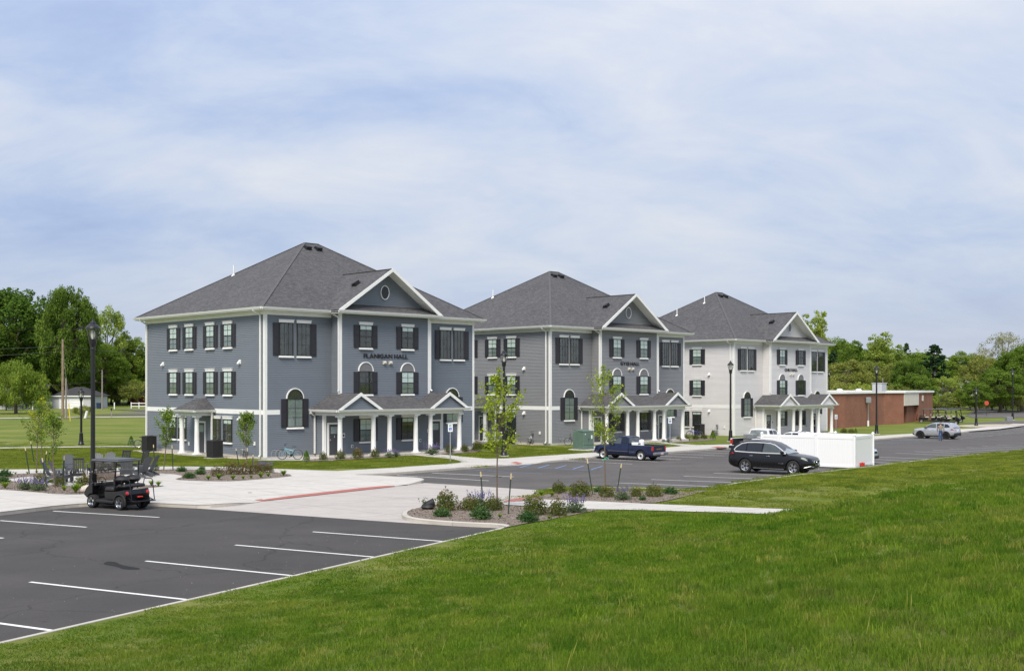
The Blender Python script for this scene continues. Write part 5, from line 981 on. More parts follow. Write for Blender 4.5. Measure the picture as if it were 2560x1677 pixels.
def scatter(name, pts, tufts, label):
    """One object: instances of tuft meshes on points (x,y,z,rot,scale)."""
    c = bpy.data.collections.new(name + '_tufts'); [c.objects.link(t) for t in tufts]
    a = np.array(pts); n = len(a); me = bpy.data.meshes.new(name); me.vertices.add(n); me.vertices.foreach_set('co', a[:, :3].ravel())
    for nm, col in (('rot', 3), ('scl', 4)): t = me.attributes.new(nm, 'FLOAT', 'POINT'); t.data.foreach_set('value', a[:, col].astype(np.float32))
    o = obj(name, me); ng = bpy.data.node_groups.new(name, 'GeometryNodeTree'); ng.interface.new_socket('Geometry', in_out='INPUT', socket_type='NodeSocketGeometry'); ng.interface.new_socket('Geometry', in_out='OUTPUT', socket_type='NodeSocketGeometry')
    gi, go = ng.nodes.new('NodeGroupInput'), ng.nodes.new('NodeGroupOutput'); ip = ng.nodes.new('GeometryNodeInstanceOnPoints'); ci = ng.nodes.new('GeometryNodeCollectionInfo'); ci.inputs[0].default_value = c; ci.inputs[1].default_value = True; ci.inputs[2].default_value = True
    ip.inputs['Pick Instance'].default_value = True; ra = ng.nodes.new('GeometryNodeInputNamedAttribute'); ra.data_type = 'FLOAT'; ra.inputs[0].default_value = 'rot'; sa = ng.nodes.new('GeometryNodeInputNamedAttribute'); sa.data_type = 'FLOAT'; sa.inputs[0].default_value = 'scl'
    cm = ng.nodes.new('ShaderNodeCombineXYZ'); l = ng.links.new; l(ra.outputs[0], cm.inputs[2]); cs = ng.nodes.new('ShaderNodeCombineXYZ'); cs.inputs[0].default_value = cs.inputs[1].default_value = 1.15; l(sa.outputs[0], cs.inputs[2]); l(cm.outputs[0], ip.inputs['Rotation']); l(cs.outputs[0], ip.inputs['Scale']); l(gi.outputs[0], ip.inputs['Points']); l(ci.outputs[0], ip.inputs['Instance']); l(ip.outputs[0], go.inputs[0])
    md = o.modifiers.new('tufts', 'NODES'); md.node_group = ng; return tag(o, label, 'grass', kind='stuff')
PV = [(p.x, p.y) for p in HOLE]; PT2 = [(p.x, p.y) for p in path]
random.seed(3); near, mid_, far = [], [], []
y = 4.5
while y < 60:
    st = .30 if y < 13 else .42 if y < 24 else .62
    x = -.49 * y - 1.5
    while x < .49 * y + 1.5:
        q = (x + random.uniform(-.5, .5) * st, y + random.uniform(-.5, .5) * st); s1 = (q[0] + 9) * .887 - (q[1] - 19.34) * .46; hl = hill(*q)
        if (s1 > .45 and s1 < 60 and hl >= 0 and not inside(q, PV) and not inside(q, PT2)):
            tl = sstep(.3, 4, s1) * (1 - sstep(36, 44, q[1])); vis = CZ - q[1] * (HZ + 720 - HZ) / F < T(*q) + .3
            g_ = .75 + .35 * math.sin(q[0] * .6 + 1.3 * math.sin(q[1] * .35)) * math.cos(q[1] * .45 + .5 * math.sin(q[0] * .3)); lst = near if y < 13 else mid_ if y < 24 else far
            sc = (.42 + .58 * tl) * (.85 + .15 * g_) * random.uniform(.85, 1.15)
            if q[1] > 41: x += st; continue
            lst.append((q[0], q[1], T(*q), random.uniform(0, 6.28), sc))
        x += st
    y += st
scatter('slope_grass', near, [tuft('t%d' % i, .42, 430, .03, .072, .0026, 'blade', 30 + i) for i in range(7)] + [tuft('td', .42, 400, .035, .085, .0026, 'blade_dry', 40)], 'tall green lawn grass on the near slope')
scatter('slope_grass', mid_, [tuft('u%d' % i, .60, 380, .03, .072, .0042, 'blade', 50 + i) for i in range(7)] + [tuft('ud', .6, 340, .035, .085, .0042, 'blade_dry', 60)], 'green lawn grass on the middle slope')
scatter('slope_grass', far, [tuft('w%d' % i, .9, 360, .035, .08, .0075, 'blade', 70 + i) for i in range(5)] + [tuft('wd', .9, 300, .03, .08, .0075, 'blade_dry', 80)], 'mown grass on the far slope and along the kerb')
mown = []; LWp = [(p.x, p.y) for p in LW + inner + lk_end] ; y = 40.0
while y < 104:
    x = -.47 * y - 2
    while x < .47 * y + 2:
        q = (x + random.uniform(-.45, .45), y + random.uniform(-.45, .45)); s2 = -(q[0] - 3.37) * .27 - (q[1] - 42.6) * .963
        if s2 < -.2 and not inside(q, PV) and not inside(q, LWp) and not inside(q, PT2) and not any(-1.3 < (q[0] - h.location[0] + q[1] - h.location[1]) * .7071 < 20 and -3.5 < (-(q[0] - h.location[0]) + q[1] - h.location[1]) * .7071 < 18 for h in HALLS) and not any(inside(q, b) for b in BEDS) and random.random() > sstep(82, 104, q[1]) and math.hypot(q[0] + 8.5, q[1] - 61) > 4.5 and not any(abs((q[0] - a.x) * (b - a).y - (q[1] - a.y) * (b - a).x) / (b - a).length < 3 and (Vector(q) - (a + b) / 2).length < 9 for a, b in STRIP[:3]): mown.append((q[0], q[1], T(*q), random.uniform(0, 6.28), random.uniform(.8, 1.15)))
        x += .95
    y += .95
scatter('lawn_grass', mown, [tuft('m%d' % i, 1.3, 520, .018, .045, .012, 'blade_lawn', 90 + i) for i in range(4)] + [tuft('md%d' % i, 1.3, 460, .018, .045, .012, 'blade_dry', 96 + i) for i in range(2)], 'short mown lawn grass round the halls and behind the footpath')
# seed stalks standing above the lawn
P = []
for _ in range(420):
    yy = 8.5 + 24 * random.random() ** 1.3; xx = random.uniform(-.3, .48) * yy
    if hill(xx, yy) > .4: P.append((xx, yy, T(xx, yy) + .13 + random.uniform(-.02, .05)))
P = np.array(P); n = len(P); tag(obj('grass_stalks', leaf_mesh('grass_stalks', P, rg.normal(size=(n, 3)) * [1, 1, .1], rg.uniform(.14, .26, n), .035, rg.random(n), 'blade_dry', np.tile([0, 0, 1.], (n, 1)))), 'pale seed stalks standing above the slope grass', 'grass', kind='stuff')

# ------------------------------------------------------------------ lamp posts
def lamp_parts(h):
    k = 1.0; b = MB(); b.lathe([(.26, -.05), (.26, .10), (.22, .14), (.20, .32), (.15, .46), (.135, .95), (.16, .98), (.16, 1.03), (.12, 1.06), (.105, 1.10)], 16)
    for i in range(8): a = i * math.pi / 4; b.bar((.17 * math.cos(a), .17 * math.sin(a), .3), (.14 * math.cos(a), .14 * math.sin(a), .94), .03, .03)
    p = MB().lathe([(.10, 1.08), (.082, h - 1.32), (.10, h - 1.31), (.10, h - 1.25), (.085, h - 1.22)], 14)
    f = MB().lathe([(.085, h - 1.24), (.13, h - 1.18), (.15, h - 1.0), (.15, h - .93), (.19, h - .90), (.19, h - .87)], 14)
    g = MB().lathe([(.15, h - .88), (.21, h - .72), (.245, h - .50), (.25, h - .42)], 16)
    r = MB()
    for i in range(6): a = i * math.pi / 3; r.tube([(q * math.cos(a), q * math.sin(a), h + z) for q, z in ((.165, -.88), (.225, -.72), (.26, -.50), (.268, -.42))], .012, 5)
    r.tube([(.268 * math.cos(a), .268 * math.sin(a), h - .42) for a in np.linspace(0, 6.283, 21)[:-1]], .018, 5, closed=True)
    c = MB().lathe([(.30, h - .43), (.31, h - .40), (.27, h - .33), (.20, h - .26), (.13, h - .22), (.115, h - .14), (.06, h - .10), (.05, h - .06)], 16)
    n = MB().lathe([(.02, h - .08), (.035, h - .05), (.015, h - .03), (.03, h - .015), (.008, h + .03), (.003, h + .06)], 10)
    bl = MB().lathe([(.05, h - .86), (.09, h - .7), (.09, h - .55), (.05, h - .47)], 10)
    return [('base', b.mesh('base', 'black_paint', 40)), ('pole', p.mesh('pole', 'black_paint', 40)), ('fitter', f.mesh('fitter', 'black_paint', 40)), ('diffuser', bl.mesh('diffuser', 'lamp_white', 40)), ('globe', g.mesh('globe', 'lamp_glass', 40)), ('cage', r.mesh('cage', 'black_paint')), ('cap', c.mesh('cap', 'black_paint', 40)), ('finial', n.mesh('finial', 'black_paint', 40))]
LPARTS = {7.6: lamp_parts(7.6), 5.05: lamp_parts(5.05)}
def lamp(x, y, h, label, z=None):
    t = thing('street_lamp', (x, y, T(x, y) if z is None else z), 0, label, 'lamp post', 'black lantern lamp posts')
    for n, me in LPARTS[h]: obj(n, me, t)
    if h > 6: MB().lathe([(.36, -.2), (.36, .02), (.33, .05)], 16).build('footing', 'concrete', t, 40)
    return t
lamp(-17.95, 47.2, 7.6, 'tall black lamp post right behind the near golf cart'); p = G(203, 1112, .12); lamp(p.x, p.y, 5.05, 'short black lamp post on the lawn path at left')
p = G(1260, 1140, .12); lamp(p.x, p.y, 7.6, 'tall black lamp post on the lawn between the blue-grey and mid-grey halls'); lamp(*AT(1826.5, 103.5).xy, 7.6, 'tall black lamp post at the pale hall corner, behind the white pickup')
p = G(2191.4, 1085, .12); lamp(p.x, p.y, 7.6, 'tall black lamp post in front of the brick building')
lamp(*AT(2337, 219).xy, 7.6, 'tall black lamp post right of the brick building, beside the broad dark pine'); lamp(*AT(2409, 236).xy, 7.6, 'tall black lamp post farthest away, beside the grey house roof'); lamp(*AT(2531.6, 164).xy, 7.6, 'tall black lamp post nearest the right frame edge')
lamp(*AT(2440.5, 145).xy, 5.05, 'short black lamp post right of the silver SUV'); lamp(*AT(2073, 193).xy, 7.6, 'tall black lamp post between the pale hall and brick building'); lamp(*AT(2455.6, 222).xy, 5.05, 'short far lamp post half hidden by the compact dark tree'); lamp(*AT(2508.7, 225).xy, 7.6, 'far lamp post whose lantern is hidden in leaves')

# ------------------------------------------------------------------ signs, utility boxes, condensers, racks
def sign_post(px, by, ty, label, green=True):
    p = G(px, by, .12); z = T(p.x, p.y); h = (by - ty) / F * p.y; t = thing('parking_sign', (p.x, p.y, z), R(8), label, 'sign', 'accessible parking signs')
    MB().bar((0, 0, -.1), (0, 0, h - .1), .06, .04, (0, 1, 0)).bar((-.03, -.02, -.1), (-.03, -.02, h - .1), .012, .03, (0, 1, 0)).build('post', 'galv', t); pz = h - .50
    b = MB().box(-.15, .15, -.035, -.030, pz, h, .002).build('plate', 'white_vinyl', t); MB().box(-.09, .09, -.040, -.036, pz + .09, pz + .28).build('blue_square', 'sign_blue', b)
    s = MB(); s.tube([(-.005 + .045 * math.cos(a), -.043, pz + .155 + .045 * math.sin(a)) for a in np.linspace(-3.6, .6, 12)], .008, 4); s.bar((-.02, -.043, pz + .24), (-.015, -.043, pz + .175), .018, .006, (0, 1, 0)); s.bar((-.015, -.043, pz + .18), (.035, -.043, pz + .18), .014, .006, (0, 1, 0)); s.bar((.035, -.043, pz + .18), (.055, -.043, pz + .12), .014, .006, (0, 1, 0)); s.tube([(-.02, -.042, pz + .26), (-.02, -.045, pz + .26)], .016, 8); s.build('wheelchair_symbol', 'white_vinyl', b)
    g = MB()
    for q, (w, zz) in enumerate(((.2, .44), (.16, .40), (.2, .36))): g.box(-w / 2, w / 2, -.039, -.036, pz + zz - .012, pz + zz + .012)
    g.build('green_lettering', 'sign_green', b); return t
sign_post(1125.7, 1154.5, 1059.5, 'blue and white wheelchair parking sign before the blue-grey hall porch'); sign_post(1675, 1114, 1043.7, 'blue and white wheelchair parking sign before the mid-grey hall porch'); sign_post(2090, 1082.5, 1036, 'blue and white wheelchair parking sign beside the pale hall porch')
def stop_sign():
    p = AT(2466.5, 179); z = T(p.x, p.y); t = thing('stop_sign', (p.x, p.y, z), 0, 'red octagonal sign on a thin post by the far road', 'sign'); MB().bar((0, 0, -.1), (0, 0, 2.5), .05, .05).build('post', 'stake_green', t)
    o = [(.38 * math.cos(R(22.5 + 45 * i)), -.04, 2.15 + .38 * math.sin(R(22.5 + 45 * i))) for i in range(8)]; MB().prism(o, (0, .012, 0)).build('panel', 'stop_red', t)
stop_sign()
def transformer():
    p = G(1460, 1124, .14); t = thing('transformer_box', (p.x, p.y, T(p.x, p.y)), R(45), 'green metal transformer box on a concrete pad before the mid-grey hall', 'utility box'); t.scale = (.86, .86, .95)
    MB().box(-1.05, 1.25, -1.35, 1.0, -.1, .09, .02).build('pad', 'concrete', t); MB().box(-.72, .72, -.55, .75, .09, 1.55, .03).prism([(-.74, -.58, 1.55), (.74, -.58, 1.55), (.74, .78, 1.68), (-.74, .78, 1.68)], (0, 0, .05)).build('cabinet', 'transformer', t)
    MB().box(-.70, -.01, -.60, -.55, .45, 1.52, .015).build('door', 'transformer', t); MB().box(.01, .70, -.60, -.55, .45, 1.52, .015).build('door', 'transformer', t); MB().box(-.70, .70, -.58, -.55, .14, .42, .01).build('lower_panel', 'transformer', t)
    MB().box(.3, .48, -.612, -.60, .95, 1.25).build('label_plate', 'white_vinyl', t); MB().box(-.55, -.45, -.612, -.60, 1.30, 1.40).build('label_plate', 'white_vinyl', t); MB().box(-.06, .02, -.63, -.60, .85, 1.0, .01).build('handle', 'black_plastic', t)
transformer()
def ac_proto():
    m = MB(); m.box(-.42, .42, -.42, .42, 0, .06); m.box(-.42, .42, -.42, .42, 1.12, 1.2, .03); b = MB().box(-.38, .38, -.38, .38, .06, 1.12); s = []
    for k in range(4):
        q = MB(); q.M = Matrix.Rotation(k * math.pi / 2, 4, 'Z')
        for i in range(9): x = -.37 + .74 * i / 8; q.box(x - .022, x + .022, -.415, -.382, .06, 1.12)
        s.append(q)
    g = MB(); g.tube([(.3 * math.cos(a), .3 * math.sin(a), 1.215) for a in np.linspace(0, 6.283, 25)[:-1]], .012, 5, closed=True)
    for k in range(10): g.tube([(.05 * math.cos(k * .628), .05 * math.sin(k * .628), 1.215), (.3 * math.cos(k * .628), .3 * math.sin(k * .628), 1.215)], .008, 4)
    return [('casing', m.mesh('casing', 'ac_metal')), ('coil', b.mesh('coil', 'black_plastic'))] + [('louvre_panel', q.mesh('louvre_panel', 'ac_metal')) for q in s] + [('fan_guard', g.mesh('fan_guard', 'black_plastic'))]
ACP = ac_proto()
for i, u, v, l in ((0, -1.75, 3.55, 'dark condenser unit by the near corner windows of the blue-grey hall'), (0, -1.05, 14.5, 'dark condenser unit at the rear corner of the blue-grey hall'), (1, -1.5, 3.6, 'dark condenser unit beside the mid-grey hall, behind the lamp post'), (2, -1.3, 3.5, 'dark condenser unit behind the blue bicycle at the pale hall')):
    p = HL(i, u, v); t = thing('condenser_unit', (p.x, p.y, T(p.x, p.y) + .04), R(45), l, 'condenser', 'air-conditioning condensers'); MB().box(-.55, .55, -.55, .55, -.2, 0).build('pad', 'concrete', t)
    for n, me in ACP: obj(n, me, t)
def gas_meter(i, u, v, label):
    p = HL(i, u, v); t = thing('gas_meter', (p.x, p.y, T(p.x, p.y)), R(45), label, 'meter', 'gas meters')
    MB().tube([(.0, .3, -.1), (.0, .3, .55), (-.1, .3, .62)], .03, 7).tube([(0, -.3, -.1), (0, -.3, .5), (0, -.1, .5)], .03, 7).tube([(0, .3, .55), (0, .1, .55)], .03, 7).build('pipe', 'grey_metal', t); MB().box(-.12, .12, -.16, .16, .28, .62, .04).build('meter_body', 'grey_metal', t); MB().lathe([(.13, .0), (.14, .03), (.08, .06)], 12).build('regulator', 'grey_metal', t, 40, loc=(-.02, -.3, .5)); MB().box(-.02, .16, -.32, -.12, .95, 1.2, .01).bar((.1, -.22, .5), (.1, -.22, .95), .04).build('junction_box', 'grey_metal', t)
gas_meter(0, -.3, 2.35, 'grey gas meter and pipes at the blue-grey hall corner'); gas_meter(1, -.3, 2.2, 'grey gas meter and pipes at the mid-grey hall corner'); gas_meter(2, -.3, 2.2, 'grey gas meter and pipes at the pale hall corner')
def bike_rack(x, y, rz, label):
    t = thing('bike_rack', (x, y, T(x, y) + .05), rz, label, 'bike rack', 'wire bike racks')
    for i in range(5): MB().tube([(i * .28 - .6 + .22 * math.cos(a), .0, .30 + .30 * math.sin(a)) for a in np.linspace(0, math.pi, 11)] , .012, 6).tube([(i * .28 - .6 + .22, 0, .3), (i * .28 - .6 + .22, 0, -.02)], .012, 6).tube([(i * .28 - .6 - .22, 0, .3), (i * .28 - .6 - .22, 0, -.02)], .012, 6).build('hoop', 'galv', t)
    MB().tube([(-.9, 0, 0), (.9, 0, 0)], .02, 6).build('ground_rail', 'galv', t)
p = G(708, 1146, .2); bike_rack(p.x, p.y, R(-3), 'silver wire bike rack under the teal bicycle'); p = G(340, 1117, .15); bike_rack(p.x, p.y, R(0), 'silver wire bike rack at the rear corner of the blue-grey hall'); p = G(1398, 1111.5, .15); bike_rack(p.x, p.y, 0, 'silver wire bike rack beside the transformer box')
p = G(725, 1147, .2); sheet('bike_pad', [(p.x - 2.2, p.y - .5), (p.x + 3.0, p.y - .9), (p.x + 3.0, p.y + 1.2), (p.x - 1.2, p.y + 1.6)], 'concrete', lambda x, y: T(x, y) + .03, 0)
for k in (.0,): pass
q = [HL(0, a, b).to_2d() for a, b in ((-.05, -.05), (4.0, -.05), (4.0, -3.4), (.8, -2.0))]; sheet('porch_walk', q, 'concrete', lambda x, y: T(x, y) + .026, 0)

# ------------------------------------------------------------------ bicycles (wheels along x)
def bicycle(x, y, z, rz, fm, label, sad='black_plastic'):
    t = thing('bicycle', (x, y, z), rz, label, 'bicycle', 'parked bicycles'); r = .34
    for wx in (.53, -.53):
        w = obj('wheel', None, t, (wx, 0, r)); MB().tube([((r - .02) * math.cos(a), 0, (r - .02) * math.sin(a)) for a in np.linspace(0, 6.283, 33)[:-1]], .022, 6, closed=True).build('tyre', 'rubber', w); MB().tube([((r - .045) * math.cos(a), 0, (r - .045) * math.sin(a)) for a in np.linspace(0, 6.283, 33)[:-1]], .010, 5, closed=True).build('rim', 'alloy', w)
        s = MB(); [s.tube([(.02 * math.cos(a * .449 + .6), .02 * (-1) ** a, .02 * math.sin(a * .449 + .6)), ((r - .05) * math.cos(a * .449), 0, (r - .05) * math.sin(a * .449))], .0025, 3) for a in range(14)]; s.tube([(0, -.05, 0), (0, .05, 0)], .022, 7); s.build('spokes', 'alloy', w)
    bb, st, hd, sr = (-.10, 0, .29), (-.24, 0, .68), (.36, 0, .74), (-.27, 0, .82); f = MB()
    for a, b, q in ((bb, st, .018), (bb, (.38, 0, .66), .022), ((-.22, 0, .60), hd, .018), (st, (-.53, 0, .34), .010), (bb, (-.53, 0, .34), .011), ((.38, 0, .62), (.34, 0, .86), .020)): f.tube([a, b], q, 7)
    f.build('frame', fm, t); MB().tube([(.38, 0, .62), (.43, .0, .50)], .018, 6).tube([(.42, .05, .55), (.53, .05, .34)], .013, 6).tube([(.42, -.05, .55), (.53, -.05, .34)], .013, 6).tube([(.42, -.06, .54), (.42, .06, .54)], .015, 6).build('fork', fm, t)
    MB().tube([(.34, 0, .86), (.33, 0, .98), (.36, .0, 1.0)], .014, 6).tube([(.26, -.29, 1.04), (.34, -.20, 1.02), (.37, 0, 1.0), (.34, .20, 1.02), (.26, .29, 1.04)], .013, 6).build('handlebar', 'black_paint', t)
    MB().tube([st, sr], .013, 6).build('seat_post', 'alloy', t); s = MB(); s.prism([(-.42, -.08, .84), (-.36, -.09, .84), (-.22, -.03, .84), (-.13, -.015, .84), (-.13, .015, .84), (-.22, .03, .84), (-.36, .09, .84), (-.42, .08, .84)], (0, 0, .055)); s.build('saddle', sad, t)
    c = MB(); c.tube([(bb[0], .03, bb[2]), (bb[0], .06, bb[2])], .09, 14).bar((bb[0], .07, bb[2]), (bb[0] + .10, .07, bb[2] - .13), .02).bar((bb[0], -.05, bb[2]), (bb[0] - .10, -.05, bb[2] + .13), .02).box(bb[0] + .06, bb[0] + .16, .07, .15, bb[2] - .15, bb[2] - .12).box(bb[0] - .16, bb[0] - .06, -.13, -.05, bb[2] + .12, bb[2] + .15); c.build('crankset', 'black_paint', t); return t
p = G(725, 1147, .2); bicycle(p.x, p.y, T(p.x, p.y) + .04, R(178), 'bike_teal', 'light teal bicycle in the rack by the blue-grey hall porch')
p = G(362, 1119, .15); bicycle(p.x, p.y, T(p.x, p.y) + .03, R(15), 'black_paint', 'black bicycle at the rear corner of the blue-grey hall'); p = G(1436, 1114, .15); bicycle(p.x, p.y + .4, T(p.x, p.y) + .02, R(175), 'black_paint', 'dark bicycle half hidden by the green transformer box'); p = G(1737, 1094, .12); bicycle(p.x, p.y, T(p.x, p.y) + .02, R(165), 'bike_blue', 'blue and white bicycle before the pale hall')

# ------------------------------------------------------------------ plaza chairs round the fire pit
def chair_parts():
    A = []
    for i in range(7):                                          # fan back
        x = (i - 3) * .082; tp = .60 + .36 * math.cos((i - 3) * .26); A.append(('back_slat', MB().prism([(x * .8 - .036, -.24, .28), (x * .8 + .036, -.24, .28), (x * 1.12 + .038, -.24 - tp * .42, .28 + tp * .86), (x * 1.12 - .038, -.24 - tp * .42, .28 + tp * .86)], (0, -.02, .01))))
    for i in range(6): y = -.20 + i * .095; A.append(('seat_slat', MB().box(-.27, .27, y, y + .085, .27 + i * .018, .292 + i * .018)))
    for s in (-1, 1):
        A.append(('arm', MB().box(min(s * .27, s * .41), max(s * .27, s * .41), -.38, .38, .55, .575))); A.append(('front_leg', MB().box(min(s * .28, s * .315), max(s * .28, s * .315), .26, .37, 0, .55)))
        A.append(('rear_leg', MB().prism([(s * .28, .32, .24), (s * .28, .32, .36), (s * .28, -.20, .26), (s * .28, -.62, .08), (s * .28, -.62, 0), (s * .28, -.50, 0)], (s * -.03, 0, 0))))
    A.append(('back_rail', MB().box(-.36, .36, -.40, -.375, .52, .60))); A.append(('back_rail', MB().box(-.24, .24, -.275, -.25, .30, .38)))
    B = []
    for i in range(5): x = (i - 2) * .095; B.append(('back_slat', MB().prism([(x - .026, -.25, .50), (x + .026, -.25, .50), (x + .026, -.42, 1.10), (x - .026, -.42, 1.10)], (0, -.02, 0))))
    for s in (-1, 1):
        B.append(('back_post', MB().prism([(s * .27, -.24, 0.06), (s * .27, -.30, .06), (s * .27, -.29, .45), (s * .27, -.48, 1.20), (s * .27, -.43, 1.20), (s * .27, -.24, .46)], (s * -.045, 0, 0)))); B.append(('front_leg', MB().box(min(s * .29, s * .335), max(s * .29, s * .335), .24, .29, .06, .64))); B.append(('arm', MB().box(min(s * .26, s * .36), max(s * .26, s * .36), -.32, .34, .64, .665)))
        B.append(('rocker', MB().tube([(s * .29, -.62 + i * .12, .018 + .0009 * (i - 5.6) ** 4 * .25) for i in range(10)], .022, 6)))
        B.append(('stretcher', MB().box(min(s * .285, s * .31), max(s * .285, s * .31), -.26, .25, .24, .28)))
    B.append(('top_rail', MB().box(-.27, .27, -.455, -.425, 1.08, 1.17))); B.append(('lower_rail', MB().box(-.27, .27, -.29, -.26, .48, .54))); B.append(('seat', MB().box(-.29, .29, -.27, .28, .42, .455, .01))); B.append(('apron', MB().box(-.29, .29, .255, .28, .33, .42)))
    return [(n, m.mesh(n, 'grey_resin')) for n, m in A], [(n, m.mesh(n, 'black_resin')) for n, m in B]
ADI, ROC = chair_parts()
def chair(parts, px, py, face, label, name):
    p = G(px, py, .15); t = thing(name, (p.x, p.y, T(p.x, p.y) + .024), math.atan2(face[1], face[0]) - math.pi / 2, label, 'chair', 'chairs round the plaza fire pit')
    for n, me in parts: obj(n, me, t)
for a in ((ADI, 136, 1201, (1, .1), 'leftmost grey slatted armchair on the plaza, facing right', 'adirondack_chair'), (ADI, 156, 1205, (.75, .65), 'grey slatted armchair seen from behind, left of the black rocker', 'adirondack_chair'), (ADI, 178, 1188, (.6, -.8), 'grey slatted armchair behind the black rocker, facing right', 'adirondack_chair'),
    (ROC, 196, 1205, (.35, -.94), 'black rocking chair nearest the camera, left of the lamp post', 'rocking_chair'), (ADI, 236, 1184, (.1, -1), 'grey slatted armchair half hidden by the tall lamp post', 'adirondack_chair'), (ADI, 264, 1181, (-.1, -1), 'grey slatted armchair seen through the golf cart windscreen', 'adirondack_chair'),
    (ROC, 305, 1178, (-.3, -.95), 'grey-black rocking chair behind the golf cart roof, left one', 'rocking_chair'), (ROC, 349, 1178, (-.6, -.8), 'grey-black rocking chair behind the golf cart roof, right one', 'rocking_chair'), (ADI, 316, 1198, (-.35, .94), 'grey slatted armchair seen from behind, just above the cart seat', 'adirondack_chair'), (ADI, 366, 1188, (-1, .1), 'rightmost grey slatted armchair with long back, facing left', 'adirondack_chair'), (ADI, 350, 1192, (-.9, .4), 'grey slatted armchair tucked before the rightmost one', 'adirondack_chair')): chair(*a)
p = G(262, 1195, .15); fp = thing('fire_pit', (p.x, p.y, T(p.x, p.y) + .02), 0, 'round stone fire pit ringed by the plaza chairs', 'fire pit')
for k in range(1):
    for i in range(14): a = (i + .5 * k) * 2 * math.pi / 14; MB().box(-.20, .20, -.14, .14, 0, .20, .03).build('stone_block', 'stone', fp, loc=(.80 * math.cos(a), .80 * math.sin(a), .205 * k), rot=a + math.pi / 2)
p = G(221, 1226, .15); m = MB(); m.lathe([(.30, -.1), (.36, .05), (.30, .22), (.15, .28)], 7); tag(m.build('boulder', 'pale_stone', None, 50, loc=(p.x, p.y, T(p.x, p.y))), 'pale flat boulder in the bed beside the golf cart front wheel', 'stone')
# potted seedling and black bag at the island tip
p = G(1070, 1272, .15); t = thing('plant_pot', (p.x, p.y, T(p.x, p.y) + .05), 0, 'crumpled black plastic nursery pot with seedling on the island tip', 'pot'); m = MB(); m.M = Matrix.Rotation(R(70), 4, 'Y'); m.lathe([(.12, -.2), (.16, .15), (.17, .2), (.13, .18)], 12); m.build('pot', 'black_plastic', t, 40, loc=(.05, 0, .17)); MB().lathe([(.2, 0), (.28, .06), (.22, .16), (.08, .2)], 9).build('bag', 'black_plastic', t, 50)
rg5 = np.random.default_rng(3); n = 60; obj('seedling', leaf_mesh('seedling', np.stack([rg5.normal(0, .08, n) - .14, rg5.normal(0, .08, n), rg5.uniform(.1, .42, n)], 1), rg5.normal(size=(n, 3)), .09, .4, rg5.random(n), 'leaf_juniper'), t)

# ------------------------------------------------------------------ white vinyl enclosure (refuse area)
c0 = Vector((20.75, 66.75)); fu, fv = Vector((.57, .82)), Vector((-.82, .57)); fz = gz(67) ; enc = thing('vinyl_fence', (c0.x, c0.y, fz), math.atan2(fu.y, fu.x), 'tall white vinyl fence enclosure behind the black SUV', 'fence')
HF = 2.02
def panel(x0, y0, x1, y1):
    d = Vector((x1 - x0, y1 - y0)); l = d.length; a = math.atan2(d.y, d.x)
    q = obj('panel', MB().box(.07, l - .07, -.025, .025, HF - .24, HF - .06, .008).box(.07, l - .07, -.025, .025, .06, .22, .008).mesh('panel', 'white_vinyl'), enc, (x0, y0, 0), a); n = int(l / .16); w = (l - .14) / n; pk = MB().box(.0012, w - .0012, -.011, .011, .20, HF - .22, .004).mesh('picket', 'white_vinyl')
    for i in range(n): obj('picket', pk, q, (.07 + i * w, 0, 0))
def post(x, y): q = obj('post', MB().box(-.07, .07, -.07, .07, -.1, HF, .01).mesh('post', 'white_vinyl'), enc, (x, y, 0)); obj('cap', MB().prism([(-.085, -.085, HF), (.085, -.085, HF), (.085, .085, HF), (-.085, .085, HF)], (0, 0, .03)).add([(-.08, -.08, HF + .03), (.08, -.08, HF + .03), (.08, .08, HF + .03), (-.08, .08, HF + .03), (0, 0, HF + .10)], [(0, 1, 4), (1, 2, 4), (2, 3, 4), (3, 0, 4)]).mesh('cap', 'white_vinyl'), q)
# local axes: x along fu, y along fv
for x, y in ((0, 0), (0, 2.4), (0, 4.8), (3.7, 0), (3.7, 2.4), (3.7, 4.8), (0, 5.9)): post(x, y)
for a in ((0, 0, 0, 2.4), (0, 2.4, 0, 4.8), (0, 4.8, 0, 5.9), (0, 0, 3.7, 0), (3.7, 0, 3.7, 2.4), (3.7, 2.4, 3.7, 4.8)): panel(*a)
p = c0 + fu * .95 - fv * .18; t = thing('red_box', (p.x, p.y, T(p.x, p.y)), R(20), 'small red container on the grass at the white fence foot', 'container'); MB().box(-.13, .13, -.10, .10, 0, .17, .03).box(-.14, .14, -.11, .11, .17, .21, .015).build('body', 'cart_red', t); MB().box(-.05, .05, -.02, .02, .21, .24).build('handle', 'cart_red', t)

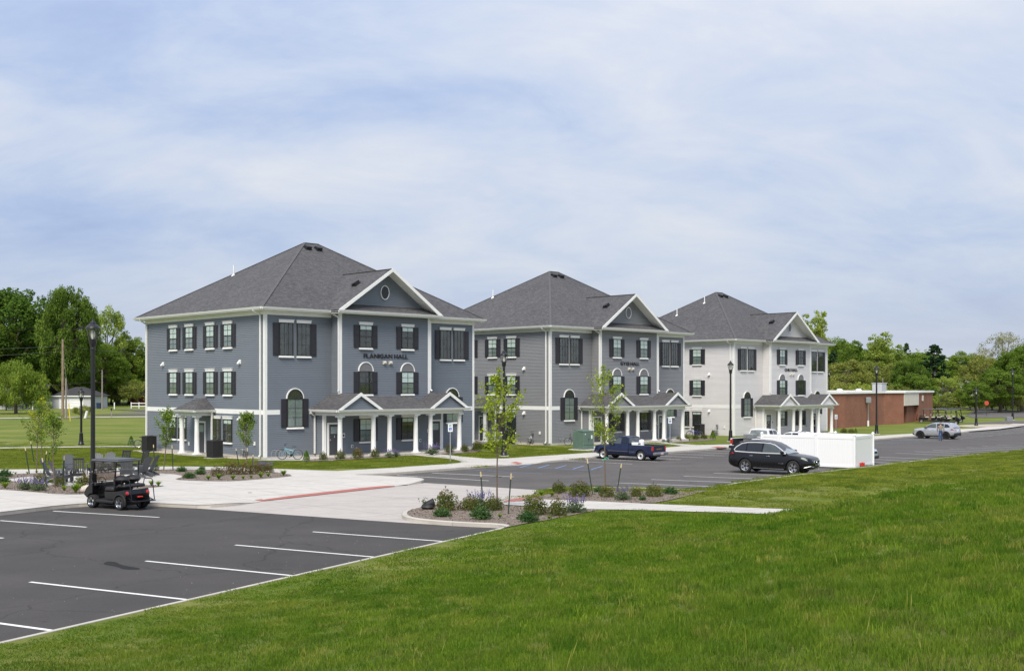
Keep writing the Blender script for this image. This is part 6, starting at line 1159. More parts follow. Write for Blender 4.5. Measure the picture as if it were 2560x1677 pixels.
# ------------------------------------------------------------------ brick building at the right
def brick_building():
    D, E_, F_ = Vector((53.9, 151.6)), Vector((57.9, 157.0)), Vector((63.0, 165.0)); B, C = Vector((42.05, 139.2)), Vector((50.35, 149.3)); A = Vector((36.5, 134.5)); inn = Vector((-.8, .6)); du = (E_ - D).normalized()
    t = thing('brick_building', (B.x, B.y, -.45), 0, 'low flat-roofed red brick building beyond the pale hall', 'building'); o = Vector((B.x, B.y)); zt = 4.05 + .45; P = lambda p, z: (p.x - o.x, p.y - o.y, z)
    D2, E2 = D + inn * 2.0, E_ + inn * 2.0; back = [F_ + inn * 22, A + Vector((-16, 12))]
    ring_ = [A, B, C, D, D2, E2, E_, F_] + back; MB().prism([P(p, -.5) for p in ring_], (0, 0, zt + .5)).build('brick_wall', 'brick', t)
    out = [A, B, C, D, E_, F_] + back; cp = MB(); n = len(out)
    for i in range(n):
        a, b = out[i], out[(i + 1) % n]; d = (b - a).normalized(); cp.bar(P(a - d * .12, zt + .13), P(b + d * .12, zt + .13), .42, .26)
    cp.build('coping', 'white_trim', t); MB().prism([P(p, zt + .02) for p in [A, B, C, D, E_, F_] + back], (0, 0, .06)).build('roof_deck', 'roof_grey', t)
    pn = MB(); a, b = D + du * .03 - inn * .08, E_ - du * .03 - inn * .08; pn.prism([P(a, 2.75), P(b, 2.75), P(b + inn * 2.0, 2.75), P(a + inn * 2.0, 2.75)], (0, 0, 1.72)).build('entrance_panel', 'cream', t)
    a, b = D + du * .15 + inn * 1.93, D + du * 2.7 + inn * 1.93; d = MB().prism([P(a, -.1), P(b, -.1), P(b, 2.6), P(a, 2.6)], (-inn.x * .06, -inn.y * .06, 0)).build('entrance_door', 'dark_pane', t)
    m = MB()
    for k in (0, .5, 1): q = a.lerp(b, k) - inn * .08; m.bar(P(q, 0), P(q, 2.6), .08)
    m.bar(P(a - inn * .08, 2.2), P(b - inn * .08, 2.2), .08).build('door_frame', 'bronze', d)
    a, b = D + du * 2.9 + inn * .5, E_ + inn * .5; MB().prism([P(a, -.5), P(b, -.5), P(b + inn * 1.5, -.5), P(a + inn * 1.5, -.5)], (0, 0, 3.2)).build('brick_return', 'brick', t)
    q = D + du * 1.2 - inn * .02
    v = Vector((46.6, 144.2)); MB().lathe([(.11, 0), (.11, .9), (.085, .92), (.085, 3.3), (.10, 3.32)], 10).build('vent_pipe', 'galv', t, 40, loc=P(v, .0)); MB().box(-.35, .35, -.25, .25, 3.25, 4.0, .05).build('vent_hood', 'grey_metal', t, loc=P(v, 0)); MB().lathe([(.13, 0), (.13, .95)], 10).build('pipe_sleeve', 'white_trim', t, loc=P(v, 0))
    MB().box(-.9, .9, -.7, .7, zt, zt + 1.35, .04).box(-.95, .95, -.75, .75, zt + 1.3, zt + 1.4).build('rooftop_unit', 'ac_pale', t, loc=P(Vector((52, 156)), 0), rot=R(50))
    for x, y in ((44, 148), (47.5, 151)): MB().lathe([(.5, zt), (.45, zt + .45), (.2, zt + .6)], 12).build('roof_vent', 'white_trim', t, 40, loc=P(Vector((x, y)), 0))
    w = E_.lerp(F_, .25) - inn * .05; MB().box(-.25, .25, -.1, .1, 3.3, 4.1, .02).build('wall_lamp', 'cream', t, loc=P(w, 0), rot=math.atan2(du.y, du.x))
def brick_mat():
    m, t, b = newmat('brick'); br = N('ShaderNodeTexBrick', t); L(uv(t), br.inputs[0], t); br.squash_frequency = 4
    for k, v in (('Scale', 1), ('Mortar Size', .009), ('Mortar Smooth', .2), ('Bias', .0), ('Brick Width', .215), ('Row Height', .08)): br.inputs[k].default_value = v
    br.inputs['Color1'].default_value = (.20, .075, .045, 1); br.inputs['Color2'].default_value = (.30, .125, .075, 1); br.inputs['Mortar'].default_value = (.22, .14, .10, 1)
    c = mixc(t, .4, br.outputs[0], ramp(t, noise(t, geo(t), .6, 6, .65), (.3, (.15, .055, .035)), (.7, (.34, .15, .09))))
    L(c, b.inputs['Base Color'], t); b.inputs['Roughness'].default_value = .9; bumpn(t, b, br.outputs['Fac'], -.4, .01)
brick_mat()
brick_building()

# ------------------------------------------------------------------ houses, poles and road furniture at far left and right
def win(par, x, y, z, w, h, m='dark_pane'):
    q = MB(); fr_rect(q, w + .14, -.07, h + .07, .07, -.05, 0); o = q.build('window', 'white_trim', par, loc=(x, y, z)); MB().box(-w / 2, w / 2, -.02, 0, 0, h).build('pane', m, o)
def simple_house():
    p = AT(140, 205); z = T(-81, 205) - .1; g = thing('garage', (-84.8, 203, z), R(-3), 'white garage with dark hip roof and wide white door, behind the utility poles', 'building')
    MB().box(0, 7.5, 0, 7, -.3, 2.5).build('wall', 'house_wall', g); r = strip_roof(g, 'roof', [((-.4, -.4, 2.45), (7.9, -.4, 2.45), (4.6, 3.5, 4.1), (2.9, 3.5, 4.1)), ((7.9, -.4, 2.45), (7.9, 7.4, 2.45), (4.6, 3.5, 4.1)), ((7.9, 7.4, 2.45), (-.4, 7.4, 2.45), (2.9, 3.5, 4.1), (4.6, 3.5, 4.1)), ((-.4, 7.4, 2.45), (-.4, -.4, 2.45), (2.9, 3.5, 4.1))], 'dark_roof'); MB().box(-.42, 7.92, -.44, -.40, 2.3, 2.5).build('fascia', 'white_trim', g)
    d = MB(); fr_rect(d, 4.6, 0, 2.25, .14, -.06, 0); d = d.build('garage_door', 'white_trim', g, loc=(3.7, 0, 0))
    for i in range(4): MB().box(-2.16, 2.16, -.04, 0, i * .53 + .01, i * .53 + .51, .015).build('door_panel', 'white_vinyl', d)
    h = thing('porch_house', (-102, 198, T(-95, 198) - .1), R(-2), 'pale single-storey house with porch posts, half hidden by the drooping tree', 'building'); MB().box(0, 17, 0, 8, -.3, 2.6).build('wall', 'house_wall', h); strip_roof(h, 'roof', [((-.5, -.6, 2.55), (17.5, -.6, 2.55), (17.5, 4, 4.6), (-.5, 4, 4.6)), ((17.5, 8.6, 2.55), (-.5, 8.6, 2.55), (-.5, 4, 4.6), (17.5, 4, 4.6))], 'dark_roof')
    for x in (3, 6.4, 9.8, 13.2): win(h, x, -.01, .9, 1.3, 1.3)
    strip_roof(h, 'porch_roof', [((10.5, -2.4, 2.7), (17.6, -2.4, 2.2), (17.6, 0, 2.3), (10.5, 0, 2.9))], 'dark_roof'); MB().prism([(10.4, -2.45, 2.75), (17.7, -2.45, 2.25), (17.7, -2.45, 2.05), (10.4, -2.45, 2.55)], (0, .05, 0)).build('rake_board', 'white_trim', h)
    for x in (8.0, 11.0, 14.1, 17.2): MB().box(x - .09, x + .09, -2.3, -2.12, -.2, 2.5).build('porch_post', 'white_trim', h)
    k = thing('far_house', AT(2408, 250, T(*AT(2408, 250).xy)), R(10), 'grey house roof showing between lime-green trees at right', 'building'); MB().box(-4, 4, 0, 7, -.3, 4.3).build('wall', 'house_wall', k); strip_roof(k, 'roof', [((-4.5, -.5, 4.2), (4.5, -.5, 4.2), (4.5, 3.5, 6.3), (-4.5, 3.5, 6.3)), ((4.5, 7.5, 4.2), (-4.5, 7.5, 4.2), (-4.5, 3.5, 6.3), (4.5, 3.5, 6.3))], 'roof_grey'); win(k, 1.5, -.01, 2.6, 1.2, 1.2); win(k, -1.5, -.01, 2.6, 1.2, 1.2)
    b = thing('red_barn', AT(352, 235, T(*AT(352, 235).xy)), 0, 'dark red shed glimpsed among trees left of the blue-grey hall', 'shed'); MB().box(-2, 2, 0, 4, -.2, 2.2).build('wall', 'barn_red', b); strip_roof(b, 'roof', [((-2.3, -.3, 2.1), (2.3, -.3, 2.1), (2.3, 2, 3.3), (-2.3, 2, 3.3)), ((2.3, 4.3, 2.1), (-2.3, 4.3, 2.1), (-2.3, 2, 3.3), (2.3, 2, 3.3))], 'dark_roof')
simple_house()
def pole(px, y, topy, r, label, m='wood_pole', arms=1, name='utility_pole'):
    p = AT(px, y); z = T(p.x, p.y); h = CZ + (HZ - topy) / F * y - z; t = thing(name, (p.x, p.y, z), 0, label, 'pole', 'utility poles'); MB().tube([(0, 0, -.3), (0, 0, h)], [r * 1.2, r * .8], 9).build('shaft', m, t)
    if arms:
        for k in range(arms): MB().box(-.9, .9, -.12, -.02, h - 1.0 - k, h - .88 - k).build('crossarm', m, t)
        q = MB(); [q.lathe([(.04, h - .88), (.06, h - .80), (.03, h - .72)], 8) for _ in (0,)]; q.build('insulator', 'cream', t)
    return Vector((p.x, p.y, z + h))
tp = pole(157, 147, 848, .17, 'tall wooden utility pole left of the small lamp post', arms=0); pole(165, 150, 945, .13, 'short weathered pole right next to the tall utility pole', 'wood_grey', 0); tp3 = pole(255.5, 190, 924, .12, 'thin grey pole between the garage and the trees', 'wood_grey', 0); pole(2303, 205, 926, .13, 'wooden pole with crossarm above the brick building, in front of the dark pine', arms=2); pole(2207, 198, 944, .10, 'thin pale pole with crossarm behind the rooftop unit', 'wood_grey', 1)
def wire(a, b, sag, label, r=.016):
    a, b = Vector(a), Vector(b); pts = [a.lerp(b, i / 14) - Vector((0, 0, sag * 4 * (i / 14) * (1 - i / 14))) for i in range(15)]; tag(MB().tube(pts, r, 4).build('power_line', 'wire'), label, 'cable', 'overhead cables')
q = Vector((-110, 118, 9.6)); wire(tp - Vector((0, 0, .9)), q, .9, 'upper overhead cable running left from the tall utility pole'); wire(tp - Vector((0, 0, 1.6)), q - Vector((0, 0, .8)), 1.2, 'lower overhead cable running left from the tall utility pole'); wire(tp - Vector((0, 0, 1)), (-25, 185, 10.2), 1.0, 'overhead cable running right behind the big lamp post'); wire(tp - Vector((0, 0, 3.4)), tp3, .5, 'slack cable from the tall pole to the thin grey pole'); wire(tp - Vector((0, 0, 1.2)), AT(178, 141, T(*AT(178, 141).xy)), .05, 'guy wire slanting down to the yellow marker'); wire(tp3 - Vector((0, 0, 2)), (-100, 130, 4.2), .8, 'lowest cable crossing in front of the garage trees')
def small_left():
    p = AT(176, 141); t = thing('guy_marker', (p.x, p.y, T(p.x, p.y)), 0, 'yellow guy-wire marker standing in the lawn by the utility pole', 'marker'); MB().tube([(.0, 0, -.1), (-.25, 0, 2.2)], .05, 7).build('sleeve', 'yellow_paint', t); MB().tube([(0, 0, -.3), (0, 0, .15)], .03, 6).build('anchor', 'galv', t)
    p = AT(278.6, 152); t = thing('mailbox', (p.x, p.y, T(p.x, p.y)), R(20), 'dark mailbox on a post beside the far street', 'mailbox'); MB().box(-.05, .05, -.05, .05, -.2, 1.05).build('post', 'wood_grey', t); MB().prism([(-.12, -.25, 1.05), (.12, -.25, 1.05), (.12, -.25, 1.2), (.07, -.25, 1.28), (-.07, -.25, 1.28), (-.12, -.25, 1.2)], (0, .5, 0)).build('box', 'black_plastic', t)
    p = AT(247, 203); t = thing('waste_bin', (p.x, p.y, T(p.x, p.y)), 0, 'dark blue wheeled bin beside the white garage', 'bin'); MB().prism([(-.28, -.3, 0), (.28, -.3, 0), (.34, -.36, 1.0), (-.34, -.36, 1.0)], (0, .66, 0)).build('body', 'bin_blue', t); MB().box(-.37, .37, -.4, .36, 1.0, 1.08, .02).build('lid', 'bin_blue', t)
    p = AT(286, 200); t = thing('fence_post', (p.x, p.y, T(p.x, p.y)), 0, 'lone white post beside the dark driveway', 'post'); MB().box(-.08, .08, -.08, .08, -.2, 1.15, .01).build('shaft', 'white_trim', t); MB().box(-.1, .1, -.1, .1, 1.15, 1.2).build('cap', 'white_trim', t)
    p = AT(328, 205); f = thing('rail_fence', (p.x, p.y, T(p.x, p.y)), R(8), 'white two-rail fence meeting the blue-grey hall corner', 'fence')
    for i in range(4): MB().box(i * 1.4 - .07, i * 1.4 + .07, -.07, .07, -.2, 1.15).build('post', 'white_trim', f)
    for i in range(3):
        for zz in (.35, .9): MB().box(i * 1.4 + .07, i * 1.4 + 1.33, -.03, .03, zz, zz + .14).build('rail', 'white_trim', f)
    p = AT(213, 150); t = thing('pedestal', (p.x, p.y, T(p.x, p.y)), 0, 'leaning white utility pedestal in the rough grass by the street', 'pedestal'); m = MB(); m.M = Matrix.Rotation(R(14), 4, 'Y'); m.lathe([(.17, -.2), (.17, .85), (.19, .87), (.19, .95), (.1, 1.0)], 10); m.build('cover', 'white_vinyl', t, 40); MB().box(-.2, .2, -.2, .2, -.15, .05).build('footing', 'concrete', t)
    tree('bush2', 207, 151, 1013, 45, 'rough grassy clump round the leaning utility pedestal', 'scrub_bush', 'scrub bushes at the left', cat='bush')
    for i, x in enumerate((32, 58, 84, 114)): tree('hedge', x, 192, 1005, 26, 'dark clipped shrub, %s from left before the porch house' % ORD[i], 'clipped_shrub', 'clipped shrubs before the porch house', cat='bush')
    p = AT(2522, 160); t = thing('cable_box', (p.x, p.y, T(p.x, p.y)), R(10), 'grey-blue utility box at the foot of the right lamp post', 'utility box'); MB().box(-.45, .45, -.3, .3, 0, .65, .03).build('body', 'grey_metal', t); MB().box(-.5, .5, -.35, .35, -.2, 0).build('pad', 'concrete', t)
tree_kind('hedge', 'round', 1.6, 2.0, 14, 50, 420, .16, 'leaf_pine', .9)
small_left()

# ------------------------------------------------------------------ vehicles (x forward, y left)
def carve(me, cuts):
    o = bpy.data.objects.new('tmp', me); COL.objects.link(o); tmp = []
    for c in cuts:
        q = bpy.data.objects.new('cut', c); COL.objects.link(q); tmp.append(q); md = o.modifiers.new('b', 'BOOLEAN'); md.object = q; md.operation = 'DIFFERENCE'; md.solver = 'EXACT'
    dg = bpy.context.evaluated_depsgraph_get(); r = bpy.data.meshes.new_from_object(o.evaluated_get(dg)); bpy.data.objects.remove(o)
    for q in tmp: bpy.data.objects.remove(q)
    return r
def arch_cut(x, y0, y1, r, z):
    m = MB(); m.k = 1; n = 28; a = [(x + r * math.cos(2 * math.pi * i / n), y0, z + r * math.sin(2 * math.pi * i / n)) for i in range(n)]; m.prism(a, (0, y1 - y0, 0)); return m.mesh('cut', ['black_plastic', 'black_plastic'])
def section(zb, zt, w, cr=.02):
    h = zt - zb; s = [(0, zb), (.78 * w, zb), (.94 * w, zb + .07), (.985 * w, zb + .22 * h), (w, zb + .42 * h), (.985 * w, zb + .66 * h), (.95 * w, zb + .86 * h), (.90 * w, zt - .02), (.84 * w, zt), (.45 * w, zt + cr), (0, zt + cr * 1.3)]; return s + [(-y, z) for y, z in s[-2:0:-1]]
def loft(sts, mname, cuts):
    xs = []; 
    for a, b in zip(sts, sts[1:]):
        k = max(1, int(abs(a[0] - b[0]) / .16))
        for i in range(k): f = i / k; xs.append([a[j] + (b[j] - a[j]) * f for j in range(4)])
    xs.append(list(sts[-1]))
    for _ in range(1):                                          # soften the corners of the interpolated outline
        ys = [list(q) for q in xs]
        for i in range(1, len(xs) - 1):
            for j in (1, 2, 3): ys[i][j] = .25 * xs[i - 1][j] + .5 * xs[i][j] + .25 * xs[i + 1][j]
        xs = ys
    m = MB(); rings = []
    for x, zb, zt, w in xs: rings.append([(x, y, z) for y, z in section(zb, zt, w)])
    n = len(rings[0]); vs = [p for r in rings for p in r]; fs = [(i * n + j, i * n + (j + 1) % n, (i + 1) * n + (j + 1) % n, (i + 1) * n + j) for i in range(len(rings) - 1) for j in range(n)]; fs += [tuple(range(n - 1, -1, -1)), tuple(range((len(rings) - 1) * n, len(rings) * n))]
    m.add(vs, fs); me = m.mesh('body', [mname, 'black_plastic'])
    if cuts: me = carve(me, cuts); me.name = 'body'
    shade(me, 35); return me
def wheel_parts(r, w, kind):
    T_ = lambda m: setattr(m, 'M', Matrix.Rotation(R(90), 4, 'X'))
    ty = MB(); T_(ty); ty.lathe([(r * .64, -w / 2), (r * .80, -w / 2 - .005), (r * .94, -w * .46), (r, -w * .33), (r, w * .33), (r * .94, w * .46), (r * .80, w / 2 + .005), (r * .64, w / 2), (r * .62, 0)], 32, False); ty.v.append(Vector((0, 0, 0))); ty.v.pop()
    rm = MB(); T_(rm); rm.lathe([(r * .66, -w * .46), (r * .62, -w * .40), (r * .60, w * .40), (r * .66, w * .46)], 32, False); bk = MB(); T_(bk); bk.lathe([(r * .61, -.02), (r * .61, .02)], 24)
    if kind == 'multi':
        for s in (-1, 1):
            for i in range(10): a = i * math.pi / 5 + (.12 if i % 2 else -.12); rm.M = Matrix.Rotation(a, 4, 'Y'); rm.prism([(-.030 * r / .37, s * w * .30, .05), (.030, s * w * .30, .05), (.022, s * w * .42, r * .64), (-.022, s * w * .42, r * .64)], (0, s * .02, 0))
    elif kind == 'steel':
        for s in (-1, 1):
            T_(rm); rm.lathe([(r * .60, s * w * .30), (r * .50, s * w * .16), (r * .33, s * w * .32), (r * .22, s * w * .32)], 28, False)
    else:
        for s in (-1, 1):
            for i in range(5): a = i * 2 * math.pi / 5; rm.M = Matrix.Rotation(a, 4, 'Y'); rm.prism([(-.05, s * w * .30, .04), (.05, s * w * .30, .04), (.035, s * w * .40, r * .63), (-.035, s * w * .40, r * .63)], (0, s * .02, 0))
    hb = MB(); T_(hb); hb.lathe([(.07, -w * .42), (.075, -w * .36), (.075, w * .36), (.07, w * .42)], 14)
    return ty, bk, rm, hb
def add_wheels(t, xs, ty, r, w, kind, rim, hub='black_plastic', drop=0):
    a, b, c, d = wheel_parts(r, w, kind); ms = [('tyre', a.mesh('tyre', 'rubber', 40)), ('wheel_well_disc', b.mesh('disc', 'black_plastic')), ('rim', c.mesh('rim', rim, 30)), ('hub', d.mesh('hub', hub, 40))]
    for x in xs:
        for s in (-1, 1):
            q = obj('wheel', None, t, (x, s * ty, r)); [obj(n, me, q) for n, me in ms]
class Hull:                                                     # greenhouse: planar tumbled sides over a profile
    def __init__(s, prof, z0, wb, k): s.p = prof; s.z0 = z0; s.wb = wb; s.k = k
    def y(s, z): return s.wb - s.k * (z - s.z0)
    def mesh(s, m):
        b = MB(); n = len(s.p); vs = []
        for x, z in s.p: y = s.y(z); c = .035 if s.p[0][1] + .2 < z else .012; vs += [(x, y, z), (x, y * .55, z + c), (x, 0, z + c * 1.25), (x, -y * .55, z + c), (x, -y, z)]
        fs = [(i * 5 + j, i * 5 + j + 1, i * 5 + j + 6, i * 5 + j + 5) for i in range(n - 1) for j in range(4)]; base = len(vs); vs += [(s.p[0][0], s.wb, s.z0 - .06), (s.p[-1][0], s.wb, s.z0 - .06), (s.p[0][0], -s.wb, s.z0 - .06), (s.p[-1][0], -s.wb, s.z0 - .06)]
        fs += [tuple([i * 5 for i in range(n)] + [base + 1, base]), tuple([i * 5 + 4 for i in range(n)][::-1] + [base + 2, base + 3]), (0, base, base + 2, 4, 3, 2, 1), tuple([(n - 1) * 5 + j for j in range(5)] + [base + 3, base + 1]), (base, base + 1, base + 3, base + 2)]
        b.add(vs, fs); return b.mesh('cabin', m, 28)
    def side(s, poly, sg, m, par, name='side_window', off=.006, th=.006):
        nrm = Vector((0, sg * 1, sg * 0 + s.k)).normalized(); MB().prism([Vector((x, sg * s.y(z), z)) + nrm * off for x, z in poly], nrm * th).build(name, m, par)
    def cross(s, i, j, m, par, name, mg=.07, e=(.06, .06), off=.006):
        (x0, z0), (x1, z1) = s.p[i], s.p[j]; a = (x0 + (x1 - x0) * e[0], z0 + (z1 - z0) * e[0]); b = (x1 - (x1 - x0) * e[1], z1 - (z1 - z0) * e[1]); d = Vector((x1 - x0, 0, z1 - z0)).normalized(); nr = Vector((-d.z, 0, d.x)); nr = nr if nr.z > 0 else -nr
        ya, yb = s.y(a[1]) - mg, s.y(b[1]) - mg; c = .028; vs = [(a[0], ya, a[1]), (a[0], 0, a[1] + c), (a[0], -ya, a[1]), (b[0], -yb, b[1]), (b[0], 0, b[1] + c), (b[0], yb, b[1])]; o = nr * (off + .012); MB().add([Vector(v) + o for v in vs] + [Vector(v) - nr * .03 for v in vs], [(0, 1, 4, 5), (1, 2, 3, 4), (6, 11, 10, 7), (7, 10, 9, 8), (0, 5, 11, 6), (2, 8, 9, 3), (0, 6, 7, 1), (1, 7, 8, 2), (5, 4, 10, 11), (4, 3, 9, 10)]).build(name, m, par)
def logo_a(m):                                                  # stylised caliper emblem
    m.tube([(.0, .085 * math.cos(a), .065 * math.sin(a)) for a in np.linspace(0, 6.283, 21)[:-1]], .012, 5, closed=True); m.bar((0, .03, .05), (0, .05, -.05), .016); m.bar((0, -.03, .05), (0, -.05, -.05), .016); m.bar((0, -.04, 0), (0, .04, 0), .014); return m
def suv(loc, rz, paint, label, style):
    t = thing('parked_suv', loc, rz, label, 'car', 'parked vehicles')
    if style == 'long':
        L0, wr, wx, tw = 1.0, .375, (1.44, -1.38), .84
        st = [(2.47, .42, .66, .50), (2.43, .33, .78, .74), (2.30, .27, .87, .88), (2.0, .24, .945, .955), (1.45, .23, 1.0, .98), (1.0, .23, 1.035, .985), (0, .23, 1.05, .985), (-1.0, .23, 1.07, .985), (-1.7, .25, 1.09, .975), (-2.15, .30, 1.09, .94), (-2.36, .38, 1.05, .88), (-2.45, .46, .95, .78)]
        pf = [(1.18, 1.02), (.86, 1.22), (.46, 1.46), (.18, 1.585), (-.2, 1.655), (-.8, 1.69), (-1.4, 1.665), (-1.85, 1.585), (-2.06, 1.50), (-2.24, 1.32), (-2.36, 1.06)]; h = Hull(pf, 1.02, .905, .42); ws, rg_ = (0, 3), (8, 10); sw = [[(.98, 1.09), (.62, 1.30), (.30, 1.47), (.02, 1.54), (-.30, 1.555), (-.36, 1.10)], [(-.44, 1.10), (-.40, 1.56), (-.85, 1.575), (-1.28, 1.56), (-1.30, 1.12)], [(-1.37, 1.13), (-1.35, 1.555), (-1.62, 1.50), (-1.90, 1.36), (-2.02, 1.24), (-1.98, 1.15)]]
        belt = [(1.02, 1.07), (-.3, 1.07), (-1.3, 1.09), (-2.0, 1.115), (-2.08, 1.2), (-1.95, 1.35), (-1.65, 1.525), (-1.3, 1.585), (-.8, 1.60), (-.25, 1.585), (.05, 1.565), (.34, 1.49), (.66, 1.315), (1.02, 1.09)]
    else:
        L0, wr, wx, tw = .88, .37, (1.30, -1.34), .79
        st = [(2.16, .45, .72, .55), (2.12, .34, .86, .76), (2.0, .28, .97, .86), (1.7, .26, 1.02, .91), (1.2, .26, 1.06, .925), (.8, .26, 1.07, .925), (0, .26, 1.08, .925), (-1.0, .26, 1.10, .925), (-1.6, .28, 1.11, .915), (-1.98, .34, 1.10, .88), (-2.14, .42, 1.05, .82), (-2.2, .50, .95, .72)]
        pf = [(1.02, 1.06), (.76, 1.24), (.44, 1.46), (.22, 1.575), (-.1, 1.635), (-.6, 1.66), (-1.2, 1.645), (-1.62, 1.60), (-1.80, 1.54), (-1.98, 1.32), (-2.08, 1.09)]; h = Hull(pf, 1.05, .85, .36); ws, rg_ = (0, 3), (8, 10); sw = [[(.84, 1.13), (.55, 1.33), (.30, 1.48), (.06, 1.53), (-.28, 1.54), (-.32, 1.13)], [(-.40, 1.13), (-.37, 1.545), (-.80, 1.555), (-1.08, 1.54), (-1.10, 1.15)], [(-1.17, 1.16), (-1.15, 1.54), (-1.45, 1.51), (-1.72, 1.30), (-1.66, 1.20)]]; belt = None
    w = st[5][3]; cuts = [arch_cut(x, s * (w - .32) if s > 0 else -w - .2, (w + .2) if s > 0 else -(w - .32), wr + .055, wr) for x in wx for s in (-1, 1)]
    body = obj('body', loft(st, paint, cuts), t); cab = obj('cabin', h.mesh(paint), t); add_wheels(t, wx, tw, wr, .24, 'multi' if style == 'long' else 'five', 'alloy' if style == 'long' else 'black_paint')
    h.cross(*ws, 'windshield_glass', t, 'windshield'); h.cross(*rg_, 'dark_glass', t, 'rear_window', .12)
    MB().prism([(pf[0][0] - .1, -.6, 1.06), (pf[3][0], -.55, 1.45), (pf[3][0] - .3, -.55, 1.06)], (0, 1.2, 0)).build('interior', 'seat_pale', t)
    for i, pl_ in enumerate(sw):
        for sg in (-1, 1): h.side(pl_, sg, 'side_glass' if i == 0 else 'dark_glass', t)
    if belt:
        for sg in (-1, 1): MB().tube([(x, sg * (h.y(z) + .012), z + .004) for x, z in belt], .027, 5, closed=True).build('window_trim', 'bright_trim', t)
    fx = st[1][0]; long_ = style == 'long'
    for sg in (-1, 1):
        MB().prism([(fx - .03, sg * .50, .66), (fx - .16, sg * .80, .72), (fx - .52, sg * (w - .045), .84), (fx - .50, sg * (w - .05), .90), (fx - .14, sg * .80, .82), (fx - .02, sg * .50, .76)], (.035, sg * .025, .01)).build('headlight', 'headlamp', t)
        rx = st[-1][0]; MB().prism([(rx + .01, sg * .52, .92), (rx + .10, sg * .80, .92), (rx + .42, sg * (w - .035), 1.0), (rx + .30, sg * (w - .045), 1.06), (rx + .10, sg * .80, 1.05), (rx + .02, sg * .52, 1.02)], (-.03, sg * .03, 0)).build('tail_light', 'tail_red', t)
        mr = MB(); mr.box(-.10, .10, -.11, .11, -.07, .07, .04); mr.box(-.02, .03, -.16 * (sg > 0), .16 * (sg < 0), -.06, -.02); mr.build('mirror', paint if long_ else 'black_plastic', t, loc=(.86 if long_ else .72, sg * (w + .06), 1.14))
        for x in ((.02, -1.0) if long_ else (.0, -.85)): MB().tube([(x - .10, sg * (w + .004), .925), (x, sg * (w + .012), .93), (x + .10, sg * (w + .004), .925)], .010, 5).build('door_handle', 'alloy' if long_ else paint, t)
        MB().bar((wx[1] + .5, sg * (w - .012), .31), (wx[0] - .5, sg * (w - .012), .29), .035, .03).build('sill_strip', 'chrome' if long_ else 'black_plastic', t)
        if not long_:
            for x in wx: MB().tube([(x + (wr + .055) * math.cos(a), sg * (w - .02), wr + (wr + .055) * math.sin(a)) for a in np.linspace(-.25, math.pi + .25, 17)], .045, 6).build('arch_flare', 'black_plastic', t)
        for x in ((.42, -.42, -1.34) if long_ else (.5, -.36, -1.12)): MB().bar((x, sg * (w + .001), .36), (x, sg * (w * .955), 1.0), .008, .012).build('door_seam', 'black_plastic', t)
    if long_:
        g = MB().prism([(fx + .02, -.42, .74), (fx + .02, .42, .74), (fx + .045, .46, .66), (fx + .05, .20, .50), (fx + .05, -.20, .50), (fx + .045, -.46, .66)], (.02, 0, 0)).build('grille', 'black_plastic', t); MB().tube([(fx + .06, -.42, .74), (fx + .06, .42, .74), (fx + .07, .46, .66), (fx + .075, .20, .50), (fx + .075, -.20, .50), (fx + .07, -.46, .66)], .02, 5, closed=True).build('grille_frame', 'chrome', g)
        logo_a(MB()).build('emblem', 'chrome', g, loc=(fx + .085, 0, .64)); MB().box(fx - .02, fx + .04, -.26, .26, .36, .47, .01).build('plate_holder', 'black_plastic', t); MB().tube([(fx - .35, -.93, .40), (fx - .02, -.82, .48), (fx + .05, -.45, .42)], .018, 5).tube([(fx - .35, .93, .40), (fx - .02, .82, .48), (fx + .05, .45, .42)], .012, 5).build('bumper_trim', 'alloy', t); MB().tube([(fx - .10, -.78, .27), (fx + .05, -.4, .27), (fx + .06, 0, .27), (fx + .05, .4, .27), (fx - .10, .78, .27)], .014, 5).build('lip_trim', 'alloy', t)
        ls, wd = letters('SH-AWD', .05, .004); 
        for me, x in ls: me.materials.append(MATS['chrome']); obj('badge_letter', me, t, (.62 + x, -w - .004, .56), (R(90), 0, 0))
    else:
        for k in range(7): y = -.42 + .14 * k; MB().box(fx + .03, fx + .06, y - .05, y + .05, .70, .84, .01).build('grille_slot', 'black_plastic', t)
        MB().box(fx - .06, fx + .07, -.78, .78, .36, .56, .04).build('front_bumper', 'black_plastic', t); MB().box(st[-1][0] - .05, st[-1][0] + .1, -.76, .76, .36, .66, .04).build('rear_bumper', 'black_plastic', t); MB().box(st[-1][0] - .03, st[-1][0] + .0, -.16, .16, .82, .95).build('licence_plate', 'white_vinyl', t)
        for sg in (-1, 1): MB().tube([(.2, sg * .52, 1.64), (-.1, sg * .54, 1.70), (-1.4, sg * .54, 1.70), (-1.65, sg * .52, 1.64)], .018, 5).build('roof_rail', 'black_plastic', t)
    MB().box(-1.9, 1.9, -.6, .6, .20, .30).build('underbody', 'black_plastic', t); return t
def heading(dx, dy): return math.atan2(dy, dx)
zlot = lambda x, y: gz(y) + .004
ctr = Vector((14.55, 62.45)) + Vector((.56, .83)) * .83; suv((ctr.x, ctr.y, zlot(*ctr)), heading(.83, -.56), 'car_black', 'glossy black SUV with chrome window trim, parked before the white fence', 'long').scale = (1, 1, 1.10)
ctr = Vector((42.95, 112.35)) + Vector((.71, .71)) * .75; suv((ctr.x, ctr.y, zlot(*ctr)), heading(-.71, .71), 'car_silver', 'silver SUV with black wheels, man walking beside it', 'short')
suv((21.75, 72.6, gz(72.6)), heading(.78, -.62), 'car_paleblue', 'pale silver-blue SUV nose sticking out behind the white fence', 'short')
suv((23.6, 92.6, gz(92.6)), heading(-.72, .7), 'car_white', 'white car whose roof just shows above the white fence', 'short').scale = (.9, .95, .86)
